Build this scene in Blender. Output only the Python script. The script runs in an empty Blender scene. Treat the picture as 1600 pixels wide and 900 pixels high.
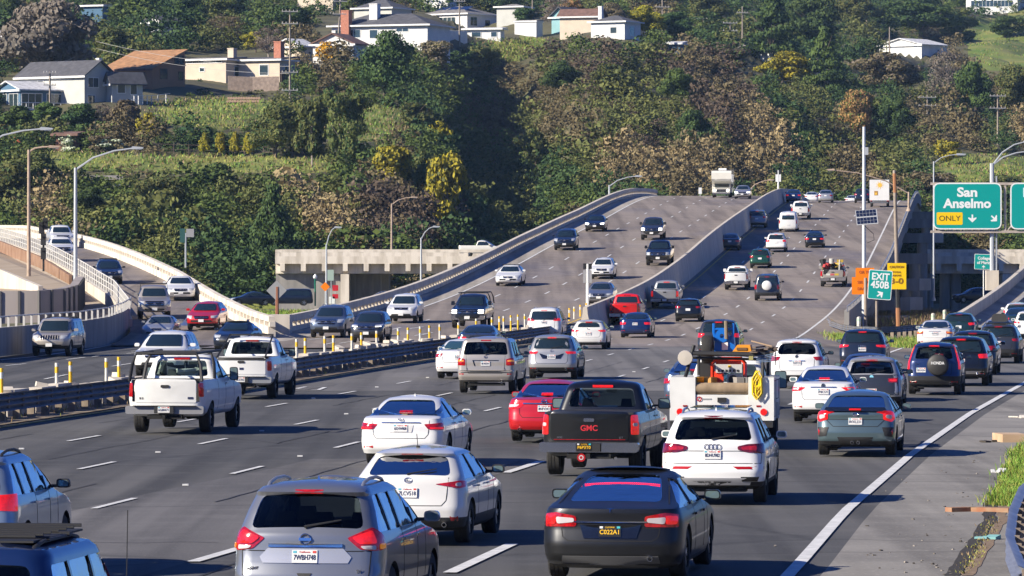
import bpy, bmesh, math, random
import numpy as np
from mathutils import Vector, Matrix
from mathutils.bvhtree import BVHTree
random.seed(7); RNG = np.random.default_rng(7)
R = math.radians
SC = bpy.context.scene; COL = SC.collection
F, HZ, CX, EYE = 7800.0, 412.0, 800.0, 4.36      # focal length in photo pixels, horizon row, centre column, eye height

# ---------------------------------------------------------------- materials
MATS = {}
def nodes(m):
    m.use_nodes = True; nt = m.node_tree; nt.nodes.clear()
    out = nt.nodes.new('ShaderNodeOutputMaterial'); b = nt.nodes.new('ShaderNodeBsdfPrincipled')
    nt.links.new(b.outputs[0], out.inputs[0]); return nt, b
def mk(name, col, rough=.6, metal=0, var=0.0, scale=3.0, bump=0.0, coat=0, emit=0, col2=None, spec=.5, rnd=0.0, det=4, sx=1, sy=1, sz=1, coord='Object', ecol=None, bd=.02, thr=None):
    if name in MATS: return MATS[name]
    m = bpy.data.materials.new(name); nt, b = nodes(m); N = nt.nodes.new; L = nt.links.new
    c4 = (*col, 1)
    b.inputs['Base Color'].default_value = c4
    b.inputs['Roughness'].default_value = rough; b.inputs['Metallic'].default_value = metal
    b.inputs['Specular IOR Level'].default_value = spec
    if coat: b.inputs['Coat Weight'].default_value = coat; b.inputs['Coat Roughness'].default_value = .04
    if emit: b.inputs['Emission Color'].default_value = (*(ecol or col), 1); b.inputs['Emission Strength'].default_value = emit
    if var or bump or col2 or rnd:
        tc = N('ShaderNodeTexCoord'); mp = N('ShaderNodeMapping'); mp.inputs['Scale'].default_value = (sx, sy, sz)
        nz = N('ShaderNodeTexNoise'); nz.inputs['Scale'].default_value = scale; nz.inputs['Detail'].default_value = det
        L(tc.outputs[coord], mp.inputs[0]); L(mp.outputs[0], nz.inputs['Vector'])
        mx = N('ShaderNodeMix'); mx.data_type = 'RGBA'
        lo = col if col2 else tuple(c * (1 - var) for c in col)
        hi = col2 if col2 else tuple(min(1, c * (1 + var)) for c in col)
        mx.inputs[6].default_value = (*lo, 1); mx.inputs[7].default_value = (*hi, 1)
        rp = N('ShaderNodeMapRange'); a_, b_ = thr or (.32, .68)
        rp.inputs[1].default_value = a_; rp.inputs[2].default_value = b_
        L(nz.outputs[0], rp.inputs[0]); L(rp.outputs[0], mx.inputs[0])
        src = mx.outputs[2]
        if rnd:
            oi = N('ShaderNodeObjectInfo'); hs = N('ShaderNodeHueSaturation')
            r1 = N('ShaderNodeMapRange'); r1.inputs[3].default_value = .5 - rnd * .12; r1.inputs[4].default_value = .5 + rnd * .12
            r2 = N('ShaderNodeMapRange'); r2.inputs[3].default_value = 1 - rnd; r2.inputs[4].default_value = 1 + rnd
            L(oi.outputs['Random'], r1.inputs[0]); L(oi.outputs['Random'], r2.inputs[0])
            L(r1.outputs[0], hs.inputs['Hue']); L(r2.outputs[0], hs.inputs['Value']); L(src, hs.inputs['Color']); src = hs.outputs[0]
        L(src, b.inputs['Base Color'])
        if bump:
            bp = N('ShaderNodeBump'); bp.inputs['Strength'].default_value = bump; bp.inputs['Distance'].default_value = bd
            L(nz.outputs[0], bp.inputs['Height']); L(bp.outputs[0], b.inputs['Normal'])
    MATS[name] = m; return m

# ---------------------------------------------------------------- mesh collector
class MB:
    def __init__(s): s.v = []; s.f = []; s.m = []; s.mats = []
    def mi(s, mat):
        if mat not in s.mats: s.mats.append(mat)
        return s.mats.index(mat)
    def add(s, vs, fs, mat):
        o = len(s.v); k = s.mi(mat); s.v += [tuple(p) for p in vs]
        s.f += [tuple(i + o for i in f) for f in fs]; s.m += [k] * len(fs)
    def box(s, c, d, mat, rz=0, rx=0, ry=0, taper=1.0):
        M = Matrix.Rotation(rz, 4, 'Z') @ Matrix.Rotation(ry, 4, 'Y') @ Matrix.Rotation(rx, 4, 'X'); c = Vector(c)
        vs = []
        for z in (-.5, .5):
            t = taper if z > 0 else 1
            for x, y in ((-.5, -.5), (.5, -.5), (.5, .5), (-.5, .5)): vs.append(c + M @ Vector((x * d[0] * t, y * d[1] * t, z * d[2])))
        s.add(vs, [(3, 2, 1, 0), (4, 5, 6, 7), (0, 1, 5, 4), (1, 2, 6, 5), (2, 3, 7, 6), (3, 0, 4, 7)], mat)
    def bbox(s, x0, x1, y0, y1, z0, z1, mat): s.box(((x0 + x1) / 2, (y0 + y1) / 2, (z0 + z1) / 2), (x1 - x0, y1 - y0, z1 - z0), mat)
    def tube(s, pts, r, mat, n=6, caps=True):
        pts = [Vector(p) for p in pts]; rs = r if isinstance(r, (list, tuple)) else [r] * len(pts)
        vs = []; fs = []; k = len(pts)
        up0 = None
        for i, p in enumerate(pts):
            t = (pts[min(i + 1, k - 1)] - pts[max(i - 1, 0)]).normalized()
            ref = Vector((0, 0, 1)) if abs(t.z) < .9 else Vector((1, 0, 0))
            if up0 is None: a = t.cross(ref).normalized()
            else: a = (up0 - t * up0.dot(t)).normalized()
            up0 = a; b = t.cross(a)
            for j in range(n):
                q = 2 * math.pi * (j + .5) / n; vs.append(p + (a * math.cos(q) + b * math.sin(q)) * rs[i])
        for i in range(k - 1):
            for j in range(n): fs.append((i * n + j, i * n + (j + 1) % n, (i + 1) * n + (j + 1) % n, (i + 1) * n + j))
        if caps: fs += [tuple(range(n))[::-1], tuple((k - 1) * n + j for j in range(n))]
        s.add(vs, fs, mat)
    def lathe(s, prof, c, axis, mat, n=24):
        # prof: (r, h) pairs along axis
        ax = Vector(axis).normalized(); ref = Vector((0, 0, 1)) if abs(ax.z) < .9 else Vector((1, 0, 0))
        a = ax.cross(ref).normalized(); b = ax.cross(a); c = Vector(c); vs = []; fs = []
        for r, h in prof:
            for j in range(n):
                q = 2 * math.pi * j / n; vs.append(c + ax * h + (a * math.cos(q) + b * math.sin(q)) * r)
        for i in range(len(prof) - 1):
            for j in range(n): fs.append((i * n + j, i * n + (j + 1) % n, (i + 1) * n + (j + 1) % n, (i + 1) * n + j))
        s.add(vs, fs, mat)
    def prism(s, poly, z0, z1, mat, fr=None):
        # poly in 2D; fr maps (u, v, w) to 3D
        fr = fr or (lambda u, v, w: (u, v, w)); n = len(poly)
        vs = [fr(u, v, z0) for u, v in poly] + [fr(u, v, z1) for u, v in poly]
        s.add(vs, [tuple(range(n))[::-1], tuple(range(n, 2 * n))] + [(i, (i + 1) % n, n + (i + 1) % n, n + i) for i in range(n)], mat)
    def build(s, name, parent=None, smooth=None, loc=None, fix=True):
        me = bpy.data.meshes.new(name); me.from_pydata(s.v, [], s.f)
        for m in s.mats: me.materials.append(m)
        if s.f: me.polygons.foreach_set('material_index', s.m)
        if fix:
            bm = bmesh.new(); bm.from_mesh(me); bmesh.ops.recalc_face_normals(bm, faces=bm.faces); bm.to_mesh(me); bm.free()
        me.update()
        if smooth is not None:
            me.polygons.foreach_set('use_smooth', [True] * len(me.polygons)); me.set_sharp_from_angle(angle=R(smooth))
        o = bpy.data.objects.new(name, me); COL.objects.link(o)
        if parent: o.parent = parent
        if loc: o.location = loc
        return o
def tag(o, label=None, cat=None, group=None, kind=None):
    if label: o['label'] = label
    if cat: o['category'] = cat
    if group: o['group'] = group
    if kind: o['kind'] = kind
    return o
def thing(name, label, cat, loc=(0, 0, 0), rz=0, group=None):
    o = bpy.data.objects.new(name, None); COL.objects.link(o); o.location = loc; o.rotation_euler = (0, 0, rz)
    o.empty_display_size = .3
    return tag(o, label, cat, group)
def dup(root, loc=None, rz=None, sc=None, label=None, group=None):
    r = root.copy(); COL.objects.link(r)
    if loc is not None: r.location = loc
    if rz is not None: r.rotation_euler = (0, 0, rz)
    if sc is not None: r.scale = sc
    if label: r['label'] = label
    if group: r['group'] = group
    for ch in list(root.children):
        c = ch.copy(); COL.objects.link(c); c.parent = r
        for g in ch.children:
            d = g.copy(); COL.objects.link(d); d.parent = c
    return r
def struct(o): o['kind'] = 'structure'; return o
TXT = {}
def text_mesh(s, size, mat, bold=0.0, ext=.004, space=1.0):
    cu = bpy.data.curves.new('t', 'FONT'); cu.body = s; cu.size = size; cu.extrude = ext; cu.offset = bold * size
    cu.align_x = 'CENTER'; cu.align_y = 'CENTER'; cu.space_character = space; cu.resolution_u = 3
    o = bpy.data.objects.new('t', cu); COL.objects.link(o)
    dg = bpy.context.evaluated_depsgraph_get(); me = bpy.data.meshes.new_from_object(o.evaluated_get(dg))
    bpy.data.objects.remove(o); bpy.data.curves.remove(cu)
    me.materials.clear(); me.materials.append(mat); return me
def put_text(name, s, size, mat, parent, M, bold=0.0, width=None, space=1.0, ext=.004):
    me = text_mesh(s, size, mat, bold, ext, space)
    xs = [v.co.x for v in me.vertices]
    if width and xs:
        w = max(xs) - min(xs); me.transform(Matrix.Diagonal((width / w, 1, 1, 1)))
    me.transform(M); o = bpy.data.objects.new(name, me); COL.objects.link(o); o.parent = parent; return o

# ---------------------------------------------------------------- geometry of the place
def interp(tab, x):
    if x <= tab[0][0]: return tab[0][1]
    for (a, p), (b, q) in zip(tab, tab[1:]):
        if x <= b: return p + (q - p) * (x - a) / (b - a)
    (a, p), (b, q) = tab[-2], tab[-1]
    return q + (q - p) / (b - a) * (x - b) * 0 + 0
def smooth_tab(tab, step=5):
    # resample a table through a monotone-ish smoothing
    xs = np.arange(tab[0][0], tab[-1][0] + step, step); ys = np.interp(xs, [t[0] for t in tab], [t[1] for t in tab])
    for _ in range(10):
        ys[1:-1] = (ys[:-2] + 2 * ys[1:-1] + ys[2:]) / 4
    return list(zip(xs.tolist(), ys.tolist()))
PR = smooth_tab([(0, 0), (295, 0), (340, .8), (370, 1.7), (400, 3.0), (440, 4.9), (480, 6.7), (520, 8.5), (560, 10.3), (600, 11.8), (640, 12.5), (680, 12.5), (760, 11.2), (900, 8)])
PL = smooth_tab([(0, 0), (255, 0), (290, .45), (320, 1.1), (350, 2.0), (370, 2.8), (400, 4.2), (433, 6.0), (470, 7.7), (510, 9.4), (550, 11.1), (590, 12.4), (630, 12.9), (680, 12.7), (760, 11.5), (900, 8)])
PA = smooth_tab([(0, 0), (258, 0), (272, .35), (285, .75), (300, 1.35), (315, 1.95), (330, 2.6), (345, 3.3), (361, 4.0), (380, 4.7), (400, 5.3), (420, 5.8), (450, 6.4), (500, 7.2), (600, 8)])
PA = [(y_, z_ * min(1, max(0, (y_ - 258) / 14))) for y_, z_ in PA]
PE = smooth_tab([(0, 0), (268, 0), (300, .3), (330, .8), (360, 1.5), (400, 2.6), (450, 4.0), (500, 5.0), (600, 7)])
SURF = {'R': PR, 'L': PL, 'A': PA, 'E': PE, '0': [(0, 0), (2000, 0)], 'G': [(0, 0), (270, 0), (330, -.5), (600, -.9), (2000, -.9)]}
def xw(px, Y): return (px - CX) * Y / F
def zw(py, Y): return EYE - (py - HZ) * Y / F
def unproj(px, py, surf='R', y0=30):
    tab = SURF[surf] if isinstance(surf, str) else [(0, surf), (3000, surf)]
    Y = y0; prev = None
    while Y < 900:
        sy = HZ + (EYE - interp(tab, Y)) * F / Y
        if sy <= py: break
        prev = Y; Y += 1.0
    if prev is not None:
        a, b = prev, Y
        for _ in range(20):
            m = (a + b) / 2
            if HZ + (EYE - interp(tab, m)) * F / m <= py: b = m
            else: a = m
        Y = b
    return Vector((xw(px, Y), Y, interp(tab, Y)))
def proj(p): return CX + p[0] * F / p[1], HZ - (p[2] - EYE) * F / p[1]

# ---------------------------------------------------------------- camera, light
cam_d = bpy.data.cameras.new('camera'); cam = bpy.data.objects.new('camera', cam_d); COL.objects.link(cam)
cam.location = (0, 0, EYE); cam.rotation_euler = (R(90), 0, 0)
cam_d.sensor_width = 36; cam_d.lens = 36 * F / 1600; cam_d.shift_y = -(450 - HZ) / 1600
cam_d.clip_start = 1; cam_d.clip_end = 8000; SC.camera = cam
SUN_EL, SUN_AZ = R(28), R(26)     # elevation; how far behind the viewer the sun stands, seen from the left
sd = Vector((-math.cos(SUN_EL) * math.cos(SUN_AZ), -math.cos(SUN_EL) * math.sin(SUN_AZ), math.sin(SUN_EL)))
ld = bpy.data.lights.new('sun', 'SUN'); ld.energy = 5.0; ld.angle = R(.5); ld.color = (1, .91, .76)
lo = bpy.data.objects.new('sun', ld); COL.objects.link(lo); lo.rotation_euler = (-sd).to_track_quat('-Z', 'Y').to_euler(); lo.location = (-200, 0, 200)
w = bpy.data.worlds.new('World'); SC.world = w; w.use_nodes = True; nt = w.node_tree; nt.nodes.clear()
wo = nt.nodes.new('ShaderNodeOutputWorld'); bg = nt.nodes.new('ShaderNodeBackground'); sk = nt.nodes.new('ShaderNodeTexSky')
sk.sky_type = 'NISHITA'; sk.sun_disc = False; sk.sun_elevation = SUN_EL; sk.sun_rotation = math.atan2(sd.x, sd.y)
sk.air_density = 1.0; sk.dust_density = .3; sk.ozone_density = 4.0
bg.inputs[1].default_value = .05
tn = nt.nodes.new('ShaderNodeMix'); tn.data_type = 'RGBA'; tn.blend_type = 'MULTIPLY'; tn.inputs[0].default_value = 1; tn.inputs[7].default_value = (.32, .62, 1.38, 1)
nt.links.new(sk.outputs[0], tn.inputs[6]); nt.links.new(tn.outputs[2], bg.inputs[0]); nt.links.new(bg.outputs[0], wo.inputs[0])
SC.view_settings.view_transform = 'Standard'; SC.view_settings.look = 'None'; SC.view_settings.exposure = 0.78; SC.view_settings.gamma = 1
SC.cycles.max_bounces = 5; SC.cycles.transparent_max_bounces = 8; SC.cycles.use_denoising = True
# ================================================================ ground and roads
def surface_mat(name, base, alt, patch_scale=.05, fine=40, rough=.9, streak=0, joints=0):
    m = bpy.data.materials.new(name); nt, b = nodes(m); N = nt.nodes.new; L = nt.links.new
    b.inputs['Roughness'].default_value = rough; b.inputs['Specular IOR Level'].default_value = .3
    tc = N('ShaderNodeTexCoord')
    def nz(sc, det, mscale=(1, 1, 1), rz=0):
        mp = N('ShaderNodeMapping'); mp.inputs['Scale'].default_value = mscale; mp.inputs['Rotation'].default_value = (0, 0, rz)
        n = N('ShaderNodeTexNoise'); n.inputs['Scale'].default_value = sc; n.inputs['Detail'].default_value = det
        L(tc.outputs['Object'], mp.inputs[0]); L(mp.outputs[0], n.inputs['Vector']); return n.outputs[0]
    def mixc(f, a, c, lo=.35, hi=.65, clampf=1):
        r = N('ShaderNodeMapRange'); r.inputs[1].default_value = lo; r.inputs[2].default_value = hi; r.inputs[4].default_value = clampf
        L(f, r.inputs[0]); x = N('ShaderNodeMix'); x.data_type = 'RGBA'; L(r.outputs[0], x.inputs[0])
        for i, s in ((6, a), (7, c)):
            if isinstance(s, tuple): x.inputs[i].default_value = (*s, 1)
            else: L(s, x.inputs[i])
        return x.outputs[2]
    c = mixc(nz(patch_scale, 5), base, alt)
    # wheel-path and joint streaks running with the traffic
    st = nz(.55, 3, (1.6, .02, 1), R(5.5)); c = mixc(st, c, tuple(q * .58 for q in base), .42, .66, .85)
    if streak:
        c = mixc(nz(.09, 4, (1, .35, 1)), c, (.10, .10, .14), .52, .75, streak)
    c = mixc(nz(.9, 6), c, tuple(q * 1.25 for q in alt), .5, .9, .5)
    sp = nz(fine, 2); c2 = mixc(sp, c, tuple(min(1, q * 1.7) for q in alt), .55, .8, .45)
    if joints:     # saw-cut slab joints across the lanes
        sp_ = N('ShaderNodeSeparateXYZ'); L(tc.outputs['Object'], sp_.inputs[0]); k_ = N('ShaderNodeMath'); k_.operation = 'MULTIPLY_ADD'; L(sp_.outputs[0], k_.inputs[0]); k_.inputs[1].default_value = .1; L(sp_.outputs[1], k_.inputs[2])
        d_ = N('ShaderNodeMath'); d_.operation = 'PINGPONG'; L(k_.outputs[0], d_.inputs[0]); d_.inputs[1].default_value = joints / 2
        r_ = N('ShaderNodeMapRange'); L(d_.outputs[0], r_.inputs[0]); r_.inputs[1].default_value = .05; r_.inputs[2].default_value = .16; r_.inputs[3].default_value = .38; r_.inputs[4].default_value = 0
        x_ = N('ShaderNodeMix'); x_.data_type = 'RGBA'; L(r_.outputs[0], x_.inputs[0]); L(c2, x_.inputs[6]); x_.inputs[7].default_value = (*[q * .45 for q in base], 1); c2 = x_.outputs[2]
    # tar cracks / stains
    vo = N('ShaderNodeTexVoronoi'); vo.feature = 'DISTANCE_TO_EDGE'; vo.inputs['Scale'].default_value = .13
    mp = N('ShaderNodeMapping'); n2 = N('ShaderNodeTexNoise'); n2.inputs['Scale'].default_value = .6; n2.inputs['Detail'].default_value = 6
    ad = N('ShaderNodeMix'); ad.data_type = 'RGBA'; ad.inputs[0].default_value = .5
    L(tc.outputs['Object'], mp.inputs[0]); L(mp.outputs[0], n2.inputs['Vector']); L(mp.outputs[0], ad.inputs[6]); L(n2.outputs['Color'], ad.inputs[7])
    L(ad.outputs[2], vo.inputs['Vector'])
    r = N('ShaderNodeMapRange'); r.inputs[1].default_value = .0; r.inputs[2].default_value = .012; r.inputs[3].default_value = .55; r.inputs[4].default_value = 0
    L(vo.outputs['Distance'], r.inputs[0]); x = N('ShaderNodeMix'); x.data_type = 'RGBA'; L(r.outputs[0], x.inputs[0]); L(c2, x.inputs[6]); x.inputs[7].default_value = (*[q * .5 for q in base], 1)
    L(x.outputs[2], b.inputs['Base Color'])
    bp = N('ShaderNodeBump'); bp.inputs['Strength'].default_value = .5; bp.inputs['Distance'].default_value = .01
    L(sp, bp.inputs['Height']); L(bp.outputs[0], b.inputs['Normal'])
    MATS[name] = m; return m
ASPH = surface_mat('asphalt', (.066, .067, .069), (.115, .112, .108), .07, 22)
ASPH_OLD = surface_mat('old_asphalt', (.115, .112, .112), (.17, .163, .158), .08, 20)
CONC = surface_mat('road_concrete', (.215, .180, .155), (.275, .235, .20), .04, 12, .85, .9, 6.1)
CONC_P = surface_mat('pale_concrete', (.33, .30, .26), (.40, .36, .31), .06, 12)
SHLD = surface_mat('shoulder_asphalt', (.19, .18, .165), (.27, .255, .23), .22, 12)
WHITE = mk('road_paint', (.62, .62, .60), .7, var=.16, scale=3)
YELLOW = mk('yellow_paint', (.55, .38, .08), .7, var=.2, scale=3)
DIRT = mk('dirt', (.15, .115, .08), .95, scale=.6, col2=(.26, .21, .15), bump=.6, det=8)
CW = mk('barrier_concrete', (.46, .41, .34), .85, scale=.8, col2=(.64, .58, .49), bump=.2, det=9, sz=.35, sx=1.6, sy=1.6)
CWL = mk('sunlit_cream_concrete', (.54, .48, .39), .85, scale=.7, col2=(.76, .69, .58), bump=.2, det=9, sz=.35, sx=1.5, sy=1.5, thr=(.38, .58))  # paler twin of the barrier concrete; sunlit brightness is put into its colour
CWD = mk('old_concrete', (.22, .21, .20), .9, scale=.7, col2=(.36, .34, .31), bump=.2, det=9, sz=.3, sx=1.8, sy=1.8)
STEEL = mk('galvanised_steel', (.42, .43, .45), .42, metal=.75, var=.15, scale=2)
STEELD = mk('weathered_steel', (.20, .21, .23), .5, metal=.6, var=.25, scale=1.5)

C_T = smooth_tab([(10, -15.4), (60, -10.6), (88, -7.5), (106.6, -5.4), (121.5, -3.8), (160, .7), (186, 3.6), (219, 6.6), (238, 8.2), (300, 13.9), (316, 15.4), (358, 19.7), (402, 24.0), (484, 31.7), (523, 35.4), (600, 42.5), (700, 51.5), (800, 60)], 4)
A_T = smooth_tab([(10, -13.5), (60, -6.4), (70, -5.03), (76.8, -4.18), (102, -.26), (108, .6), (150, 4.7), (202, 8.9), (250, 12.8), (280, 15.6), (308, 18.3), (376, 25.2), (422, 29.9), (497, 36.9), (590, 45.5), (680, 53.5), (800, 64)], 4)
B_T = [(10, -7), (70, -.9), (77, -.05), (110, 4.0), (154, 8.6), (210, 15.3), (246, 20.5), (290, 29.5), (420, 47.5), (500, 58)]
E_T = [(10, -2), (60, 2.7), (69.7, 3.87), (87.6, 5.84), (113.7, 9.08), (144.7, 13.27), (181.8, 18.65), (246, 28.2), (290, 34), (420, 51.5), (520, 64)]
EL_T = [(228, 16.6), (246, 18.7), (260, 20.5), (270, 22.0), (300, 29.6), (420, 46.4), (520, 59)]
MOFF = [(0, -12.1), (200, -11.9), (225, -11.5), (300, -10.0), (362, -9.9), (700, -10.2)]
def cen(Y): return interp(C_T, Y)
def med(Y): return cen(Y) + interp(MOFF, Y)
LB = [(240, -17.2), (285, -13.2), (331, -8.6), (396, -2.6), (447, 2.3), (495, 6.5), (570, 12.4), (640, 18.5), (800, 33)]   # outer edge of the far left carriageway
def RB(Y): return interp(A_T, Y) + 2.0 + .0 * Y
def strip(name, tab, yl, mat, z_off=0.0, step=5, skirt=None, nx=1, wear=None):
    """sheet between left(Y) and right(Y) at the height table tab"""
    y0, y1, lf, rf = yl; n = max(2, int((y1 - y0) / step)); mb = MB(); vs = []; fs = []
    for i in range(n + 1):
        Y = y0 + (y1 - y0) * i / n; z = interp(tab, Y) + z_off; a, b = lf(Y), rf(Y)
        for k in range(nx + 1): vs.append((a + (b - a) * k / nx, Y, z))
    for i in range(n):
        for k in range(nx):
            p = i * (nx + 1) + k; fs.append((p, p + 1, p + nx + 2, p + nx + 1))
    mb.add(vs, fs, mat)
    if skirt:
        h, m2 = skirt; vs = []; fs = []
        for i in range(n + 1):
            Y = y0 + (y1 - y0) * i / n; z = interp(tab, Y) + z_off; a, b = lf(Y), rf(Y)
            vs += [(a, Y, z - .002), (b, Y, z - .002), (b - .6, Y, z - h), (a + .6, Y, z - h)]
        for i in range(n):
            p = i * 4; q = p + 4; fs += [(p + 1, q + 1, q + 2, p + 2), (p, p + 3, q + 3, q), (p + 3, p + 2, q + 2, q + 3)]
        mb.add(vs, fs, m2)
    o = mb.build(name, fix=False); return struct(o)
SX = [(10, 0.5), (69, 8.4), (85, 11.0), (89, 12.0), (96, 13.6), (113, 16.0), (121, 18.3), (160, 21.5), (200, 25.5), (260, 33), (520, 68)]
def rt(Y): return interp(SX, Y)
road = strip('road', SURF['0'], (12, 300, lambda Y: -60, rt), ASPH, 0, 10, nx=4)
# ground: one sheet out to the horizon, sunk a little below the roads
gm = MB(); xs = [-3000, -600, -200, -120, -80, -50, -25, 0, 15, 30, 60, 120, 300, 900, 3000]; ys = [-400, 0, 40, 70, 100, 150, 200, 250, 300, 340, 400, 500, 620, 640, 4000]
vs = [(x, y, interp([(0, -.15), (270, -.18), (330, -.7), (600, -1.1), (4000, -1.3)], y)) for y in ys for x in xs]
nx = len(xs); gm.add(vs, [(j * nx + i, j * nx + i + 1, (j + 1) * nx + i + 1, (j + 1) * nx + i) for j in range(len(ys) - 1) for i in range(nx - 1)],
       mk('ground_soil', (.10, .085, .05), .95, scale=.15, col2=(.12, .13, .045), det=8, bump=.5, bd=.1))
struct(gm.build('ground', fix=False))
struct(strip('road_verge', SURF['0'], (12, 300, lambda Y: rt(Y) + .02, lambda Y: rt(Y) + 30), DIRT, -.05, 10))
# asphalt and concrete changes
strip('shoulder', SURF['0'], (12, 246, lambda Y: interp(E_T, Y) + .45, lambda Y: rt(Y) - .02), SHLD, .004, 6, nx=2)
PATCH_L = [(12, -13), (60, -10.4), (69, -11.2), (76, -9.0), (86, -8.0), (97, -6.6), (106, -5.1), (112, -4.4)]
strip('asphalt_patch', SURF['0'], (12, 111.5, lambda Y: interp(PATCH_L, Y), lambda Y: interp(A_T, Y) - .1), ASPH_OLD, .004, 4)
strip('road_far', SURF['0'], (171, 262, lambda Y: med(Y) - 1.2, lambda Y: rt(Y) - .01 if Y < 246 else interp(E_T, Y) + 3), ASPH_OLD, .006, 8, nx=2)
strip('road_patch', SURF['0'], (12, 250, lambda Y: med(Y) - 5.2 - (Y - 130) * .012, lambda Y: med(Y) - 1.2), ASPH_OLD, .005, 8)
# right carriageway rising on to the viaduct, and its left twin
strip('viaduct_deck', PR, (262, 800, lambda Y: med(Y), lambda Y: RB(Y) if Y > 300 else RB(Y) + (300 - Y) * .12), CONC, .012, 5, (1.5, CWD), nx=2)
strip('viaduct_deck', PL, (255, 800, lambda Y: interp(LB, Y), lambda Y: med(Y) - .02), CONC, .010, 5, (1.5, CWD), nx=2)
strip('left_shoulder', PL, (268, 640, lambda Y: interp(LB, Y) + .05, lambda Y: interp(LB, Y) + 2.5), CONC_P, .016, 5)
# exit ramp
strip('exit_ramp', PE, (246, 520, lambda Y: interp(EL_T, Y) - .9, lambda Y: interp(E_T, Y) + 3), CONC, .010, 5, (1.2, CWD), nx=2)
# gore island between the two
strip('gore_ground', SURF['G'], (250, 330, lambda Y: RB(Y) + (300 - Y) * .12 if Y < 300 else RB(Y), lambda Y: interp(EL_T, Y) - .95), mk('gravel_gore', (.15, .135, .115), .95, scale=1.5, col2=(.22, .2, .17), det=8), -.02, 5)

# ---------------------------------------------------------------- painted markings
mk_w = MB(); mk_y = MB()
def ribbon(mb, pts, wd, mat, zo=.02):
    vs = []; fs = []
    for i, p in enumerate(pts):
        t = (Vector(pts[min(i + 1, len(pts) - 1)]) - Vector(pts[max(i - 1, 0)])); t.z = 0; t.normalize(); nrm = Vector((t.y, -t.x, 0)) * wd / 2
        vs += [Vector(p) - nrm + Vector((0, 0, zo)), Vector(p) + nrm + Vector((0, 0, zo))]
    for i in range(len(pts) - 1): fs.append((2 * i, 2 * i + 1, 2 * i + 3, 2 * i + 2))
    mb.add(vs, fs, mat)
def solid(mb, xf, tab, y0, y1, wd=.15, mat=WHITE, step=4):
    n = max(2, int((y1 - y0) / step)); ribbon(mb, [(xf(y0 + (y1 - y0) * i / n), y0 + (y1 - y0) * i / n, interp(tab, y0 + (y1 - y0) * i / n)) for i in range(n + 1)], wd, mat)
def dashed(mb, xf, tab, y0, y1, phase, wd=.13, per=14.63, ln=3.9, mat=WHITE, dots=True):
    y = phase
    while y < y1:
        if y >= y0:
            solid(mb, xf, tab, y, y + ln, wd, mat, 2)
            if dots and y < 200: mb.box((xf(y + 9.2), y + 9.2, interp(tab, y + 9.2) + .03), (.12, .12, .03), mat)
        y += per
f1 = lambda Y: cen(Y)
dashed(mk_w, f1, SURF['0'], 50, 262, 88.6 - 14.63 * 3); dashed(mk_w, f1, PR, 262, 740, 88.6 - 14.63 * 3)
f2 = lambda Y: cen(Y) - interp([(0, 3.65), (250, 3.6), (330, 3.4)], Y)
dashed(mk_w, f2, SURF['0'], 50, 262, 105.6 - 14.63 * 4); dashed(mk_w, f2, PR, 262, 740, 105.6 - 14.63 * 4)
f3 = lambda Y: cen(Y) - interp([(0, 7.3), (250, 7.1), (330, 6.8)], Y)
dashed(mk_w, f3, SURF['0'], 50, 262, 151.6 - 14.63 * 7); dashed(mk_w, f3, PR, 262, 740, 151.6 - 14.63 * 7)
fa = lambda Y: interp(A_T, Y)
dashed(mk_w, fa, SURF['0'], 64, 214, 102.3 - 31 * 2 + 1.5, .2, 31 / 2 * 2, 6.0, dots=False)
solid(mk_w, fa, PR, 226, 780, .16)
fb = lambda Y: interp(B_T, Y)
dashed(mk_w, fb, SURF['0'], 50, 232, 70.2, .2, 27.9, 7.2, dots=False)
solid(mk_w, lambda Y: interp(E_T, Y), SURF['0'], 20, 250, .2); solid(mk_w, lambda Y: interp(E_T, Y), PE, 250, 500, .16)
solid(mk_w, lambda Y: interp(EL_T, Y), PE, 232, 262, .16); solid(mk_y, lambda Y: interp(EL_T, Y), PE, 262, 500, .16, YELLOW)
solid(mk_y, lambda Y: med(Y) + .9, SURF['0'], 30, 262, .15, YELLOW); solid(mk_y, lambda Y: med(Y) + .8, PR, 262, 760, .15, YELLOW)
# far left carriageway
fe = lambda Y: interp(LB, Y)
solid(mk_y, lambda Y: med(Y) - .7, PL, 262, 760, .14, YELLOW)
solid(mk_w, lambda Y: fe(Y) + 2.6, PL, 290, 760, .16)
for q, ph in ((.25, 0), (.5, 4.5), (.75, 8)):
    dashed(mk_w, lambda Y, q=q: (fe(Y) + 2.6) * (1 - q) + (med(Y) - .9) * q, PL, 262, 740, 262 + ph)
def via(pts, surf='0'): return [unproj(a, b, surf) for a, b in pts]
def poly_line(mb, pts, surf, wd=.15, mat=WHITE):
    p = via(pts, surf); out = []
    for a, b in zip(p, p[1:]):
        n = max(1, int((b - a).length / 5)); out += [a.lerp(b, i / n) for i in range(n)]
    out.append(p[-1])
    for q in out: q.z = interp(SURF[surf], q.y)
    ribbon(mb, out, wd, mat, .024)
for seg in ([(9, 572), (40, 569)], [(104, 562.4), (133, 559)], [(144, 558), (175, 555)], [(198, 553), (225, 550.6)], [(70, 593), (105, 586)], [(175, 573), (209, 568)],
            [(296, 542), (330, 538)], [(300, 556), (340, 551)], [(205, 549.5), (232, 547.5)]):
    poly_line(mk_w, seg, '0', .14)
poly_line(mk_w, [(0, 563), (53, 558), (133, 547), (171, 540), (191, 537), (206, 532), (212, 522)], '0', .16)
for seg in ([(483, 531), (512, 528)], [(530, 537), (556, 533)], [(640, 514), (662, 511)], [(648, 525), (676, 520)]): poly_line(mk_w, seg, 'L', .14)
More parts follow.
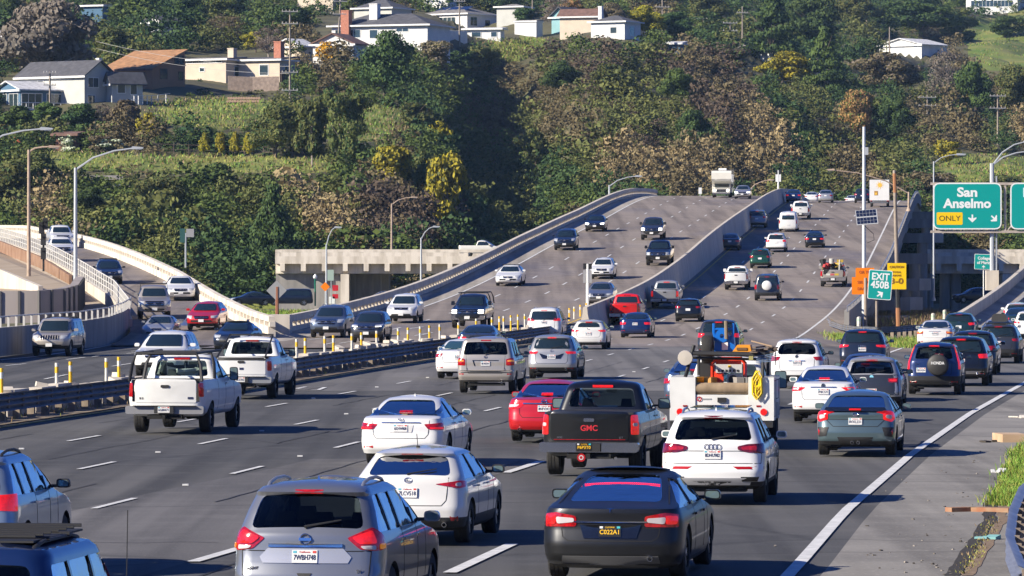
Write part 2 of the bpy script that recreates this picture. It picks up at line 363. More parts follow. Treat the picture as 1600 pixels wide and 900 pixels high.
# tar-filled seams and stray cracks in the carriageway
RT = random.Random(31); TAR = mk('tar_seam', (.022, .022, .024), .7); tmb = MB()
def wob(f, y0, y1, wd, amp=.05):
    p = [(f(Y) + RT.uniform(-amp, amp), Y, 0) for Y in np.arange(y0, y1, 1.3)]
    if len(p) > 1: ribbon(tmb, p, wd, TAR, .012)
for off in (-9.2, -5.4, -1.9, 1.75, 5.2): 
    y = 55.0
    while y < 235:
        L_ = RT.uniform(8, 30); wob(lambda Y: cen(Y) + off, y, min(240, y + L_), RT.uniform(.025, .05)); y += L_ + RT.uniform(3, 25)
for k in range(16):
    y = RT.uniform(62, 240); x0 = cen(y) + RT.uniform(-11, 8); n = RT.randint(3, 8); ribbon(tmb, [(x0 + .6 * i, y + RT.uniform(-.25, .25), 0) for i in range(n)], .04, TAR, .012)
struct(tmb.build('tar_seams', fix=False))
# hov diamond
dp = via([(463, 608), (478, 605.2), (508, 606), (497, 610.2)], '0'); ribbon(mk_w, [*dp, dp[0]], .16, WHITE, .024)
struct(mk_w.build('lane_markings', fix=False)); struct(mk_y.build('edge_lines', fix=False))

# ---------------------------------------------------------------- on-ramp at the left
AR = [(425, 523), (395, 513), (340, 485), (280, 447), (200, 410), (115, 383), (60, 372), (0, 364), (-80, 356)]
AL = [(204, 521), (202, 508), (179, 476), (130, 444), (66, 408), (0, 384), (-80, 362)]
ar = via(AR, 'A'); al = via(AL, 'A')
def tabx(pts): return sorted([(p.y, p.x) for p in pts])
ARt, ALt = tabx(ar), tabx(al)
strip('ramp_deck', PA, (262, 470, lambda Y: interp(ALt, Y), lambda Y: interp(ARt, Y)), CONC_P if 0 else CONC, .015, 4, (1.3, CWD), nx=2)
def parapet(name, path, label, cat='barrier', h=.85, th=.32, pitch=1.35, curb=.30, open_=True, mat=CW, beam=.26, group=None):
    """cast concrete rail: kerb, posts with openings between them, top beam"""
    mb = MB(); P = [Vector(p) for p in path]; root = thing(name, label, cat, P[0], 0, group); off = P[0]
    def band(z0, z1, t):
        vs = []; fs = []
        for i, p in enumerate(P):
            d = P[min(i + 1, len(P) - 1)] - P[max(i - 1, 0)]; d.z = 0; d.normalize(); nv = Vector((d.y, -d.x, 0)) * t / 2; p = p - off
            vs += [p - nv + Vector((0, 0, z0)), p + nv + Vector((0, 0, z0)), p + nv + Vector((0, 0, z1)), p - nv + Vector((0, 0, z1))]
        for i in range(len(P) - 1):
            a = 4 * i; fs += [(a + k, a + (k + 1) % 4, a + 4 + (k + 1) % 4, a + 4 + k) for k in range(4)]
        fs += [(3, 2, 1, 0), tuple(4 * (len(P) - 1) + k for k in range(4))]
        mb.add(vs, fs, mat)
    if not open_:
        band(-.3, h, th); mb.build('wall', root); return root
    band(-.5, curb, th * 1.25); mb.build('kerb', root); mb = MB(); band(h - beam, h, th * 1.05); mb.build('top_rail', root); mb = MB()
    carry = 0; n_ = 0; one = MB(); one.box((0, 0, 0), (.45, th * .98, h - beam - curb + .02), mat); bo = None
    for a, b in zip(P, P[1:]):
        L = (b - a).length; d = (b - a).normalized(); rz = math.atan2(d.y, d.x); s = carry
        while s < L:
            c = a + d * s - off; c.z += (curb + h - beam) / 2; n_ += 1
            if n_ <= 100:
                if bo is None: bo = one.build('baluster', root)
                else: q = bo.copy(); COL.objects.link(q); q.parent = root; bo = q
                bo.location = c; bo.rotation_euler = (0, 0, rz)
            else: mb.box(c, (.45, th * .98, h - beam - curb + .02), mat, rz=rz)
            s += pitch
        carry = s - L
    if mb.f: tag(mb.build('balusters', root), kind='stuff')
    return root
def curve(pts, tab, step=4):
    """resample table (Y->X) into a 3D path on height table"""
    y0, y1 = pts[0][0], pts[-1][0]; n = max(2, int((y1 - y0) / step))
    return [(interp(pts, y0 + (y1 - y0) * i / n), y0 + (y1 - y0) * i / n, interp(tab, y0 + (y1 - y0) * i / n)) for i in range(n + 1)]
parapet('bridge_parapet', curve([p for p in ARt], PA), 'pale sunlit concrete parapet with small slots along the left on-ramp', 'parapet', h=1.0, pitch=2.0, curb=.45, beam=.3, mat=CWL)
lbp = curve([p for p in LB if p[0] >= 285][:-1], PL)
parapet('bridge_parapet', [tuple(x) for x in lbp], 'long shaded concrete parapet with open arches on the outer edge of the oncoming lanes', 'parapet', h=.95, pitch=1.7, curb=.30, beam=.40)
# pier block where the two parapets meet
pb = unproj(438, 521, 'L'); mb = MB(); mb.box((0, 0, .5), (1.2, 3.2, 1.15), CW)
o = mb.build('parapet_end_block', loc=pb); tag(o, 'pale concrete end block where the on-ramp parapet meets the highway parapet', 'concrete block')
# median barrier on the viaduct: tall towards us, low behind
pm = [(med(Y) , Y, interp(PR, Y)) for Y in range(306, 760, 6)]
def wall_path(name, path, prof, mat, label, cat, fl=None):
    P = [Vector(p) for p in path]; off = P[0]; vs = []; fs = []; n = len(prof)
    for i, p in enumerate(P):
        d = P[min(i + 1, len(P) - 1)] - P[max(i - 1, 0)]; d.z = 0; d.normalize(); nv = Vector((d.y, -d.x, 0)); q = p - off
        ex = fl(p) if fl else 0
        for x, z in prof: vs.append(q + nv * x + Vector((0, 0, z + (ex if z > .3 else 0))))
    for i in range(len(P) - 1): fs += [(i * n + k, i * n + (k + 1) % n, (i + 1) * n + (k + 1) % n, (i + 1) * n + k) for k in range(n)]
    fs += [tuple(range(n))[::-1], tuple((len(P) - 1) * n + k for k in range(n))]
    mb = MB(); mb.add(vs, fs, mat); o = mb.build(name, loc=off); return tag(o, label, cat)
wall_path('median_barrier', pm, [(-.35, -.2), (.36, -.2), (.33, .25), (.16, .5), (.12, .92), (-.12, .92), (-.16, .5), (-.35, .25)], CW,
          'tall solid concrete median barrier climbing the viaduct between the two directions', 'median barrier', lambda p: max(0, interp(PL, p.y) - interp(PR, p.y)) * .95)
# right-hand parapet of the viaduct
rbp = [(RB(Y), Y, interp(PR, Y)) for Y in range(318, 700, 6)]
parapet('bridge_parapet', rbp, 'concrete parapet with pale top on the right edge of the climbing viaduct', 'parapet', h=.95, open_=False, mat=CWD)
mb = MB(); mb.tube([Vector(p) + Vector((.05, 0, 1.22)) - Vector(rbp[0]) for p in rbp], .06, STEEL, 4)
for p in rbp[::1]: mb.tube([Vector(p) + Vector((.05, 0, .9)) - Vector(rbp[0]), Vector(p) + Vector((.05, 0, 1.22)) - Vector(rbp[0])], .04, STEEL, 4)
o = mb.build('handrail', loc=rbp[0]); tag(o, 'steel tube rail on top of the right-hand viaduct parapet', 'rail')
# exit ramp parapets (two in parallel)
ep = curve([(303, 29.4), (330, 33.0), (380, 40.0), (430, 46.8), (500, 55.7)], PE)
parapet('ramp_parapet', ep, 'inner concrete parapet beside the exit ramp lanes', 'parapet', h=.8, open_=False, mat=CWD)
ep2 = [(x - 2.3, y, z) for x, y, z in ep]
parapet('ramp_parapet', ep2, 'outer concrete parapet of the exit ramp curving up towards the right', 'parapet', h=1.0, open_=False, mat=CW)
strip('ramp_walkway', PE, (303, 500, lambda Y: interp([(303, 29.4), (330, 33.0), (380, 40.0), (430, 46.8), (500, 55.7)], Y) - 2.3, lambda Y: interp(EL_T, Y) - .8), CONC_P, .25, 5, (1.3, CWD))

# viaduct bents and fascia on the right
mb_i = 0
for Yb, ex in ((345, 2.6), (372, 2.8), (400, 3.2), (430, 3.4), (480, 3.6), (530, 3.8), (575, 3.8), (625, 3.8)):
    z = interp(PR, Yb); X1 = RB(Yb); X0 = med(Yb) - 1; r = thing('viaduct_bent', 'viaduct bent with its pale cap end sticking out, %s' % (
        ['nearest the gore', 'second from the gore', 'third from the gore', 'fourth from the gore', 'behind the yellow sign', 'beside the overpass', 'before the crest', 'farthest at the crest'][mb_i]), 'bridge pier', (X1, Yb, 0)); mb_i += 1
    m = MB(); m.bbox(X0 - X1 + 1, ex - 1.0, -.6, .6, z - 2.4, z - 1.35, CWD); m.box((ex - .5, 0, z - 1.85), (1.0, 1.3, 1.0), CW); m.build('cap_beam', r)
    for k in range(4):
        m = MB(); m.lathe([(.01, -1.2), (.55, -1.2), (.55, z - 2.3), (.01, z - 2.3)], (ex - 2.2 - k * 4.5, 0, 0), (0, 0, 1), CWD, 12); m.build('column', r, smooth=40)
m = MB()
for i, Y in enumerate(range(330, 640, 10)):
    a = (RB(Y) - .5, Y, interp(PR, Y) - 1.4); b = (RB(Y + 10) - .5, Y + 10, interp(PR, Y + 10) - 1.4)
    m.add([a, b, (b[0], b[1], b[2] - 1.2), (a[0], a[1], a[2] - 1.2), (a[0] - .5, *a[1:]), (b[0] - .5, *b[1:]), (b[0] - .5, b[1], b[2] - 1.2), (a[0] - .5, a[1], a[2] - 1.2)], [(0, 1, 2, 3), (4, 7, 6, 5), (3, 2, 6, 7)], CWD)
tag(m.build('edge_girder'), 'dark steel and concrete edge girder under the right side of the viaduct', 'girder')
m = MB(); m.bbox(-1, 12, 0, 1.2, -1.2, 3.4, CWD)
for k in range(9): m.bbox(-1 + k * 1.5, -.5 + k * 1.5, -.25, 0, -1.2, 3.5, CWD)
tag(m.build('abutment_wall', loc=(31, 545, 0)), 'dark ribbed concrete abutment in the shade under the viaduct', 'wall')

# ---------------------------------------------------------------- cross-street overpass (left and right pieces)
def overpass(px0, px1, Y, label, ztop=5.95, zdeck=4.9, zbot=3.25):
    x0, x1 = xw(px0, Y), xw(px1, Y); r = thing('overpass', label, 'bridge', (x0, Y, 0)); W = x1 - x0
    m = MB(); m.bbox(0, W, 0, 12, zdeck - .55, zdeck - .12, CWL); m.build('deck', r)
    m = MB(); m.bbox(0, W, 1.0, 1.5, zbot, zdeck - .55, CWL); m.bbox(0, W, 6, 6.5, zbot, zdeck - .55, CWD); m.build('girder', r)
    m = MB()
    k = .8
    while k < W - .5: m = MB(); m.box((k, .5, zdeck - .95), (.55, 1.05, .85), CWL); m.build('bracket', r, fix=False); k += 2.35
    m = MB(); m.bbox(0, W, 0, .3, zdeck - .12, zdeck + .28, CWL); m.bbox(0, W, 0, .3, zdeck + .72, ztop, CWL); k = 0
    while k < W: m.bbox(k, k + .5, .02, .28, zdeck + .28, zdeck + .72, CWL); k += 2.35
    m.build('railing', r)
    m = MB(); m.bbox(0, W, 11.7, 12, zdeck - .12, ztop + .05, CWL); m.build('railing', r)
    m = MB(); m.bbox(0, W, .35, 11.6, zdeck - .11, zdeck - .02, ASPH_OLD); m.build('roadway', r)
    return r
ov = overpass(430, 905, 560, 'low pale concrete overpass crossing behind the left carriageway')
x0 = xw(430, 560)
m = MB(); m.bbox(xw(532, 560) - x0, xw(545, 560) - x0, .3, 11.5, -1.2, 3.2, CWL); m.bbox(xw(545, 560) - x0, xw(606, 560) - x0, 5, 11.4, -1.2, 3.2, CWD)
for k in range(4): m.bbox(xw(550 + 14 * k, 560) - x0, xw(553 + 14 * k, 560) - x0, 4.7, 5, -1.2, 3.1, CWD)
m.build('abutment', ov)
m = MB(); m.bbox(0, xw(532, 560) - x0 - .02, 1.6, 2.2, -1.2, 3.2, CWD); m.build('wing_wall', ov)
m = MB(); m.bbox(xw(700, 560) - x0, xw(716, 560) - x0, .4, 11, -1.2, 3.2, CWL); m.build('pier', ov)
ov2 = overpass(1455, 1680, 560, 'pale concrete cross-street bridge beyond the exit ramp at the far right')
x0 = xw(1455, 560)
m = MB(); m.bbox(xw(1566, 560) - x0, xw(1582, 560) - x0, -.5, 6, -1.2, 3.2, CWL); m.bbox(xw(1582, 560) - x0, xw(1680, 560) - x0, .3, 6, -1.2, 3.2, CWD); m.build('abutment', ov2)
for k in (1480, 1497): m = MB(); m.lathe([(.01, -1.2), (.6, -1.2), (.6, 3.3), (.01, 3.3)], (xw(k, 560) - x0, 3, 0), (0, 0, 1), CWD, 12); m.build('column', ov2, smooth=40)

# ---------------------------------------------------------------- metal guard rails
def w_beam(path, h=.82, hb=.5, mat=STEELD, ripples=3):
    """corrugated beam following path (list of 3D)"""
    prof = []
    n = ripples * 4
    for i in range(n + 1): prof.append((.06 * math.cos(i / n * ripples * 2 * math.pi), h - hb + hb * i / n))
    P = [Vector(p) for p in path]; vs = []; fs = []; k = len(prof)
    for i, p in enumerate(P):
        d = P[min(i + 1, len(P) - 1)] - P[max(i - 1, 0)]; d.z = 0; d.normalize(); nv = Vector((d.y, -d.x, 0))
        for x, z in prof: vs.append(p + nv * (x + .08) + Vector((0, 0, z)))
        for x, z in prof[::-1]: vs.append(p + nv * (x + .07) + Vector((0, 0, z)))
    m = 2 * k
    for i in range(len(P) - 1): fs += [(i * m + j, i * m + (j + 1) % m, (i + 1) * m + (j + 1) % m, (i + 1) * m + j) for j in range(m)]
    return vs, fs
def guardrail(name, path, label, h=.82, hb=.5, pitch=1.9, mat=STEELD, pmat=None, group=None):
    r = thing(name, label, 'guardrail', path[0], 0, group); off = Vector(path[0]); P = [Vector(p) - off for p in path]
    vs, fs = w_beam(P, h, hb, mat); m = MB(); m.add(vs, fs, mat); m.build('beam', r, smooth=60)
    carry = 0; pm_ = pmat or mk('guardrail_post', (.25, .20, .15), .9, var=.3, scale=3); i = 0
    for a, b in zip(P, P[1:]):
        L = (b - a).length; d = (b - a).normalized(); rz = math.atan2(d.y, d.x); s = carry; nv = Vector((d.y, -d.x, 0))
        while s < L:
            if i < 98:
                c = a + d * s - nv * .12; mm = MB(); mm.box((c.x, c.y, c.z + (h - .08) / 2 - .05), (.2, .2, h - .08 + .1), pm_, rz=rz); mm.box((c.x + nv.x * .14, c.y + nv.y * .14, c.z + h - hb / 2), (.18, .14, hb * .7), pm_, rz=rz); mm.build('post', r, fix=False)
            i += 1; s += pitch
        carry = s - L
    return r
gp = [(med(Y), Y, 0) for Y in range(92, 316, 6)]
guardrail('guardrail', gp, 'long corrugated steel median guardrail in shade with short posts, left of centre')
# low broken concrete kerb behind the median rail, carrying the marker posts
m = MB(); Y = 92; RR = random.Random(3)
while Y < 305:
    L = RR.uniform(1.2, 3.4); h = RR.uniform(.60, .84)
    m.box((med(Y) - 1.05, Y, h / 2), (.42, L, h), CW, rz=-.1 + RR.uniform(-.03, .03), taper=.93)
    if RR.random() < .4: m.box((med(Y) - 1.0 + RR.uniform(-.2, .2), Y, h + .05), (.3, RR.uniform(.2, .6), .14), CW, rz=RR.uniform(0, 3), rx=.2)
    Y += L + RR.uniform(.0, .25)
tag(m.build('median_kerb'), 'rough low concrete median wall behind the steel guardrail, chipped along its top', 'median wall')
m = MB(); m.add([p for Y in range(60, 310, 10) for p in ((med(Y) - 1.6, Y, .03), (med(Y) + .55, Y, .03))], [(2 * i, 2 * i + 1, 2 * i + 3, 2 * i + 2) for i in range(24)], DIRT)
struct(m.build('median_ground', fix=False))

def on_median(px, dx=-1.05, surf='R'):
    Y = 60.0
    while CX + (med(Y) + dx) * F / Y < px and Y < 400: Y += .5
    return Vector((med(Y) + dx, Y, interp(PR, Y)))
YP = mk('yellow_plastic', (.80, .48, .02), .45); WP = mk('white_plastic', (.66, .64, .55), .5, var=.12, scale=3)
posts = [(2, 'y'), (88, 'w'), (108, 'y'), (165, 'w'), (185, 'y'), (463, 'w'), (476, 'y'), (506, 'w'), (520, 'y'), (547.5, 'w'), (563, 'y'), (587, 'w'), (622, 'w'), (636, 'y'), (656, 'w'), (669, 'y'), (687, 'w'), (715, 'w'),
         (742.6, 'w'), (767, 'w'), (779, 'y'), (786.5, 'w'), (798, 'y'), (808, 'y'), (820, 'w'), (889, 'y'), (896.5, 'w'), (906.6, 'y'), (915.5, 'y')]
near = ['beside the pickup with the rack', 'far left', 'at the left picture edge']
def post_label(i, px, c):
    col = 'yellow' if c == 'y' else 'white'
    if px < 60: return 'yellow marker post at the left picture edge behind the guardrail'
    if px < 120: return '%s marker post below the silver off-roader, of the pair nearest the left edge' % col
    if px < 200: return '%s marker post of the pair left of the rack pickup' % col
    spots = ['right of the black-topped white pickup', 'below the grey oncoming crossover', 'below the dark hatchback crossover', 'left of the dark sedan with brake lights', 'in front of the blue oncoming pickup',
             'between the dark sedan and the white minivan', 'right of the white minivan']
    k = 0 if px < 490 else 1 if px < 535 else 2 if px < 600 else 3 if px < 700 else 4 if px < 775 else 5 if px < 860 else 6
    same = [q for q in posts if q[1] == c and (0 if q[0] < 490 else 1 if q[0] < 535 else 2 if q[0] < 600 else 3 if q[0] < 700 else 4 if q[0] < 775 else 5 if q[0] < 860 else 6) == k and q[0] > 200]
    o = ['first', 'second', 'third', 'fourth'][[q[0] for q in same].index(px)] if len(same) > 1 else 'only'
    return ('%s %s marker post from the left %s' % (o, col, spots[k])) if len(same) > 1 else '%s marker post on the median wall %s' % (col, spots[k])
for i, (px, c) in enumerate(posts):
    p = on_median(px); m = MB(); mt = YP if c == 'y' else WP; h = .92 if 720 < px < 830 else .80
    r = thing('marker_post', post_label(i, px, c), 'marker post', p + Vector((0, 0, .6)), 0, 'marker posts along the median')
    m.lathe([(.0, -.2), (.055, -.2), (.05, h - .1), (.055, h - .1), (.055, h + .0), (.0, h)], (0, 0, 0), (0, 0, 1), mt, 8); m.lathe([(.13, -.22), (.13, -.17), (0, -.15)], (0, 0, 0), (0, 0, 1), CW, 8); m.build('post', r, smooth=40)
    m = MB(); m.lathe([(.057, h - .3), (.057, h - .12)], (0, 0, 0), (0, 0, 1), YP if c == 'w' else WP, 8); m.build('reflective_band', r, fix=False)

# gore guard rail and short white posts
g = via([(1292, 512), (1300, 520), (1318, 527), (1340, 531), (1370, 532), (1400, 531), (1440, 527), (1470, 518)], '0')
gg = [];
for a, b in zip(g, g[1:]): gg += [a.lerp(b, k / 3) for k in range(3)]
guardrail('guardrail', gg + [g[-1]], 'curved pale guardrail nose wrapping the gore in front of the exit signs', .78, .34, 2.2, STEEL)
for px, py, lb in ((1305, 509, 'leftmost short white post behind the gore guardrail'), (1315, 495, 'short white post behind the guardrail beside the viaduct edge line'), (1342, 519, 'short white post left of the grey sign pole base'), (1458, 512, 'short white post behind the white sedan at the gore'), (1476, 505, 'short white post at the foot of the exit ramp parapet')):
    p = unproj(px, py, '0'); m = MB(); m.lathe([(.0, -.2), (.14, -.2), (.13, .95), (.0, 1.0)], (0, 0, 0), (0, 0, 1), WP, 8); m.lathe([(.14, .7), (.14, .85)], (0, 0, 0), (0, 0, 1), mk('pale_green_film', (.45, .6, .45), .5), 8)
    tag(m.build('bollard', smooth=40, loc=p), lb, 'bollard', 'short white posts at the gore')

# roadside at the lower right: guard rail, broken kerb, wood
rp = [(15.6, 132, -.05), (13.4, 118, -.05), (12.1, 106, -.05), (10.9, 98, -.05), (9.35, 88, -.05), (8.55, 82, -.05), (8.0, 76, -.05), (7.4, 70, -.05)][::-1]
rp = [(6.22, 60, -.05), (6.74, 66.8, -.05), (7.5, 73.9, -.05), (8.36, 81, -.05), (9.6, 89, -.05), (12.0, 102, -.05), (15.5, 122, -.05)][::-1]
rp2 = []
for a, b in zip(rp, rp[1:]): rp2 += [Vector(a).lerp(Vector(b), k / 4) for k in range(4)]
guardrail('guardrail', rp2 + [Vector(rp[-1])], 'pale galvanised guardrail cut off at the lower right corner on the dirt verge', .78, .34, 1.9, STEEL)
WOOD = mk('weathered_wood', (.42, .28, .16), .85, scale=2, col2=(.58, .42, .27), sx=.3, det=8)
p = unproj(1578, 690, '0'); m = MB(); m.box((0, 0, .09), (.62, 1.3, .22), WOOD, rz=.1); m.box((.7, .2, .07), (.9, 1.1, .18), mk('dark_wood', (.10, .07, .05), .9), rz=.3)
tag(m.build('timber_block', loc=p), 'pale timber block lying on the asphalt shoulder at the right', 'timber')
m = MB(); RUST = mk('rusty_board', (.30, .11, .05), .9, scale=4, col2=(.34, .24, .15))
for a, b, wd in (((1482, 800), (1520, 799), .22), ((1520, 799), (1582, 801), .3)):
    A_, B_ = unproj(*a, '0'), unproj(*b, '0'); c = (A_ + B_) / 2; m.box((c.x, c.y, .04), ((B_ - A_).length, wd, .08), RUST, rz=math.atan2(B_.y - A_.y, B_.x - A_.x))
tag(m.build('broken_board'), 'splintered reddish board lying across the shoulder edge at lower right', 'board')
DEB = mk('litter', (.5, .48, .45), .7); RR = random.Random(5)
for px, py, lb, c in ((1562, 739, 'crumpled white litter on the shoulder beside the grass', (.6, .6, .58)), (1543, 842, 'pale teal scrap of plastic on the dirt verge', (.2, .42, .42)), (1592, 653, 'small pale chips of litter on the shoulder near the right edge', (.6, .55, .48)), (1546, 691, 'dark torn tyre scrap beside the timber block', (.05, .04, .03))):
    p = unproj(px, py, '0'); m = MB(); mm = mk('litter_%d' % px, c, .8)
    for k in range(4): m.box((RR.uniform(-.18, .18), RR.uniform(-.3, .3), .03), (RR.uniform(.06, .2), RR.uniform(.1, .3), RR.uniform(.02, .06)), mm, rz=RR.uniform(0, 3), rx=RR.uniform(-.3, .3))
    tag(m.build('litter', loc=p), lb, 'litter')
# crumbling asphalt edge and loose stones
RR = random.Random(21); m = MB(); ed = [(1488, 900), (1500, 882), (1522, 852), (1545, 815), (1547, 800), (1552, 786), (1566, 768), (1574, 740), (1584, 714), (1600, 694)]
pe = []
for a, b in zip(ed, ed[1:]):
    for k in range(6): q = unproj(a[0] + (b[0] - a[0]) * k / 6 + RR.uniform(-3, 3), a[1] + (b[1] - a[1]) * k / 6, '0'); pe.append(q)
ribbon(m, pe, .22, mk('crack_tar', (.03, .026, .022), .95), .012); ribbon(m, [q + Vector((.22, 0, 0)) for q in pe], .16, mk('crumbled_edge', (.20, .14, .09), .95, var=.4, scale=9), .010)
struct(m.build('road_edge', fix=False)); m = MB(); SM = [mk('stone_%d' % k, c, .9) for k, c in enumerate(((.20, .18, .16), (.15, .13, .11), (.27, .24, .21), (.07, .06, .05)))]
for k in range(420):
    a = RR.random(); q = pe[int(a * (len(pe) - 1))]; x_ = q.x + abs(RR.gauss(0, .7)) + .05 if k % 5 else q.x - abs(RR.gauss(0, .9)); s_ = RR.uniform(.01, .035); m.box((x_, q.y + RR.uniform(-1.5, 1.5), s_ * .3 + (0 if x_ < q.x else -.03)), (s_, s_ * 1.6, s_ * .7), SM[k % 4], rz=RR.uniform(0, 3), rx=RR.uniform(-.4, .4))
tag(m.build('loose_gravel', fix=False), 'loose stones scattered along the broken shoulder edge', 'gravel', kind='stuff')
m = MB(); MV = mk('verge_gravel', (.19, .155, .125), .95, scale=7, col2=(.30, .255, .21), bump=.6, det=9); m.add([(rt(Y) + x_, Y, -.004 * (x_ > 0)) for Y in range(40, 130, 3) for x_ in (0, 4)], [(2 * i, 2 * i + 1, 2 * i + 3, 2 * i + 2) for i in range(29)], MV); struct(m.build('verge_gravel', fix=False))
# grass and weeds on verges
def blades(name, pts, n, h, mats, label, seed=1, spread=.5, lean=.3, wd=.012):
    rg = np.random.default_rng(seed); V = []; Fc = []; MI = []
    for k in range(n):
        p = pts[rg.integers(len(pts))]; x, y, z = p[0] + rg.normal(0, spread), p[1] + rg.normal(0, spread * 2), p[2]
        hh = h * rg.uniform(.4, 1.2); a = rg.uniform(0, 6.28); lx, ly = rg.normal(0, lean) * hh, rg.normal(0, lean) * hh; w_ = wd * rg.uniform(.6, 1.6)
        dx, dy = math.cos(a) * w_, math.sin(a) * w_; o = len(V)
        V += [(x - dx, y - dy, z), (x + dx, y + dy, z), (x + dx * .7 + lx * .4, y + dy * .7 + ly * .4, z + hh * .6), (x - dx * .7 + lx * .4, y - dy * .7 + ly * .4, z + hh * .6), (x + lx, y + ly, z + hh)]
        Fc += [(o, o + 1, o + 2, o + 3), (o + 3, o + 2, o + 4)]; q = rg.integers(len(mats)); MI += [q, q]
    me = bpy.data.meshes.new(name); me.from_pydata(V, [], Fc)
    for m_ in mats: me.materials.append(m_)
    me.polygons.foreach_set('material_index', MI); ob = bpy.data.objects.new(name, me); COL.objects.link(ob)
    return tag(ob, label, 'grass', kind='stuff')
def gmat(n, c, tr=0): return mk(n, c, .7, var=.25, scale=2)
G1, G2, G3 = gmat('grass_green', (.13, .25, .02)), gmat('grass_yellow', (.27, .28, .05)), gmat('dry_stalk', (.26, .18, .09))
def area(poly, surf, n, seed, z=0):
    rg = random.Random(seed); out = []; xs_ = [p[0] for p in poly]; ys_ = [p[1] for p in poly]
    while len(out) < n:
        x, y = rg.uniform(min(xs_), max(xs_)), rg.uniform(min(ys_), max(ys_)); c = False; j = len(poly) - 1
        for i in range(len(poly)):
            if (poly[i][1] > y) != (poly[j][1] > y) and x < (poly[j][0] - poly[i][0]) * (y - poly[i][1]) / (poly[j][1] - poly[i][1]) + poly[i][0]: c = not c
            j = i
        if c:
            p = unproj(x, y, surf); p.z += z; out.append(p)
    return out
blades('verge_grass', area([(1550, 792), (1568, 765), (1588, 705), (1612, 690), (1625, 760), (1598, 790)], '0', 400, 1, -.06), 9000, .22, [G1, G1, G2], 'bright green grass on the verge at the lower right by the guardrail', 1, .12)
blades('verge_grass', area([(1494, 897), (1530, 840), (1545, 808), (1560, 812), (1535, 860), (1508, 900)], '0', 200, 2, -.06), 1200, .1, [G3, G2], 'dry stalks along the cracked edge of the shoulder', 2, .05)
blades('gore_weeds', area([(1320, 512), (1345, 500), (1470, 500), (1478, 514), (1400, 524), (1340, 522)], 'G', 300, 3), 9000, 1.1, [G3, G3, G2, mk('russet_stalk', (.20, .11, .08), .8)], 'dry brown weeds growing behind the gore guardrail', 3, .5, .25, .03)
blades('gore_grass', area([(1285, 524), (1320, 528), (1400, 536), (1435, 530), (1420, 545), (1330, 538)], '0', 300, 4), 5000, .35, [G1, G2], 'short green grass in front of the gore guardrail', 4, .3, .3, .02)
blades('median_weeds', [(med(Y) - .4, Y, 0) for Y in np.arange(92, 250, .7)], 1500, .2, [G3, G2], 'sparse dry weeds under the median guardrail', 6, .25)

# ---------------------------------------------------------------- walls and lower road at the far left
def wall_px(name, pts, label, cat, th=.4, mat=CWD, ribs=0):
    """pts: (px, y_bottom, y_top, Y) points along the wall"""
    m = MB(); vs = []; fs = []; P = [(Vector((xw(px, Y), Y, zw(yb, Y))), Vector((xw(px, Y), Y, zw(yt, Y)))) for px, yb, yt, Y in pts]; off = P[0][0].copy()
    for i, (b, t) in enumerate(P):
        d = P[min(i + 1, len(P) - 1)][0] - P[max(i - 1, 0)][0]; d.z = 0; d.normalize(); nv = Vector((d.y, -d.x, 0)) * th
        vs += [b - off, t - off, t - nv - off, b - nv - off]
    for i in range(len(P) - 1): fs += [(4 * i + k, 4 * i + (k + 1) % 4, 4 * i + 4 + (k + 1) % 4, 4 * i + 4 + k) for k in range(4)]
    fs += [(3, 2, 1, 0), tuple(4 * (len(P) - 1) + k for k in range(4))]
    m.add(vs, fs, mat)
    if ribs:
        for (b, t), (b2, t2) in zip(P, P[1:]):
            n = max(1, int((b2 - b).length / ribs)); d = (b2 - b).normalized(); nv = Vector((d.y, -d.x, 0))
            for k in range(n):
                q = b.lerp(b2, k / n) - off; h = (t.lerp(t2, k / n) - off).z - q.z; c = q + nv * .05
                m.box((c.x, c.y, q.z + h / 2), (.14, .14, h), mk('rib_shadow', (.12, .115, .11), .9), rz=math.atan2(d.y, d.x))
    r = m.build(name, loc=off); return tag(r, label, cat)
WQ = [(-60, 564, 517, 218), (0, 557, 512, 231), (60, 551, 507, 243), (125, 546, 502, 256), (170, 539, 495, 266), (192, 532, 487, 276), (203, 522, 480, 286), (204, 512, 477, 293)]
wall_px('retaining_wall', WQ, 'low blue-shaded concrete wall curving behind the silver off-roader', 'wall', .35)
def rail_path(name, P, label, h=.9, bars=(.3, .6, .9), pitch=2.4, r=.035, mat=None):
    mat = mat or mk('pale_rail_paint', (.62, .60, .55), .5); m = MB(); off = Vector(P[0]); P = [Vector(p) - off for p in P]
    for b in bars: m.tube([p + Vector((0, 0, b)) for p in P], r, mat, 5)
    for a, b in zip(P, P[1:]):
        n = max(1, round((b - a).length / pitch))
        for k in range(n): q = a.lerp(b, k / n); m.box((q.x, q.y, q.z + h / 2), (.1, .1, h), mat)
    return tag(m.build(name, loc=off), label, 'railing')
rail_path('metal_railing', [Vector((xw(a, Y), Y + .2, zw(t, Y))) for a, b, t, Y in WQ], 'low metal railing on top of the blue-shaded concrete wall', .5, (.5,), 2.2)
alp = curve(ALt, PA); pth = [Vector(p) for p in alp if p[1] > 283]
parapet('ramp_kerb', [tuple(p) for p in pth], 'low concrete kerb wall along the inner edge of the left on-ramp', 'kerb wall', h=.45, open_=False)
rail_path('metal_railing', [p + Vector((0, 0, .45)) for p in pth], 'pale three-bar metal railing along the inner edge of the left on-ramp', 1.05, (.35, .7, 1.05), 2.6)
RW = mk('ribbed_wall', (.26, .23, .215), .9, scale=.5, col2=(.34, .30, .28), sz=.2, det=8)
wall_px('ribbed_wall', [(-70, 508, 455, 300), (0, 506, 455, 300), (60, 504, 454, 300), (100, 502, 451, 302), (122, 498, 445, 306), (131, 490, 432, 316)], 'weathered grey ribbed retaining wall with a curved end at the far left', 'wall', .5, RW, 1.05)
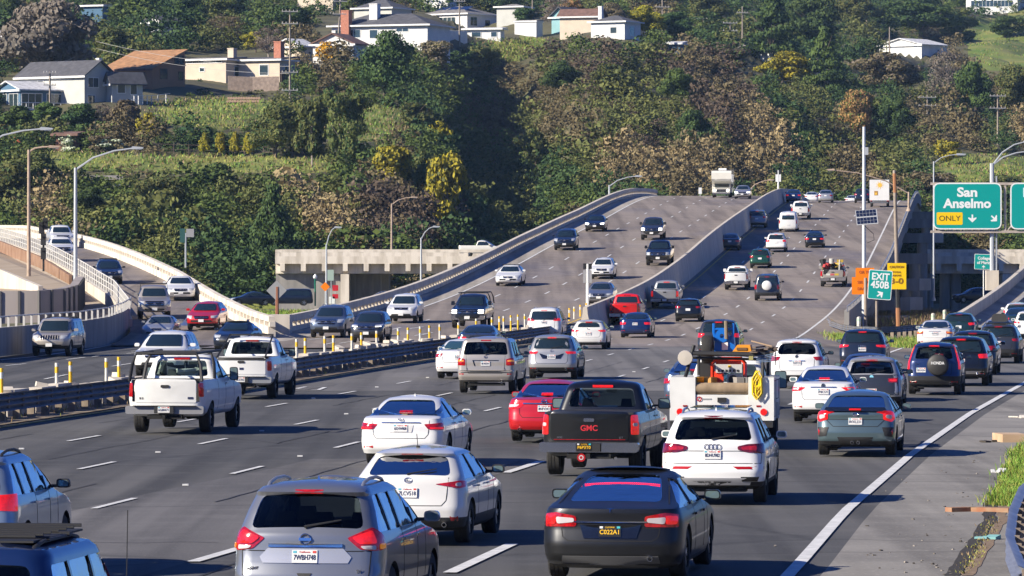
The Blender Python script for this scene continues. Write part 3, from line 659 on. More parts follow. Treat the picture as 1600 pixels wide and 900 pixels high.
SAND = mk('sandy_concrete', (.30, .235, .165), .9, scale=.4, col2=(.37, .30, .22), det=8)
def quad_px(name, pts, mat, z=0):
    m = MB(); m.add([(xw(a, Y), Y, zw(b, Y)) for a, b, Y in pts], [tuple(range(len(pts)))], mat); return struct(m.build(name, fix=False))
quad_px('lower_ramp', [(-80, 470, 318), (128, 455, 318), (60, 418, 360), (0, 394, 400), (-80, 372, 430)], SAND)
quad_px('ramp_apron', [(128, 504, 300), (200, 500, 300), (176, 470, 322), (132, 448, 345), (128, 455, 330)], SAND)
wall_px('rusty_wall', [(-80, 365, 352, 425), (0, 394, 377, 395), (60, 420, 400, 365), (108, 452, 430, 338)], 'narrow rusty brown rail wall between the two left ramps', 'wall', .2, mk('rusty_panel', (.22, .12, .07), .85, scale=1, col2=(.32, .2, .13)))
wall_px('low_wall', [(-80, 452, 412, 330), (0, 452, 421, 330), (34, 455, 436, 326), (60, 458, 447, 322)], 'pale low concrete wall at the left edge above the ribbed wall', 'wall', .3, CW)
# ================================================================ vehicles
def paint(name, col, metal=0.0, rough=.32, coat=1.0, dirt=0):
    return mk('paint_' + name, col, rough, metal=metal, coat=coat, var=.05 + dirt, scale=1.3, det=5)
P_WHITE = paint('white', (.76, .76, .74)); P_PEARL = paint('pearl', (.66, .65, .62)); P_BLACK = paint('black', (.004, .0045, .005)); P_GREY = paint('grey_metal', (.25, .26, .28), .6, .30)
P_SILVER = paint('silver', (.42, .42, .42), .5, .35); P_BEIGE = paint('warm_silver', (.46, .42, .37), .45, .35); P_RED = paint('red', (.50, .008, .012), .15); P_BRED = paint('bright_red', (.62, .012, .01)); P_CHAR = paint('charcoal', (.045, .047, .052), .4)
P_BLUE = paint('deep_blue', (.008, .025, .10), .25); P_NAVY = paint('navy', (.012, .018, .035), .3); P_TEAL = paint('grey_teal', (.10, .15, .165), .45); P_LBLUE = paint('ice_blue', (.30, .38, .46), .5); P_GREEN = paint('green', (.012, .07, .04), .3); P_SATIN = paint('satin_charcoal', (.035, .036, .038), .75, .38, .25)
P_DKGREEN = paint('dark_teal', (.012, .035, .035), .3); P_SBLUE = paint('slate_blue', (.10, .13, .19), .5); P_IVORY = paint('ivory', (.70, .68, .60)); P_DWHITE = paint('work_white', (.70, .70, .67), dirt=.06, rough=.5, coat=.4)
BLK = mk('black_plastic', (.018, .018, .019), .6); TRIM = mk('gloss_trim', (.008, .008, .009), .12, coat=1); CHROME = mk('chrome', (.75, .75, .76), .14, metal=1)
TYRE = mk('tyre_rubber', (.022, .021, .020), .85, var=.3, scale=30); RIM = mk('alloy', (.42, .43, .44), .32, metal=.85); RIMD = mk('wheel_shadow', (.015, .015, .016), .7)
LAMP = mk('tail_lamp', (.34, .006, .008), .12, var=.5, scale=16, coat=1, emit=.03, ecol=(1, .02, .02)); LAMPON = mk('brake_lamp', (.55, .008, .008), .15, var=.45, scale=14, coat=1, emit=.28, ecol=(1, .02, .02)); LAMPC = mk('clear_lamp', (.55, .50, .50), .1, coat=1); AMB = mk('amber_lamp', (.7, .22, .02), .15, coat=1, emit=.15, ecol=(1, .35, .03))
DKLAMP = mk('smoked_lamp', (.14, .004, .010), .1, var=.5, scale=14, coat=1); HEAD = mk('head_lamp', (.60, .62, .62), .08, metal=.3, coat=1); HEADON = mk('head_lamp_on', (.9, .9, .85), .1, emit=2.2, ecol=(1, .97, .88)); REFL = mk('reflector', (.40, .012, .015), .25, coat=.5)
INT = mk('cabin_trim', (.030, .029, .028), .85); INTB = mk('cabin_beige', (.36, .31, .22), .8); SEAT = mk('seat_cloth', (.055, .052, .05), .9); UNDER = mk('underbody', (.012, .012, .012), .9)
PLW = mk('plate_white', (.72, .72, .70), .4); PLK = mk('plate_black', (.012, .012, .012), .4); PLB = mk('plate_ink', (.02, .03, .09), .5); PLY = mk('plate_gold', (.85, .50, .02), .4); PLR = mk('plate_red', (.55, .05, .04), .5)
SEAM = mk('panel_gap', (.008, .008, .008), .8)
def glass(name, tint, rough=.02):
    m = bpy.data.materials.new(name); m.use_nodes = True; nt = m.node_tree; nt.nodes.clear(); N = nt.nodes.new; L = nt.links.new
    o = N('ShaderNodeOutputMaterial'); mx = N('ShaderNodeMixShader'); tr = N('ShaderNodeBsdfTransparent'); gl = N('ShaderNodeBsdfGlossy'); fr = N('ShaderNodeFresnel')
    tr.inputs[0].default_value = (*tint, 1); gl.inputs['Roughness'].default_value = rough; fr.inputs[0].default_value = 1.38
    tc = N('ShaderNodeTexCoord'); nz = N('ShaderNodeTexNoise'); nz.inputs['Scale'].default_value = 3.5; nz.inputs['Detail'].default_value = 3; bp = N('ShaderNodeBump'); bp.inputs['Strength'].default_value = .35; bp.inputs['Distance'].default_value = .03
    L(tc.outputs['Object'], nz.inputs['Vector']); L(nz.outputs[0], bp.inputs['Height']); L(bp.outputs[0], gl.inputs['Normal'])
    L(fr.outputs[0], mx.inputs[0]); L(tr.outputs[0], mx.inputs[1]); L(gl.outputs[0], mx.inputs[2]); L(mx.outputs[0], o.inputs[0]); MATS[name] = m; return m
GCLR = glass('clear_glass', (.62, .74, .72)); GTNT = glass('tinted_glass', (.22, .26, .27)); GPRV = glass('privacy_glass', (.09, .10, .11))
GOPQ = mk('dark_glass', (.012, .022, .026), .05, spec=.6, coat=1); GOPT = mk('teal_glass', (.03, .075, .085), .06, spec=.6, coat=1)

class Shell:
    NR, NC, NS = 6, 5, 22
    def __init__(s, keys, L, W, rr=.28, rf=.40, br=.10, bf=.22, bar=.035, gr=None, crown=.03):
        s.k = sorted(keys); s.L = L; s.W = W; s.rr, s.rf, s.br, s.bf, s.bar, s.crown = rr, rf, br, bf, bar, crown
        s.zb, s.zt = s.k[0][0], s.k[-1][0]; s.za = [q[0] for q in s.k]; s.A = np.array([q[1:] for q in s.k])
    def at(s, z): return [np.interp(z, s.za, s.A[:, i]) for i in range(3)]
    def yr(s, z): return s.at(z)[0] - s.L / 2
    def yf(s, z): return s.L / 2 - s.at(z)[1]
    def outline(s, z):
        a, b, h = s.at(z); y0 = a - s.L / 2; y1 = s.L / 2 - b; hw = h * s.W / 2; rr = min(s.rr, hw * .75, (y1 - y0) * .3); rf = min(s.rf, hw * .8, (y1 - y0) * .3)
        br = min(s.br, rr * .9); bf = min(s.bf, rf * .9); P = []
        for i in range(s.NR): x = (hw - rr) * i / s.NR; P.append((x, y0 + br * (x / hw) ** 2))
        yc = y0 + br * ((hw - rr) / hw) ** 2; ry = rr
        for i in range(s.NC + 1): q = math.pi / 2 * i / s.NC; P.append((hw - rr + rr * math.sin(q), yc + ry * (1 - math.cos(q))))
        ya = yc + ry; ye = y1 - bf * ((hw - rf) / hw) ** 2 - rf
        for i in range(1, s.NS): P.append((hw, ya + (ye - ya) * i / s.NS))
        yc2 = ye + rf
        for i in range(s.NC, -1, -1): q = math.pi / 2 * i / s.NC; P.append((hw - rf + rf * math.sin(q), yc2 - rf * (1 - math.cos(q))))
        for i in range(s.NR - 1, -1, -1): x = (hw - rf) * i / s.NR; P.append((x, y1 - bf * (x / hw) ** 2))
        return [(x * (1 - s.bar * (abs(y) / (s.L / 2)) ** 3), y) for x, y in P]
    def arc(s, z, t, front=False):
        P = s.outline(z); P = P[::-1] if front else P; sg = 1 if t >= 0 else -1; t = abs(t); d = 0
        for a, b in zip(P, P[1:]):
            l = math.hypot(b[0] - a[0], b[1] - a[1])
            if d + l >= t or b is P[-1]:
                f = (t - d) / max(l, 1e-6); return Vector((sg * (a[0] + (b[0] - a[0]) * f), a[1] + (b[1] - a[1]) * f, z))
            d += l
    def rear(s): return lambda t, z: s.arc(z, t)
    def front(s): return lambda t, z: s.arc(z, t, True)
    def side(s, sg):
        def f(y, z):
            y = y - s.L / 2; P = s.outline(z); x = P[0][0]; prev = P[0]
            for a, b in zip(P, P[1:]):
                if a[1] <= y <= b[1]: x = a[0] + (b[0] - a[0]) * (y - a[1]) / max(1e-6, b[1] - a[1]); break
            else: x = 0.0
            return Vector((sg * x, y, z))
        return f
    def mesh(s, mat, matf=None, mats=(), dz=.07, z0=None, z1=None, inset=0.0):
        zs = [q for q in s.za if (z0 is None or q > z0 + .01) and (z1 is None or q < z1 - .01)]
        if z0 is not None: zs = [z0] + zs
        if z1 is not None: zs = zs + [z1]
        out = [zs[0]]
        for a, b in zip(zs, zs[1:]):
            n = max(1, int(math.ceil((b - a) / dz))); out += [a + (b - a) * k / n for k in range(1, n + 1)]
        V = []; Fc = []; MI = []
        for z in out:
            P = s.outline(z)
            if inset:
                hw = s.at(z)[2] * s.W / 2; k = max(.05, (hw - inset) / hw); ym = (P[0][1] + P[-1][1]) / 2; ky = max(.05, ((P[-1][1] - P[0][1]) / 2 - inset * 1.3) / ((P[-1][1] - P[0][1]) / 2)); P = [(x * k, ym + (y - ym) * ky) for x, y in P]
            full = P + [(-x, y) for x, y in P[-2:0:-1]]; n = len(full)
            cz = s.crown * max(0, (z - (s.zt - .12)) / .12) if z > s.zt - .12 else 0
            hwz = max(x for x, _ in P)
            V += [(x, y, z + cz * (1 - (x / max(.05, hwz)) ** 2)) for x, y in full]
        for i in range(len(out) - 1):
            for j in range(n):
                k = (j + 1) % n; Fc.append((i * n + j, i * n + k, (i + 1) * n + k, (i + 1) * n + j))
                if matf: c = [sum(V[q][w] for q in Fc[-1]) / 4 for w in range(3)]; MI.append(matf(*c))
                else: MI.append(0)
        nh = len(P)
        for base, flip in ((0, True), ((len(out) - 1) * n, False)):       # caps as quads across the car
            for j in range(nh - 1):
                a, b = base + j, base + j + 1; c, d = base + (n - j - 1) % n if j else base, base + (n - j) % n
                # right point j pairs with left point n-j
                rj, rj1 = base + j, base + j + 1; lj, lj1 = base + (n - j) % n, base + (n - j - 1) % n
                f = [rj, rj1, lj1, lj]; g = []
                for q in f:
                    if q not in g: g.append(q)
                if len(g) < 3: continue
                Fc.append(tuple(g if flip else g[::-1])); MI.append(matf(0, 0, out[0] if flip else out[-1]) if matf else 0)
        me = bpy.data.meshes.new('body'); me.from_pydata(V, [], Fc)
        for m_ in (mat, *mats): me.materials.append(m_)
        me.polygons.foreach_set('material_index', MI)
        bm = bmesh.new(); bm.from_mesh(me); bmesh.ops.remove_doubles(bm, verts=bm.verts, dist=1e-4); bmesh.ops.recalc_face_normals(bm, faces=bm.faces); bm.to_mesh(me); bm.free()
        return me
def boolean(me, cutters):
    """cut closed meshes out of me; cutter faces bring their own material"""
    o = bpy.data.objects.new('t', me); COL.objects.link(o); tmp = []
    for c in cutters:
        co = bpy.data.objects.new('t', c); COL.objects.link(co); tmp.append(co)
        md = o.modifiers.new('b', 'BOOLEAN'); md.operation = 'DIFFERENCE'; md.solver = 'EXACT'; md.material_mode = 'TRANSFER'; md.object = co
    dg = bpy.context.evaluated_depsgraph_get(); dg.update(); r = bpy.data.meshes.new_from_object(o.evaluated_get(dg), preserve_all_data_layers=False, depsgraph=dg)
    for q in tmp: bpy.data.objects.remove(q)
    bpy.data.objects.remove(o); return r
def mb_mesh(mb):
    me = bpy.data.meshes.new('c'); me.from_pydata(mb.v, [], mb.f)
    for m in mb.mats: me.materials.append(m)
    me.polygons.foreach_set('material_index', mb.m); bm = bmesh.new(); bm.from_mesh(me); bmesh.ops.recalc_face_normals(bm, faces=bm.faces); bm.to_mesh(me); bm.free(); return me
def patch(mb, poly, fn, mat, d=.006, sub=.12, rings=3, skirt=.012, c0=(0, 0, .8)):
    """a slightly raised panel: poly in surface coordinates, fn maps them on to the body"""
    B = []
    for i, p in enumerate(poly):
        q = poly[(i + 1) % len(poly)]; n = max(1, int(math.hypot(q[0] - p[0], q[1] - p[1]) / sub)); B += [(p[0] + (q[0] - p[0]) * k / n, p[1] + (q[1] - p[1]) * k / n) for k in range(n)]
    cx = sum(p[0] for p in B) / len(B); cy = sum(p[1] for p in B) / len(B)
    def nrm(u, v):
        e = .02; P = fn(u, v); a = fn(u + e, v) - fn(u - e, v); b = fn(u, v + e) - fn(u, v - e); N = a.cross(b)
        if N.length < 1e-8: return P, Vector((0, 0, 1))
        N.normalize()
        if N.dot(P - Vector((P.x * .2, P.y * .5 if abs(P.y) > abs(P.x) else P.y, .7))) < 0: N = -N
        return P, N
    V = []; Fc = []; n = len(B); P, N = nrm(cx, cy); V.append(P + N * d)
    for r in range(1, rings + 1):
        f = r / rings
        for u, v in B: P, N = nrm(cx + (u - cx) * f, cy + (v - cy) * f); V.append(P + N * d)
    for u, v in B: P, N = nrm(u, v); V.append(P - N * skirt)
    for j in range(n): Fc.append((0, 1 + j, 1 + (j + 1) % n))
    for r in range(rings):
        for j in range(n): a = 1 + r * n; Fc.append((a + j, a + n + j, a + n + (j + 1) % n, a + (j + 1) % n))
    mb.add(V, Fc, mat)
def rpoly(poly, r=.25, n=3):
    """round the corners of a polygon"""
    out = []
    for i, p in enumerate(poly):
        a, b = poly[i - 1], poly[(i + 1) % len(poly)]
        la = math.hypot(a[0] - p[0], a[1] - p[1]); lb = math.hypot(b[0] - p[0], b[1] - p[1]); d = min(r, la * .45, lb * .45)
        s = (p[0] + (a[0] - p[0]) * d / la, p[1] + (a[1] - p[1]) * d / la); e = (p[0] + (b[0] - p[0]) * d / lb, p[1] + (b[1] - p[1]) * d / lb)
        for k in range(n + 1):
            t = k / n; out.append(((1 - t) ** 2 * s[0] + 2 * t * (1 - t) * p[0] + t * t * e[0], (1 - t) ** 2 * s[1] + 2 * t * (1 - t) * p[1] + t * t * e[1]))
    return out
def seam(mb, pts, fn, wd=.012, mat=SEAM, d=.003):
    for p, q in zip(pts, pts[1:]):
        l = math.hypot(q[0] - p[0], q[1] - p[1]); n = max(1, int(l / .12)); nx_, ny_ = -(q[1] - p[1]) / l * wd / 2, (q[0] - p[0]) / l * wd / 2
        for k in range(n):
            a = (p[0] + (q[0] - p[0]) * k / n, p[1] + (q[1] - p[1]) * k / n); b = (p[0] + (q[0] - p[0]) * (k + 1) / n, p[1] + (q[1] - p[1]) * (k + 1) / n)
            patch(mb, [(a[0] + nx_, a[1] + ny_), (b[0] + nx_, b[1] + ny_), (b[0] - nx_, b[1] - ny_), (a[0] - nx_, a[1] - ny_)], fn, mat, d, 9, 1, 0)
mir = lambda poly: [(-a, b) for a, b in poly]
# body types: keys (z, rear set-back, front set-back, half-width factor)
T = {
'sedan': dict(L=4.85, W=1.83, H=1.46, wr=.335, ro=1.08, fo=.93, blk=.27, k=[(.20, .35, .35, .84), (.27, .08, .12, .95), (.38, .01, .02, .985), (.52, 0, 0, 1), (.66, .03, .03, 1), (.74, .05, .10, 1), (.80, .055, .30, .995), (.86, .06, .60, .99), (.92, .08, .95, .975), (.97, .09, 1.25, .96), (1.02, .10, 1.40, .94), (1.05, .20, 1.46, .92), (1.09, .66, 1.55, .89), (1.22, .98, 1.80, .80), (1.36, 1.36, 2.12, .69), (1.42, 1.68, 2.36, .62), (1.455, 2.15, 2.75, .38)],
    rw=(1.12, 1.38, .66, .53), ws=(1.03, 1.36, .68, .54), dlo=(1.02, 1.36, .24, .26, (1.75, 2.80)), tail=[(.52, .90), (.56, .78), (.98, .76), (1.02, .92)], plate=.82, seats=1),
'fastback': dict(L=4.97, W=1.96, H=1.44, wr=.35, ro=1.02, fo=.95, blk=.20, k=[(.16, .35, .35, .86), (.22, .08, .12, .94), (.34, .01, .02, .985), (.50, 0, 0, 1), (.60, .02, .03, 1), (.72, .05, .10, 1), (.80, .05, .30, .995), (.88, .05, .70, .98), (.94, .05, 1.1, .96), (.98, .06, 1.35, .94), (1.01, .20, 1.42, .92), (1.05, .50, 1.5, .90), (1.15, .90, 1.7, .83), (1.25, 1.30, 1.95, .76), (1.34, 1.72, 2.2, .73), (1.40, 2.1, 2.5, .65), (1.44, 2.6, 2.9, .42)],
    rw=(1.06, 1.37, .66, .50), ws=(1.02, 1.36, .70, .54), dlo=(.98, 1.33, .42, .26, (1.85, 2.95)), tail=[(.47, .88), (.47, .74), (.97, .73), (1.0, .90), (.75, .93)], plate=.68, seats=1),
'hatch': dict(L=4.45, W=1.79, H=1.46, wr=.33, ro=.85, fo=.88, blk=.33, k=[(.20, .35, .35, .84), (.27, .08, .12, .95), (.38, .01, .02, .985), (.55, 0, 0, 1), (.68, .04, .03, 1), (.76, .06, .10, 1), (.82, .07, .30, .995), (.88, .08, .60, .985), (.94, .09, .95, .97), (1.0, .11, 1.15, .95), (1.04, .13, 1.22, .93), (1.20, .36, 1.55, .83), (1.34, .56, 1.85, .74), (1.38, .50, 2.0, .70), (1.42, .75, 2.2, .63), (1.455, 1.4, 2.5, .36)],
    rw=(1.06, 1.34, .66, .55), ws=(1.02, 1.36, .66, .54), dlo=(1.0, 1.35, .34, .26, (1.45, 2.4)), tail=[(.50, .98), (.56, .86), (.92, .88), (.94, 1.0)], plate=.78, seats=1),
'suv': dict(L=4.65, W=1.86, H=1.68, wr=.36, ro=.95, fo=.92, blk=.46, k=[(.26, .35, .35, .84), (.33, .08, .12, .95), (.45, .01, .02, .985), (.60, 0, 0, 1), (.74, .05, .02, 1), (.84, .07, .06, 1), (.92, .08, .22, .995), (.98, .085, .50, .99), (1.04, .09, .95, .975), (1.09, .10, 1.18, .96), (1.14, .13, 1.28, .94), (1.35, .24, 1.65, .86), (1.52, .36, 1.98, .78), (1.57, .30, 2.1, .75), (1.62, .42, 2.3, .70), (1.66, .8, 2.6, .56), (1.68, 1.4, 2.9, .34)],
    rw=(1.16, 1.53, .70, .60), ws=(1.12, 1.54, .70, .58), dlo=(1.11, 1.53, .22, .26, (.95, 1.60, 2.55)), tail=[(.60, 1.10), (.62, .94), (1.02, .93), (1.02, 1.12)], plate=.88, seats=1),
'van': dict(L=5.1, W=1.97, H=1.80, wr=.34, ro=1.05, fo=.95, blk=.30, k=[(.22, .3, .35, .86), (.30, .06, .12, .96), (.45, .0, .02, .99), (.62, 0, 0, 1), (.76, .04, .03, 1), (.86, .05, .12, 1), (.94, .06, .45, .99), (1.02, .07, .80, .98), (1.10, .08, 1.02, .965), (1.35, .14, 1.5, .89), (1.62, .24, 2.0, .80), (1.70, .26, 2.2, .76), (1.77, .5, 2.5, .64), (1.80, 1.0, 2.8, .44)],
    rw=(1.12, 1.60, .76, .66), ws=(1.06, 1.62, .76, .60), dlo=(1.08, 1.60, .25, .3, (1.2, 2.45, 3.3)), tail=[(.62, 1.22), (.66, 1.02), (1.02, 1.0), (1.02, 1.24)], plate=.78, seats=1),
'box_van': dict(L=5.2, W=2.0, H=2.05, wr=.35, ro=1.05, fo=.95, blk=.34, k=[(.24, .3, .35, .88), (.32, .04, .12, .97), (.5, .0, .02, 1), (.8, .01, .03, 1), (.92, .015, .15, 1), (1.02, .02, .6, .99), (1.12, .03, .95, .98), (1.5, .05, 1.5, .93), (1.85, .08, 2.0, .88), (1.98, .12, 2.3, .82), (2.05, .4, 2.7, .62)],
    rw=(1.28, 1.72, .66, .62), ws=(1.14, 1.76, .78, .66), dlo=(1.18, 1.70, .3, .3, (1.4, 2.6, 3.4)), tail=[(.84, 1.20), (.84, .85), (1.0, .85), (1.0, 1.20)], plate=.72, seats=1),
'cube': dict(L=4.25, W=1.86, H=1.80, wr=.37, ro=.78, fo=.80, blk=.52, k=[(.34, .2, .2, .86), (.40, .05, .08, .95), (.55, 0, .01, .99), (.70, .03, 0, 1), (.85, .05, .02, 1), (.98, .06, .10, .995), (1.08, .065, .35, .98), (1.14, .07, .85, .97), (1.2, .08, 1.05, .95), (1.5, .14, 1.3, .88), (1.70, .20, 1.5, .82), (1.76, .25, 1.65, .77), (1.80, .6, 2.0, .56)],
    rw=(1.20, 1.62, .66, .60), ws=(1.18, 1.66, .70, .62), dlo=(1.17, 1.62, .18, .2, (1.0, 1.9)), tail=[(.74, 1.12), (.74, .80), (.96, .80), (.96, 1.12)], plate=.9, seats=1),
}
BED = [(.42, .22, .4, .84), (.50, .10, .10, .93), (.62, .08, .02, .97), (.80, .08, 0, 1), (.98, .07, .02, 1), (1.08, .065, .12, .995), (1.14, .06, .45, .985), (1.20, .06, 1.0, .975), (1.27, .06, 1.62, .965), (1.31, .07, 1.75, .95)]
def pick(L, W, H, cab0, cabf=1.55): return dict(L=L, W=W, H=H, wr=.39, ro=1.22, fo=.95, k=BED, cab=[(1.16, cab0, cabf - .1, .93), (1.28, cab0 + .02, cabf + .02, .92), (1.45, cab0 + .08, cabf + .32, .87), (H - .16, cab0 + .18, cabf + .78, .77), (H - .08, cab0 + .26, cabf + .95, .73), (H - .03, cab0 + .40, cabf + 1.2, .64), (H, cab0 + .6, cabf + 1.5, .42)],
    rw=(1.34, H - .17, .70, .62), ws=(1.30, H - .17, .74, .62), dlo=(1.30, H - .17, .14, .24, (cab0 + 1.05,)), tail=[(.83, 1.24), (.83, .84), (1.06, .84), (1.06, 1.24)], plate=.66, seats=1, bed=cab0)
T['pickup'] = pick(5.75, 2.0, 1.90, 2.05); T['small_pickup'] = pick(5.3, 1.86, 1.78, 1.85)
CARS = []
WC = {}
def wheel(parent, x, y, r, w, detail, steel=False):
    key = (round(r, 3), w, detail, steel)
    if key not in WC:
        m = MB(); hw = w / 2; m.lathe([(r * .62, -hw), (r * .93, -hw), (r, -hw * .8), (r, -hw * .3), (r - .008, -hw * .28), (r - .008, -hw * .2), (r, -hw * .18), (r, hw * .18), (r - .008, hw * .2), (r - .008, hw * .28), (r, hw * .3), (r, hw * .8), (r * .93, hw), (r * .62, hw), (r * .62, -hw)], (0, 0, 0), (1, 0, 0), TYRE, 28 if detail else 16)
        o = m.build('wheel', smooth=35); me = o.data; bpy.data.objects.remove(o)
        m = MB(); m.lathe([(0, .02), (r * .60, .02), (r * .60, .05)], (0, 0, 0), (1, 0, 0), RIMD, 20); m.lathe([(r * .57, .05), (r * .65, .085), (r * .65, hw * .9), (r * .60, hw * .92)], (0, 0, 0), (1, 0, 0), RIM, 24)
        m.lathe([(0, .11), (r * .14, .10), (r * .16, .05)], (0, 0, 0), (1, 0, 0), RIM, 12)
        for k in range(5 if not steel else 8):
            q = 2 * math.pi * k / (5 if not steel else 8)
            for dq in ((-.16, .16) if detail and not steel else (0,)):
                a = q + dq; c = Vector((.075, math.cos(a) * r * .36, math.sin(a) * r * .36)); m.box(c, (.035, r * .50, r * (.13 if detail else .24)), RIM, rx=a)
        o = m.build('rim', smooth=35); me2 = o.data; bpy.data.objects.remove(o); WC[key] = (me, me2)
    me, me2 = WC[key]; sg = 1 if x > 0 else -1
    o = bpy.data.objects.new('wheel', me); COL.objects.link(o); o.parent = parent; o.location = (x, y, r - .006)
    q = bpy.data.objects.new('rim', me2); COL.objects.link(q); q.parent = o; q.location = (0, 0, 0)
    if sg < 0: q.rotation_euler = (0, 0, math.pi)
    return o
def part(parent, name, mb, smooth=40):
    if mb.f: return mb.build(name, parent, smooth=smooth)
def car(kind, px, py, surf, pnt, label, cat, away=True, yaw=None, det=0, Y=None, x=None, group=None, brake=False, **o):
    t = dict(T[kind]); sc = {k: o[k] for k in ('L', 'W', 'H') if k in o}
    L0, W0, H0 = t['L'], t['W'], t['H']; L, W, H = sc.get('L', L0), sc.get('W', W0), sc.get('H', H0); t.update(o); fz = H / H0; fl = L / L0; fw = W / W0
    keys = [(z * fz, a * fl, b * fl, h) for z, a, b, h in t['k']]; sh = Shell(keys, L, W, t.get('rr', .26), t.get('rf', .40), t.get('br', .10), t.get('bf', .22))
    S2 = lambda p: [(a * fw, b * fz) for a, b in p]
    # placement
    ro, fo, wr = t['ro'] * fl, t['fo'] * fl, t['wr']
    if Y is None: p = unproj(px, py, surf)
    else: p = Vector((x if x is not None else xw(px, Y), Y, interp(SURF[surf], Y)))
    if yaw is None:
        fn = {'R': cen, '0': cen, 'L': med, 'A': lambda q: interp(ARt, q), 'E': lambda q: interp(E_T, q)}[surf]
        yaw = math.atan((fn(p.y + 6) - fn(p.y - 6)) / 12)
    tab = SURF[surf]; sl = math.atan((interp(tab, p.y + 4) - interp(tab, p.y - 4)) / 8)
    hd = Vector((math.sin(yaw), math.cos(yaw), 0)); dist = (L / 2 - ro) if away else (L / 2 - fo)
    c = p + hd * dist; c.z = p.z + dist * math.tan(sl) + .035
    root = thing(t.get('name', {'sedan': 'sedan', 'fastback': 'sedan', 'hatch': 'hatchback', 'suv': 'suv', 'van': 'minivan', 'box_van': 'cargo_van', 'cube': 'suv', 'pickup': 'pickup_truck', 'small_pickup': 'pickup_truck'}[kind]), label, cat, c, 0, group or ('vehicles heading away up the highway' if away and surf != 'E' else 'vehicles queueing for the exit' if surf == 'E' and away else 'oncoming vehicles'))
    root.rotation_euler = (sl if away else -sl, 0, -yaw if away else math.pi - yaw)
    CARS.append(root)
    is_p = 'cab' in t
    m_cl = BLK if t.get('clad', True) else pnt; blk = t.get('blk', 0) * fz
    deep = det >= 2 or (det == 1 and p.y < 175)
    def mf(x_, y_, z_): return 1 if z_ < blk * (1 if abs(y_) > L * .36 or det else .8) or z_ < .28 else 0
    me = sh.mesh(pnt, None if is_p else mf, (BLK,), dz=.05 if det else .12)
    cut = []; m = MB()
    for sx in (-1, 1):
        for yy in (-L / 2 + ro, L / 2 - fo):
            m.lathe([(0, -.22), (wr + .055, -.22), (wr + .055, .25), (0, .25)], (sx * (W / 2 - .09), yy, wr - .01), (1, 0, 0), UNDER, 28 if det else 16)
    cut.append(mb_mesh(m)); csh = None
    if is_p:
        keysc = [(z * fz, a * fl, b * fl, h) for z, a, b, h in t['cab']]; csh = Shell(keysc, L, W, .16, .3, .05, .16, bar=.02)
        y0b, y1b = -L / 2 + .14, -L / 2 + t['bed'] * fl - .04; cover = t.get('cover')
        m = MB(); m.bbox(-W / 2 * .86, W / 2 * .86, y0b, y1b, .78 * fz if not cover else 1.26 * fz, 1.6, mk('bed_liner', (.03, .03, .03), .8)); cut.append(mb_mesh(m))
    gsh = csh or sh; zd0, zd1, mr, mfm, splits = t['dlo']; zd0 *= fz; zd1 *= fz
    rw = t['rw']; rz0, rz1, rw0, rw1 = rw[0] * fz, rw[1] * fz, rw[2] * fw, rw[3] * fw; wsx = t['ws']; wz0, wz1, ww0, ww1 = wsx[0] * fz, wsx[1] * fz, wsx[2] * fw, wsx[3] * fw
    rwp = rpoly([(-rw0, rz0), (rw0, rz0), (rw1, rz1), (-rw1, rz1)], t.get('rwr', .09)); wsp = rpoly([(-ww0, wz0), (ww0, wz0), (ww1, wz1), (-ww1, wz1)], .08)
    def sidewin():
        ys = [None, *[q * fl for q in splits], None]; out = []
        for i in range(len(ys) - 1):
            a0 = gsh.yr(zd0) + L / 2 + mr if ys[i] is None else ys[i] + .045; a1 = gsh.yr(zd1) + L / 2 + mr * 1.25 if ys[i] is None else ys[i] + .03
            b0 = L / 2 + gsh.yf(zd0) - mfm * 1.6 if ys[i + 1] is None else ys[i + 1] - .045; b1 = L / 2 + gsh.yf(zd1) - mfm * .7 if ys[i + 1] is None else ys[i + 1] - .03
            a1 = min(max(a1, a0), b1 - .05) if ys[i] is not None or a1 > a0 else a1
            if a1 > b1 - .03: b1 = b0; a1 = b0 - .06
            if b0 - a0 < .1: continue
            out.append(rpoly([(a0, zd0), (b0, zd0), (b1, zd1), (a1, zd1)], .05))
        return out
    wins = sidewin()
    if deep:      # hollow cabin with real window openings
        z0c = (zd0 - .42) if not is_p else zd0 - .10; cav = gsh.mesh(INT, dz=.1, z0=max(z0c, gsh.zb + .02), z1=gsh.zt - .035, inset=.055); 
        cuts2 = [cav]
        def prism_rear(poly, fn, sg, back):
            m = MB(); n = len(poly); V = []
            for u, v in poly: q = fn(u, v); V.append((q.x, q.y - sg * .12, q.z + .04))
            for u, v in poly: q = fn(u, v); V.append((q.x, q.y + sg * back, q.z - .10 * (1 if not is_p else 0)))
            m.add(V, [tuple(range(n)), tuple(range(n, 2 * n))[::-1]] + [(i, (i + 1) % n, n + (i + 1) % n, n + i) for i in range(n)], TRIM); return mb_mesh(m)
        cuts2.append(prism_rear(rwp, gsh.rear(), 1, .28)); cuts2.append(prism_rear(wsp, gsh.front(), -1, .30))
        for w_ in wins:
            m = MB(); n = len(w_); V = [(-W, a - L / 2, b) for a, b in w_] + [(W, a - L / 2, b) for a, b in w_]
            m.add(V, [tuple(range(n)), tuple(range(n, 2 * n))[::-1]] + [(i, (i + 1) % n, n + (i + 1) % n, n + i) for i in range(n)], TRIM); cuts2.append(mb_mesh(m))
    if is_p:
        cme = csh.mesh(pnt, dz=.06 if det else .12)
        if deep: cme = boolean(cme, cuts2)
        me = boolean(me, cut)
        ob = bpy.data.objects.new('cab', cme); COL.objects.link(ob); ob.parent = root
        cme.polygons.foreach_set('use_smooth', [True] * len(cme.polygons)); cme.set_sharp_from_angle(angle=R(32))
    else:
        if deep: cut += cuts2
        me = boolean(me, cut)
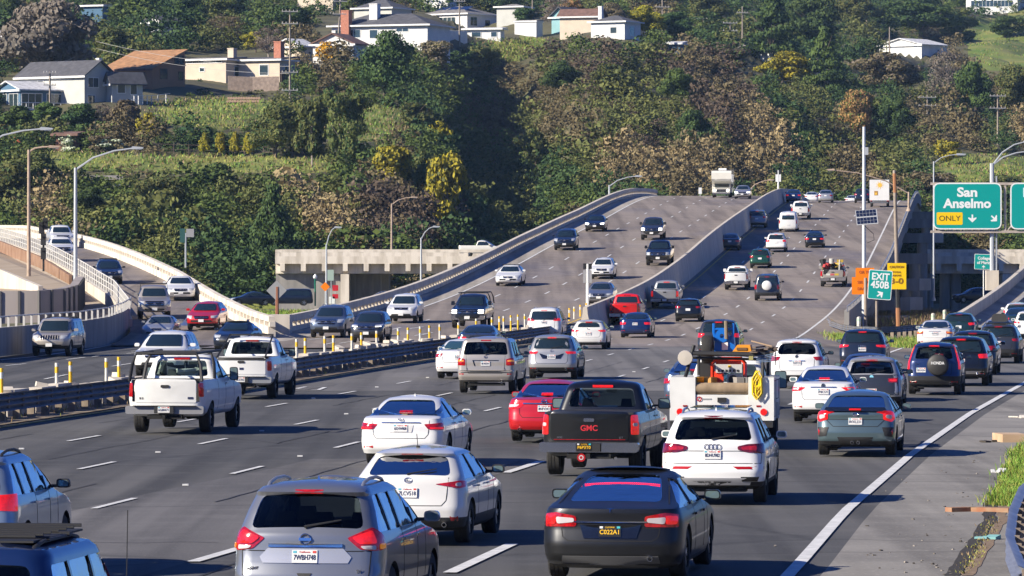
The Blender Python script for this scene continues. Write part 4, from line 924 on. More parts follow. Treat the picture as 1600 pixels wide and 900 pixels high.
    me.polygons.foreach_set('use_smooth', [True] * len(me.polygons)); me.set_sharp_from_angle(angle=R(32))
    body = bpy.data.objects.new('body', me); COL.objects.link(body); body.parent = root
    # ---- glazing
    gl = {'clear': GCLR, 'tint': GTNT, 'dark': GPRV}[t.get('gl', 'tint')] if deep else (GOPT if t.get('gl') == 'clear' else GOPQ)
    gf = (GCLR if t.get('gl') != 'dark' else GTNT) if deep else GOPQ
    dd = .004
    rgrow = lambda P, k: [(a * k, (b - (P[0][1] + P[-1][1]) / 2) * k + (P[0][1] + P[-1][1]) / 2) for a, b in P]
    fd = -.012 if deep else .014
    m = MB(); patch(m, rwp, gsh.rear(), gl, fd, .15, 3, 0.004); part(root, 'rear_window', m)
    m = MB(); patch(m, wsp, gsh.front(), gf if not deep else GCLR, fd + (.008 if not deep else 0), .12, 5, 0.004); part(root, 'windshield', m)
    for i, w_ in enumerate(wins):
        for sg in (-1, 1):
            m = MB(); patch(m, w_, gsh.side(sg), gf if i >= len(wins) - 1 else gl, fd, .2, 2, 0.004); part(root, 'window', m)
    if not deep and (det or away or True):
        m = MB(); ya = gsh.yr(zd0) + L / 2 + mr - .03; yb = gsh.yr(zd1) + L / 2 + mr * 1.2; yc = L / 2 + gsh.yf(zd1) - mfm * .5; yd = L / 2 + gsh.yf(zd0) - mfm * 1.4
        for sg in (-1, 1): patch(m, [(ya, zd0 - .01), (yd, zd0 - .01), (yc, zd1 + .01), (max(yb, ya), zd1 + .01)], gsh.side(sg), TRIM, .002, .2, 3, 0.0)
        part(root, 'window_trim', m)
    if deep:
        m = MB(); sm = t.get('seatm', SEAT); fy = L / 2 + gsh.yf(zd0) - 1.15; zb_ = zd0 - .06
        rows = [fy] + ([fy - .95] if (fy - .95) > gsh.yr(zd0) + L / 2 + .45 and not (is_p and not t.get('crew', True)) else [])
        for ri, yy in enumerate(rows):
            for sx in (-.40, .40) if ri == 0 else (-.46, 0, .46):
                ww = .46 if ri == 0 else .44; m.box((sx * fw, yy - L / 2, zb_ - .16), (ww, .14, .56), sm, rx=-.2, taper=.86); 
                m.box((sx * fw, yy - L / 2 - .08, zb_ + .19), (.24, .09, .17 if ri == 0 else .12), sm, rx=-.1, taper=.8)
        m.box((0, fy + .75 - L / 2, zb_ - .02), (1.3 * fw, .35, .2), INT)
        part(root, 'seats', m)
        m = MB(); m.tube([(-.58 * fw, fy + .45 - L / 2, zb_ + .02), (-.40 * fw, fy + .47 - L / 2, zb_ + .14), (-.22 * fw, fy + .45 - L / 2, zb_ + .02)], .018, INT, 5); m.box((0, fy + .7 - L / 2, zd1 - .07), (.22, .03, .07), INT); part(root, 'steering_wheel', m)
    if deep and len(splits):
        for sg in (-1, 1):
            m = MB()
            for q in splits: patch(m, [(q * fl - .035, zd0 - .005), (q * fl + .035, zd0 - .005), (q * fl + .02, zd1 + .005), (q * fl - .05, zd1 + .005)] if q * fl < L / 2 + gsh.yf(zd1) - mfm else [(0, 0), (0, .01), (.01, 0)], gsh.side(sg), TRIM, .006, .1, 2, .004) if q * fl < L / 2 + gsh.yf(zd1) - mfm else None
            part(root, 'pillar_trim', m)
    # ---- wheels
    tw = t.get('tw', .23 if not is_p else .28)
    for sx in (-1, 1):
        for yy in (-L / 2 + ro, L / 2 - fo): wheel(root, sx * (W / 2 - .03 - tw / 2), yy, wr, tw, det, t.get('steelw', False))
    # ---- body trim shared by both ends
    bm_ = MB(); rf, ff = sh.rear(), sh.front()
    if det:
        tg = t.get('gate')
        if tg: seam(bm_, S2(tg) + [S2(tg)[0]], rf)
        elif not is_p:
            zt_, zl = rz0 - .03, t.get('gl0', .60) * fz; a = S2(t['tail']); wI = t.get('gw', .60) * fw
            seam(bm_, [(-wI - .03, zt_), (-wI, zl + .08), (-wI + .07, zl), (wI - .07, zl), (wI, zl + .08), (wI + .03, zt_)], rf)
        for sg in (-1, 1):
            sf = sh.side(sg); ys = [q * fl for q in splits][-2 if len(splits) > 1 else -1:]
            if not is_p:
                for yq in ys: seam(bm_, [(yq, .34 * fz), (yq, zd0 - .01)], sf, .012)
                yq = L - (fo + wr + .26); seam(bm_, [(yq, .42 * fz), (yq, zd0 - .06)], sf, .012)
            else:
                yq = t['bed'] * fl; seam(bm_, [(yq - .02, .5), (yq - .02, 1.30 * fz)], sf, .02)
                for yq in (yq + 1.02, L - fo - wr - .3): seam(bm_, [(yq, .5), (yq, 1.25 * fz)], sf, .012)
        part(root, 'panel_gap', bm_)
        m = MB()
        for sg in (-1, 1):
            sf = sh.side(sg)
            for yq in ([splits[-1] * fl - .12 + .0, splits[-1] * fl - .12 - 1.0] if not is_p else [t['bed'] * fl + 1.15]):
                q = sf(yq, zd0 - .13); m.box((q.x + sg * .03, q.y, q.z), (.03, .17, .03), t.get('handle', pnt))
        part(root, 'door_handle', m)
    # ---- mirrors
    zm = zd0 + (.07 if not is_p else .10); ym = gsh.yf(zd0) - mfm * 1.6 - .12; mw, mh = t.get('mir', (.20, .13) if not is_p else (.22, .24))
    for sg in (-1, 1):
        q = gsh.side(sg)(ym + L / 2, zm); q.x = sg * max(abs(q.x), W * .40); m = MB()
        m.box((q.x + sg * .03, q.y, zm - .04), (.14, .05, .04), BLK); cx_ = q.x + sg * (.10 + mw / 2)
        m.prism(rpoly([(-mw / 2, -mh / 2), (mw / 2, -mh / 2), (mw / 2 - sg * .02, mh / 2), (-mw / 2, mh / 2)], .05), 0, .09, t.get('mirm', pnt), lambda u, v, w_: (cx_ + u, q.y - .05 + w_, zm + v)); mo = part(root, 'mirror', m, 50)
        if away and det:
            m = MB(); m.prism(rpoly([(-mw / 2 + .02, -mh / 2 + .02), (mw / 2 - .02, -mh / 2 + .02), (mw / 2 - .03, mh / 2 - .02), (-mw / 2 + .02, mh / 2 - .02)], .04), -.003, .0, mk('mirror_glass', (.25, .36, .38), .05, metal=.6), lambda u, v, w_: (cx_ + u, q.y - .052 + w_, zm + v)); part(mo, 'mirror_glass', m, 40)
    # ---- rear or front fittings
    if away:
        lm = LAMPON if brake else t.get('lamp', LAMP)
        for pi, (poly, mt) in enumerate([(t['tail'], lm)] + list(t.get('tail2', []))):
            mt = lm if mt is None else mt
            for s_ in (1, -1): m = MB(); P_ = S2(poly); patch(m, rpoly(P_ if s_ > 0 else mir(P_), .03, 2), rf, mt, .016 + .004 * pi if pi else .012, .06 if det > 1 else .1, 4 if det > 1 else 2, .01); part(root, 'tail_light', m)
        pz = t['plate'] * fz; pxo = t.get('platex', 0.0)
        fp = rf(pxo, pz) if not is_p else Vector((pxo, -L / 2 - .095, .615)); tilt = math.atan2(rf(pxo, pz + .06).y - rf(pxo, pz - .06).y, .12) if not is_p else 0
        M = Matrix.Translation(fp + Vector((0, -.022, 0))) @ Matrix.Rotation(math.pi / 2 - tilt, 4, 'X')
        dk = t.get('dkplate'); m = MB(); V = [M @ Vector(q) for q in ((-.152, -.076, -.012), (.152, -.076, -.012), (.152, .076, -.012), (-.152, .076, -.012), (-.152, -.076, .0), (.152, -.076, .0), (.152, .076, .0), (-.152, .076, .0))]
        m.add(V, [(3, 2, 1, 0), (4, 5, 6, 7), (0, 1, 5, 4), (1, 2, 6, 5), (2, 3, 7, 6), (3, 0, 4, 7)], PLK if dk else PLW); po = part(root, 'license_plate', m)
        if det and t.get('ptext'):
            put_text('plate_number', t['ptext'], .088, PLY if dk else PLB, po, M @ Matrix.Translation((0, -.014, .004)), .012, .265, ext=.001)
            put_text('plate_state', 'CALIFORNIA' if dk else 'California', .030, PLY if dk else PLR, po, M @ Matrix.Translation((0, .052, .004)), .01, .13, ext=.001)
            m = MB(); 
            for sx, mt in ((-.118, PLW if dk else mk('sticker_blue', (.1, .4, .5), .5)), (.118, mk('sticker_teal', (.05, .45, .5), .5) if dk else PLR)):
                V = [M @ Vector((sx + a, .053 + b, .003)) for a, b in ((-.022, -.014), (.022, -.014), (.022, .014), (-.022, .014))]; m.add(V, [(0, 1, 2, 3)], mt)
            m.build('plate_sticker', po, fix=False)
        if not is_p and kind not in ('fastback',) and t.get('third', True):
            m = MB(); z3 = rz1 + .045 * fz if kind in ('suv', 'hatch', 'van', 'cube', 'box_van') else rz1 - .03; wd3 = .17 if kind != 'sedan' else .14
            if kind == 'sedan' and not deep: z3 = rz1 - .02
            if kind == 'sedan': z3 = rz0 + .035
            patch(m, [(-wd3, z3 - .016), (wd3, z3 - .016), (wd3, z3 + .016), (-wd3, z3 + .016)], gsh.rear(), lm if not brake else LAMPON, .012, .2, 1, .012); part(root, 'brake_light', m)
        if det and not is_p and t.get('refl', True):
            for s_ in (1, -1): m = MB(); r_ = S2(t.get('reflp', [(.60, .44), (.60, .39), (.84, .39), (.84, .44)])); patch(m, r_ if s_ > 0 else mir(r_), rf, REFL, .006, .2, 1, .01); part(root, 'reflector', m)
        if det and t.get('badge', True) is not None and t.get('badge', True):
            bz = t.get('badgez', (rz0 - .07 if not is_p else 1.10)) * 1.0; q = rf(0, bz); tl = math.atan2(rf(0, bz + .05).y - rf(0, bz - .05).y, .1); MM = Matrix.Translation(q + Vector((0, -.012, 0))) @ Matrix.Rotation(math.pi / 2 - tl, 4, 'X'); m = MB(); bd_ = t.get('badge', 'oval')
            def ring(cx, cy, rx, ry, rt_): m.tube([MM @ Vector((cx + rx * math.cos(a * math.pi / 8), cy + ry * math.sin(a * math.pi / 8), 0)) for a in range(17)], rt_, CHROME, 5, caps=False)
            if bd_ == 'rings':
                for k in range(4): ring(-.105 + .07 * k, 0, .045, .045, .0065)
            elif bd_ == 'ringbar': ring(0, 0, .062, .062, .011); m.add([MM @ Vector(v) for v in ((-.075, -.017, .01), (.075, -.017, .01), (.075, .017, .01), (-.075, .017, .01))], [(0, 1, 2, 3)], CHROME)
            elif bd_ == 't': m.add([MM @ Vector(v) for v in ((-.045, .035, .008), (-.045, .05, .008), (.045, .05, .008), (.045, .035, .008), (.010, .035, .008), (0, -.05, .008), (-.010, .035, .008))], [(0, 1, 2, 3, 4, 5, 6)], CHROME)
            elif bd_ == 'oval': ring(0, 0, .055, .04, .007); m.tube([MM @ Vector(v) for v in ((-.02, .022, 0), (-.03, -.015, 0), (.035, -.01, 0))], .006, CHROME, 4)
            elif bd_ == 'disc': m.lathe([(0, .012), (.055, .012), (.06, 0)], q + Vector((0, 0, 0)), (0, -1, 0), t.get('badgem', CHROME), 16)
            if m.f: part(root, 'badge', m)
        if det and kind in ('suv', 'hatch', 'van', 'cube') and t.get('wiper', True):
            m = MB(); A_ = gsh.rear()(-.02, rz0 + .02) + Vector((0, -.03, 0)); B_ = gsh.rear()(.42 * fw, rz0 + .10) + Vector((0, -.03, 0)); m.tube([A_, B_], [.016, .008], BLK, 5); part(root, 'wiper', m)
        if det and not is_p:
            m = MB()
            for q in t.get('exh', [.55]): m.lathe([(.03, -.05), (.038, -.05), (.038, .12), (.0, .10)], (q, -L / 2 + .05, .31 * fz if kind != 'suv' else .36), (0, 1, 0), CHROME, 12)
            part(root, 'exhaust', m)
            m = MB(); m.box((0, -L / 2 + .45, .27 * fz), (W * .62, .5, .10), UNDER); m.box((-.5, -L / 2 + .55, .24), (.3, .35, .14), UNDER); part(root, 'underbody', m)
        if det and t.get('bar', 0):
            bz0, bz1, bw = t['bar']; m = MB(); patch(m, S2([(-bw, bz0), (bw, bz0), (bw, bz1), (-bw, bz1)]), rf, CHROME, .02, .2, 1, .01); part(root, 'chrome_strip', m)
        for poly, mt, nm in t.get('extra', []):
            mt = pnt if mt is None else mt; m = MB(); P_ = S2(poly); patch(m, P_, rf, mt, .024 if is_p else .011, .07, 5, .01)
            if nm.endswith('2'): part(root, nm.rstrip('2'), m); m = MB(); patch(m, mir(P_), rf, mt, .011, .07, 5, .01)
            part(root, nm.rstrip('2'), m)
        for s_, sz, xx, zz, mt in t.get('words', []) if det else []:
            q = rf(xx * fw, zz * fz); put_text('lettering', s_, sz, mt, root, Matrix.Translation(q + Vector((0, -.014, 0))) @ Matrix.Rotation(math.pi / 2, 4, 'X'), .02)
        if is_p:
            m = MB(); y_ = -L / 2; bmn = t.get('bump', CHROME)
            m.prism(rpoly([(-W / 2 * .99, .50), (W / 2 * .99, .50), (W / 2 * 1.0, .70), (-W / 2 * 1.0, .70)], .05), y_ - .10, y_ + .16, bmn, lambda u, v, w_: (u, w_ + .08 * (abs(u) / (W / 2)) ** 3, v)); bo = part(root, 'rear_bumper', m, 40)
            m = MB(); m.box((0, y_ - .106, .60), (.50, .01, .17), BLK); m.box((0, y_ - .02, .708), (W * .8, .2, .012), BLK); m.box((0, y_ + .1, .42), (.9, .2, .10), UNDER); m.box((0, y_ - .06, .43), (.09, .2, .09), UNDER)
            part(root, 'bumper_step', m)
            m = MB(); tp = t.get('tgc', pnt); patch(m, rpoly(S2([(-.78, .76), (.78, .76), (.78, 1.285), (-.78, 1.285)]), .03), rf, tp, .014, .2, 3, .02); to = part(root, 'tailgate', m)
            m = MB(); q = rf(0, 1.16 * fz); m.prism(rpoly([(-.11, -.035), (.11, -.035), (.11, .035), (-.11, .035)], .03), 0, .02, t.get('hnd', BLK), lambda u, v, w_: (u, q.y - .035 + w_, q.z + v)); part(to, 'handle', m)
            m = MB(); z3 = (H - .115); q = csh.rear()(0, z3); m.box((0, q.y - .01, z3 + .01), (.42, .06, .05), lm); part(root, 'brake_light', m)
            if t.get('cover'): m = MB(); m.bbox(-W / 2 * .88, W / 2 * .88, y0b, y1b, 1.27 * fz, 1.315 * fz, mk('vinyl_cover', (.02, .02, .02), .55)); part(root, 'bed_cover', m)
            m = MB(); m.tube([(.45, -L / 2 + .3, .40), (.55, -L / 2 + .0, .38)], .035, CHROME, 8); part(root, 'exhaust', m)
            mm = MB(); mm.lathe([(0, -.2), (.07, -.2), (.07, .2), (0, .2)], (0, -L / 2 + ro, .40), (0, 1, 0), UNDER, 10); mm.box((0, -L / 2 + ro, .40), (W * .8, .12, .12), UNDER); mm.box((0, -.2, .46), (W * .6, L * .7, .1), UNDER); part(root, 'axle', mm)
    else:
        hl = t.get('head', [(.52, .78), (.55, .66), (.90, .66), (1.02, .80)] if kind in ('sedan', 'hatch', 'fastback') else [(.58, .98), (.60, .80), (.95, .80), (1.02, .98)] if not is_p else [(.62, 1.06), (.62, .84), (.98, .84), (1.0, 1.06)])
        for s_ in (1, -1): m = MB(); P_ = S2(hl); patch(m, rpoly(P_ if s_ > 0 else mir(P_), .04, 2), ff, HEADON if t.get('hlon') else HEAD, .012, .1, 2, .01); part(root, 'headlight', m)
        gr = t.get('grille', [(-.42, .76), (-.38, .62), (.38, .62), (.42, .76)] if kind in ('sedan', 'hatch', 'fastback') else [(-.50, .96), (-.46, .72), (.46, .72), (.50, .96)] if not is_p else [(-.56, 1.08), (-.56, .80), (.56, .80), (.56, 1.08)])
        m = MB(); patch(m, rpoly(S2(gr), .05), ff, TRIM, .018, .1, 4, .01); go = part(root, 'grille', m)
        m = MB(); zc = sum(q[1] for q in gr) / len(gr) * fz; wg = max(q[0] for q in gr) * fw * .95
        if t.get('bars', 1): 
            for dz_ in ((-.05, .05) if is_p or kind == 'suv' else (0,)): patch(m, [(-wg, zc + dz_ - .012), (wg, zc + dz_ - .012), (wg, zc + dz_ + .012), (-wg, zc + dz_ + .012)], ff, CHROME, .030, .1, 1, .01)
        if t.get('slots'):
            for k in range(8): xx = -.42 + .12 * k; patch(m, S2([(xx - .012, gr[1][1]), (xx + .025, gr[1][1]), (xx + .025, gr[0][1]), (xx - .012, gr[0][1])]), ff, pnt, .032, .1, 1, .01)
        q = ff(0, zc); m.lathe([(0, .03), (.07, .03), (.08, 0)], q, (0, 1, 0), CHROME, 12); part(go, 'grille_bar', m)
        m = MB(); lz = .50 if not is_p else .60
        patch(m, rpoly(S2([(-.62, lz - .06), (.62, lz - .06), (.58, lz + .05), (-.58, lz + .05)]), .04), ff, t.get('lowc', BLK), .012, .1, 4, .01); part(root, 'air_intake', m)
        pz = lz * fz + .03; q = ff(0, pz); m = MB(); m.box((0, q.y + .03, pz), (.305, .012, .152), PLW); part(root, 'license_plate', m)
        if is_p:
            m = MB(); y_ = L / 2; m.prism(rpoly([(-W / 2 * .97, .50), (W / 2 * .97, .50), (W / 2 * .97, .74), (-W / 2 * .97, .74)], .05), y_ - .28, y_ + .07, t.get('bump', CHROME), lambda u, v, w_: (u, w_ - .22 * (abs(u) / (W / 2)) ** 2.5, v)); part(root, 'front_bumper', m, 40)
            m = MB(); m.box((0, q.y + .20, .62), (.305, .012, .152), PLW); m.box((0, q.y + .185, .56), (.9, .01, .08), BLK); part(root, 'license_plate', m)
        for poly, mt, nm in t.get('extra', []):
            m = MB(); P_ = S2(poly); patch(m, P_, ff, pnt if mt is None else mt, .008, .15, 2, .01)
            if nm.endswith('2'): patch(m, mir(P_), ff, pnt if mt is None else mt, .008, .15, 2, .01)
            part(root, nm.rstrip('2'), m)
        if t.get('visor', True):
            m = MB()
            for sx in (-.35, .35): m.box((sx * fw, gsh.yf(zd0) - 1.25, zd0 + .02), (.42, .14, .5), SEAT)
    # roof fittings
    if t.get('rails'):
        zr = gsh.zt - .01; 
        for sg in (-1, 1):
            xx = sg * W * .31; ya, yb = gsh.yr(gsh.zt - .05) + .12, gsh.yf(gsh.zt - .05) - .15; zz = gsh.zt - .035
            m = MB(); m.tube([(xx, ya, zz - .05), (xx, ya + .18, zz + .02), (xx, ya + .5, zz + .055), (xx, yb - .5, zz + .055), (xx, yb - .18, zz + .02), (xx, yb, zz - .05)], .022, t.get('railm', STEEL), 6); part(root, 'roof_rail', m, 60)
        if t.get('xbars'):
            m = MB()
            for q in (.3, .7): yy = ya + (yb - ya) * q; m.tube([(-W * .33, yy, zz + .075), (W * .33, yy, zz + .075)], .022, BLK, 6)
            part(root, 'roof_rack', m)
    if t.get('fin'):
        yy = gsh.yr(gsh.zt - .03) + .25; m = MB(); m.add([(-.03, yy - .05, gsh.zt - .03), (.03, yy - .05, gsh.zt - .03), (0, yy + .16, gsh.zt - .02), (0, yy - .03, gsh.zt + .07)], [(0, 1, 3), (1, 2, 3), (2, 0, 3), (0, 2, 1)], t.get('finm', pnt)); part(root, 'antenna', m)
    if t.get('mast'):
        yy = gsh.yr(gsh.zt - .03) + .2; m = MB(); m.tube([(0, yy, gsh.zt - .02), (0, yy - .12, gsh.zt + .22)], .007, BLK, 4); m.tube([(0, yy, gsh.zt - .02), (0, yy, gsh.zt + .03)], .03, BLK, 6); part(root, 'antenna', m)
    root['_d'] = 0; del root['_d']
    return root, sh, gsh, dict(L=L, W=W, H=H, fz=fz, fw=fw, fl=fl)
# ================================================================ hillside
HC = {  # photo column -> rows (photo row, distance); a real terrain, given in bearings
 -400: [(476, 600), (400, 640), (300, 700), (235, 760), (200, 790), (165, 820), (95, 930), (30, 1080), (-40, 1250), (-150, 1500)],
 0: [(476, 600), (400, 640), (300, 700), (240, 755), (200, 790), (165, 820), (95, 930), (30, 1080), (-40, 1250), (-150, 1500)],
 200: [(476, 600), (400, 630), (290, 690), (240, 745), (200, 775), (155, 830), (85, 950), (30, 1080), (-40, 1250), (-150, 1500)],
 400: [(476, 600), (400, 620), (290, 680), (245, 735), (200, 780), (150, 850), (100, 930), (60, 1020), (-20, 1250), (-150, 1500)],
 600: [(476, 600), (395, 620), (290, 690), (230, 750), (170, 830), (122, 900), (84, 960), (62, 1000), (0, 1200), (-150, 1500)],
 660: [(476, 605), (395, 630), (300, 700), (235, 765), (175, 850), (125, 915), (90, 970), (66, 1010), (0, 1210), (-150, 1500)],
 690: [(476, 610), (400, 640), (300, 715), (235, 785), (175, 870), (125, 935), (92, 980), (67, 1015), (0, 1215), (-150, 1500)],
 735: [(476, 630), (400, 690), (310, 810), (260, 895), (205, 985), (150, 1030), (110, 1050), (74, 1066), (0, 1230), (-150, 1500)],
 825: [(476, 640), (400, 700), (305, 825), (255, 900), (200, 965), (150, 1005), (100, 1032), (64, 1050), (0, 1250), (-150, 1500)],
 895: [(476, 640), (400, 690), (303, 768), (254, 805), (200, 858), (150, 912), (100, 975), (63, 1038), (0, 1260), (-150, 1500)],
 1000: [(476, 650), (400, 690), (300, 750), (252, 785), (200, 845), (150, 905), (100, 975), (65, 1040), (0, 1300), (-150, 1500)],
 1120: [(476, 660), (400, 700), (305, 760), (250, 800), (200, 860), (150, 930), (112, 1000), (88, 1050), (10, 1350), (-150, 1600)],
 1300: [(476, 680), (400, 720), (320, 790), (270, 860), (210, 950), (160, 1030), (120, 1110), (85, 1200), (0, 1500), (-150, 1800)],
 1500: [(476, 680), (400, 740), (320, 820), (280, 860), (240, 930), (170, 1050), (115, 1200), (80, 1300), (0, 1550), (-150, 1800)],
 2000: [(476, 680), (400, 740), (320, 820), (280, 860), (240, 930), (170, 1050), (115, 1200), (80, 1300), (0, 1550), (-150, 1800)]}
hu = np.arange(-400, 2001, 12.5); nv = 130; cu_ = sorted(HC); arr = np.array([HC[c] for c in cu_], float)
vv = np.linspace(0, 9, nv); GY = np.zeros((len(hu), nv)); Gy = np.zeros((len(hu), nv))
colY = np.array([[np.interp(v, range(10), a[:, 1]) for v in vv] for a in arr]); coly = np.array([[np.interp(v, range(10), a[:, 0]) for v in vv] for a in arr])
for j in range(nv): GY[:, j] = np.interp(hu, cu_, colY[:, j]); Gy[:, j] = np.interp(hu, cu_, coly[:, j])
for _ in range(3):
    for G_ in (GY, Gy): G_[1:-1] = (G_[:-2] + G_[1:-1] + G_[2:]) / 3; G_[:, 1:-1] = (G_[:, :-2] + 2 * G_[:, 1:-1] + G_[:, 2:]) / 4
GX = (hu[:, None] - CX) * GY / F; GZ = EYE - (Gy - HZ) * GY / F
GZ += .7 * np.sin(GX * .21 + GY * .13) * np.sin(GY * .17 - GX * .05) * np.clip((GY - 620) / 60, 0, 1)
GZ += (2.0 * np.sin(GX * .16 + np.sin(GY * .05) * 1.5) * np.cos(GY * .045 + GX * .03)) * np.clip((GY - 700) / 60, 0, 1) * np.clip((hu[:, None] - 620) / 100, .25, 1)
GZ[:, 0] = -3
PYg = HZ - (GZ - EYE) * F / GY
def hill(px, py):
    i = min(max((px + 400) / 12.5, 0), len(hu) - 1.001); a = int(i); f = i - a; out = []
    for c in (a, a + 1):
        row = PYg[c]; k = int(np.argmax(row <= py)) if (row <= py).any() else nv - 1
        k = max(k, 1); t = (row[k - 1] - py) / max(1e-6, row[k - 1] - row[k]); out.append(GY[c, k - 1] + (GY[c, k] - GY[c, k - 1]) * min(1, max(0, t)))
    Y = out[0] * (1 - f) + out[1] * f; return Vector((xw(px, Y), Y, zw(py, Y)))
GRASS = [((40, 234), (140, 240), (330, 243), (500, 246), (540, 268), (420, 272), (250, 270), (100, 266)), ((245, 165), (330, 152), (420, 158), (440, 205), (330, 200), (262, 195)), ((455, 170), (520, 142), (620, 172), (640, 205), (560, 225), (470, 215)),
         ((770, 62), (840, 60), (850, 78), (800, 98), (760, 84)), ((1490, 40), (1600, 20), (1800, 20), (1800, 115), (1530, 108)), ((1440, 262), (1500, 240), (1700, 250), (1700, 300), (1470, 292)), ((330, 478), (700, 462), (700, 500), (330, 500))]
def inside(poly, x, y):
    c = False; j = len(poly) - 1
    for i in range(len(poly)):
        if (poly[i][1] > y) != (poly[j][1] > y) and x < (poly[j][0] - poly[i][0]) * (y - poly[i][1]) / (poly[j][1] - poly[i][1]) + poly[i][0]: c = not c
        j = i
    return c
def grass_at(x, y): return any(inside(p, x, y) for p in GRASS)
M_SOIL = mk('hill_soil', (.060, .055, .025), .95, scale=.08, col2=(.12, .11, .045), det=9, bump=.6, bd=.5)
M_GRS = mk('hill_grass', (.08, .15, .015), .9, scale=.12, col2=(.24, .23, .06), det=9, bump=.6, bd=.4)
nu = len(hu); V = np.stack([GX, GY, GZ], -1).reshape(-1, 3); ii, jj = np.meshgrid(np.arange(nu - 1), np.arange(nv - 1), indexing='ij'); q = (ii * nv + jj).ravel()
Fq = np.stack([q, q + nv, q + nv + 1, q + 1], -1)
me = bpy.data.meshes.new('hillside'); me.from_pydata(V.tolist(), [], Fq.tolist()); me.materials.append(M_SOIL); me.materials.append(M_GRS)
mi = [1 if grass_at(hu[a] + 6, (PYg[a, b] + PYg[a, b + 1]) / 2) else 0 for a, b in zip(ii.ravel(), jj.ravel())]
me.polygons.foreach_set('material_index', mi); me.polygons.foreach_set('use_smooth', [True] * len(mi))
ho = bpy.data.objects.new('hillside', me); COL.objects.link(ho); struct(ho)

# low wooded hills added out of view to darken the horizon in reflections
m = MB(); n = 72; vs = []; rr0 = random.Random(2); hs = [rr0.uniform(.6, 1.1) for _ in range(n + 1)]
for k in range(n + 1):
    a = R(32 + (360 - 64) * k / n) ; h_ = 105 * (hs[k] + hs[max(0, k - 1)] + hs[min(n, k + 1)]) / 3 * (1 if abs(k - n / 2) < n * .44 else .8)
    for rad, z in ((700, -3), (820, h_ * .45), (950, h_), (1200, h_ * .9), (1500, -5)): vs.append((math.sin(a) * rad * (1 + .1 * math.sin(k)), math.cos(a) * rad * (1 + .1 * math.sin(k)), z))
m.add(vs, [(5 * k + j, 5 * k + j + 1, 5 * k + j + 6, 5 * k + j + 5) for k in range(n) for j in range(4)], mk('unseen_woods', (.035, .045, .018), .95, scale=.02, col2=(.09, .085, .04), det=8)); struct(m.build('unseen_hills', fix=False))

# ---------------------------------------------------------------- foliage
def leaf_cloud(lobes, n, size, rg, flat=.7, shell=.55, rn=.42):
    """n leaf-sized quads spread over lobes (cx, cy, cz, rx, ry, rz)"""
    L = np.array(lobes); w = L[:, 3] * L[:, 5]; w = w / w.sum(); k = rg.choice(len(L), n, p=w); d = rg.normal(size=(n, 3)); d /= np.linalg.norm(d, axis=1)[:, None]
    r = shell + (1.08 - shell) * rg.random(n) ** .6; c = L[k, :3] + d * r[:, None] * L[k, 3:]
    c += rg.normal(size=(n, 3)) * size * .3
    nn = d * flat + rg.normal(size=(n, 3)) * rn; nn /= np.linalg.norm(nn, axis=1)[:, None]
    t = np.cross(nn, rg.normal(size=(n, 3))); t /= np.linalg.norm(t, axis=1)[:, None] + 1e-9; b = np.cross(nn, t); s = (size * rg.uniform(.32, 1.5, n))[:, None]; s2 = s * rg.uniform(.45, .9, n)[:, None]
    return np.stack([c - t * s - b * s2 * .2, c - b * s2, c + t * s - b * s2 * .1, c + b * s2], 1)
def cloud_mesh(name, quads, mat, idx=None, mats=()):
    n = len(quads); me = bpy.data.meshes.new(name); me.vertices.add(n * 4); me.vertices.foreach_set('co', quads.reshape(-1)); me.loops.add(n * 4); me.loops.foreach_set('vertex_index', np.arange(n * 4, dtype=np.int32))
    me.polygons.add(n); me.polygons.foreach_set('loop_start', np.arange(0, n * 4, 4, dtype=np.int32)); me.polygons.foreach_set('loop_total', np.full(n, 4, dtype=np.int32))
    me.materials.append(mat)
    for q_ in mats: me.materials.append(q_)
    if idx is not None: me.polygons.foreach_set('material_index', idx.astype(np.int32))
    me.update(); me.validate(); return me
def leafm(name, c, c2, sc=.35, rnd=.12):
    m = mk(name, c, .75, scale=sc, col2=c2, det=6, rnd=rnd, spec=.2); return m
LM = {'dark': leafm('leaf_dark', (0.026, 0.058, 0.020), (0.072, 0.109, 0.029)), 'olive': leafm('leaf_olive', (0.072, 0.090, 0.026), (0.167, 0.167, 0.046)), 'brown': leafm('leaf_brown', (0.095, 0.078, 0.040), (0.205, 0.165, 0.080)),
      'grey': leafm('leaf_grey', (0.109, 0.102, 0.084), (0.232, 0.181, 0.145)), 'yellow': leafm('leaf_yellow', (0.232, 0.217, 0.017), (0.435, 0.362, 0.029)), 'gold': leafm('leaf_gold', (0.551, 0.319, 0.014), (0.797, 0.493, 0.029)), 'orange': leafm('leaf_rust', (0.290, 0.174, 0.065), (0.464, 0.275, 0.102)),
      'green': leafm('leaf_green', (0.051, 0.094, 0.022), (0.123, 0.167, 0.036)), 'twig': leafm('twigs', (0.13, 0.105, 0.080), (0.25, 0.20, 0.155)), 'purple': leafm('leaf_purple', (0.065, 0.048, 0.036), (0.14, 0.10, 0.068)), 'white': leafm('blossom', (0.652, 0.667, 0.551), (0.290, 0.377, 0.145))}
BARK = mk('bark', (.11, .085, .065), .9, var=.3, scale=3, bump=.4); BARKP = mk('pale_bark', (.34, .29, .24), .85, var=.25, scale=2)
rgs = np.random.default_rng(5)
def lobes_round(rg, n, w=1.0, h=1.0, z0=.35, lw=.34):
    out = []
    for _ in range(n):
        a = rg.uniform(0, 6.28); z = z0 + (h - z0) * rg.uniform(.08, .88); rad = (1 - ((z - (z0 + h) / 2) / ((h - z0) / 2)) ** 2 * .8) ** .5 * .5 * w * rg.uniform(.15, .85); s = lw * rg.uniform(.55, 1.1)
        out.append((rad * math.cos(a), rad * math.sin(a), z, s * w * .6, s * w * .6, s * h * .38))
    return out
TREE = {}
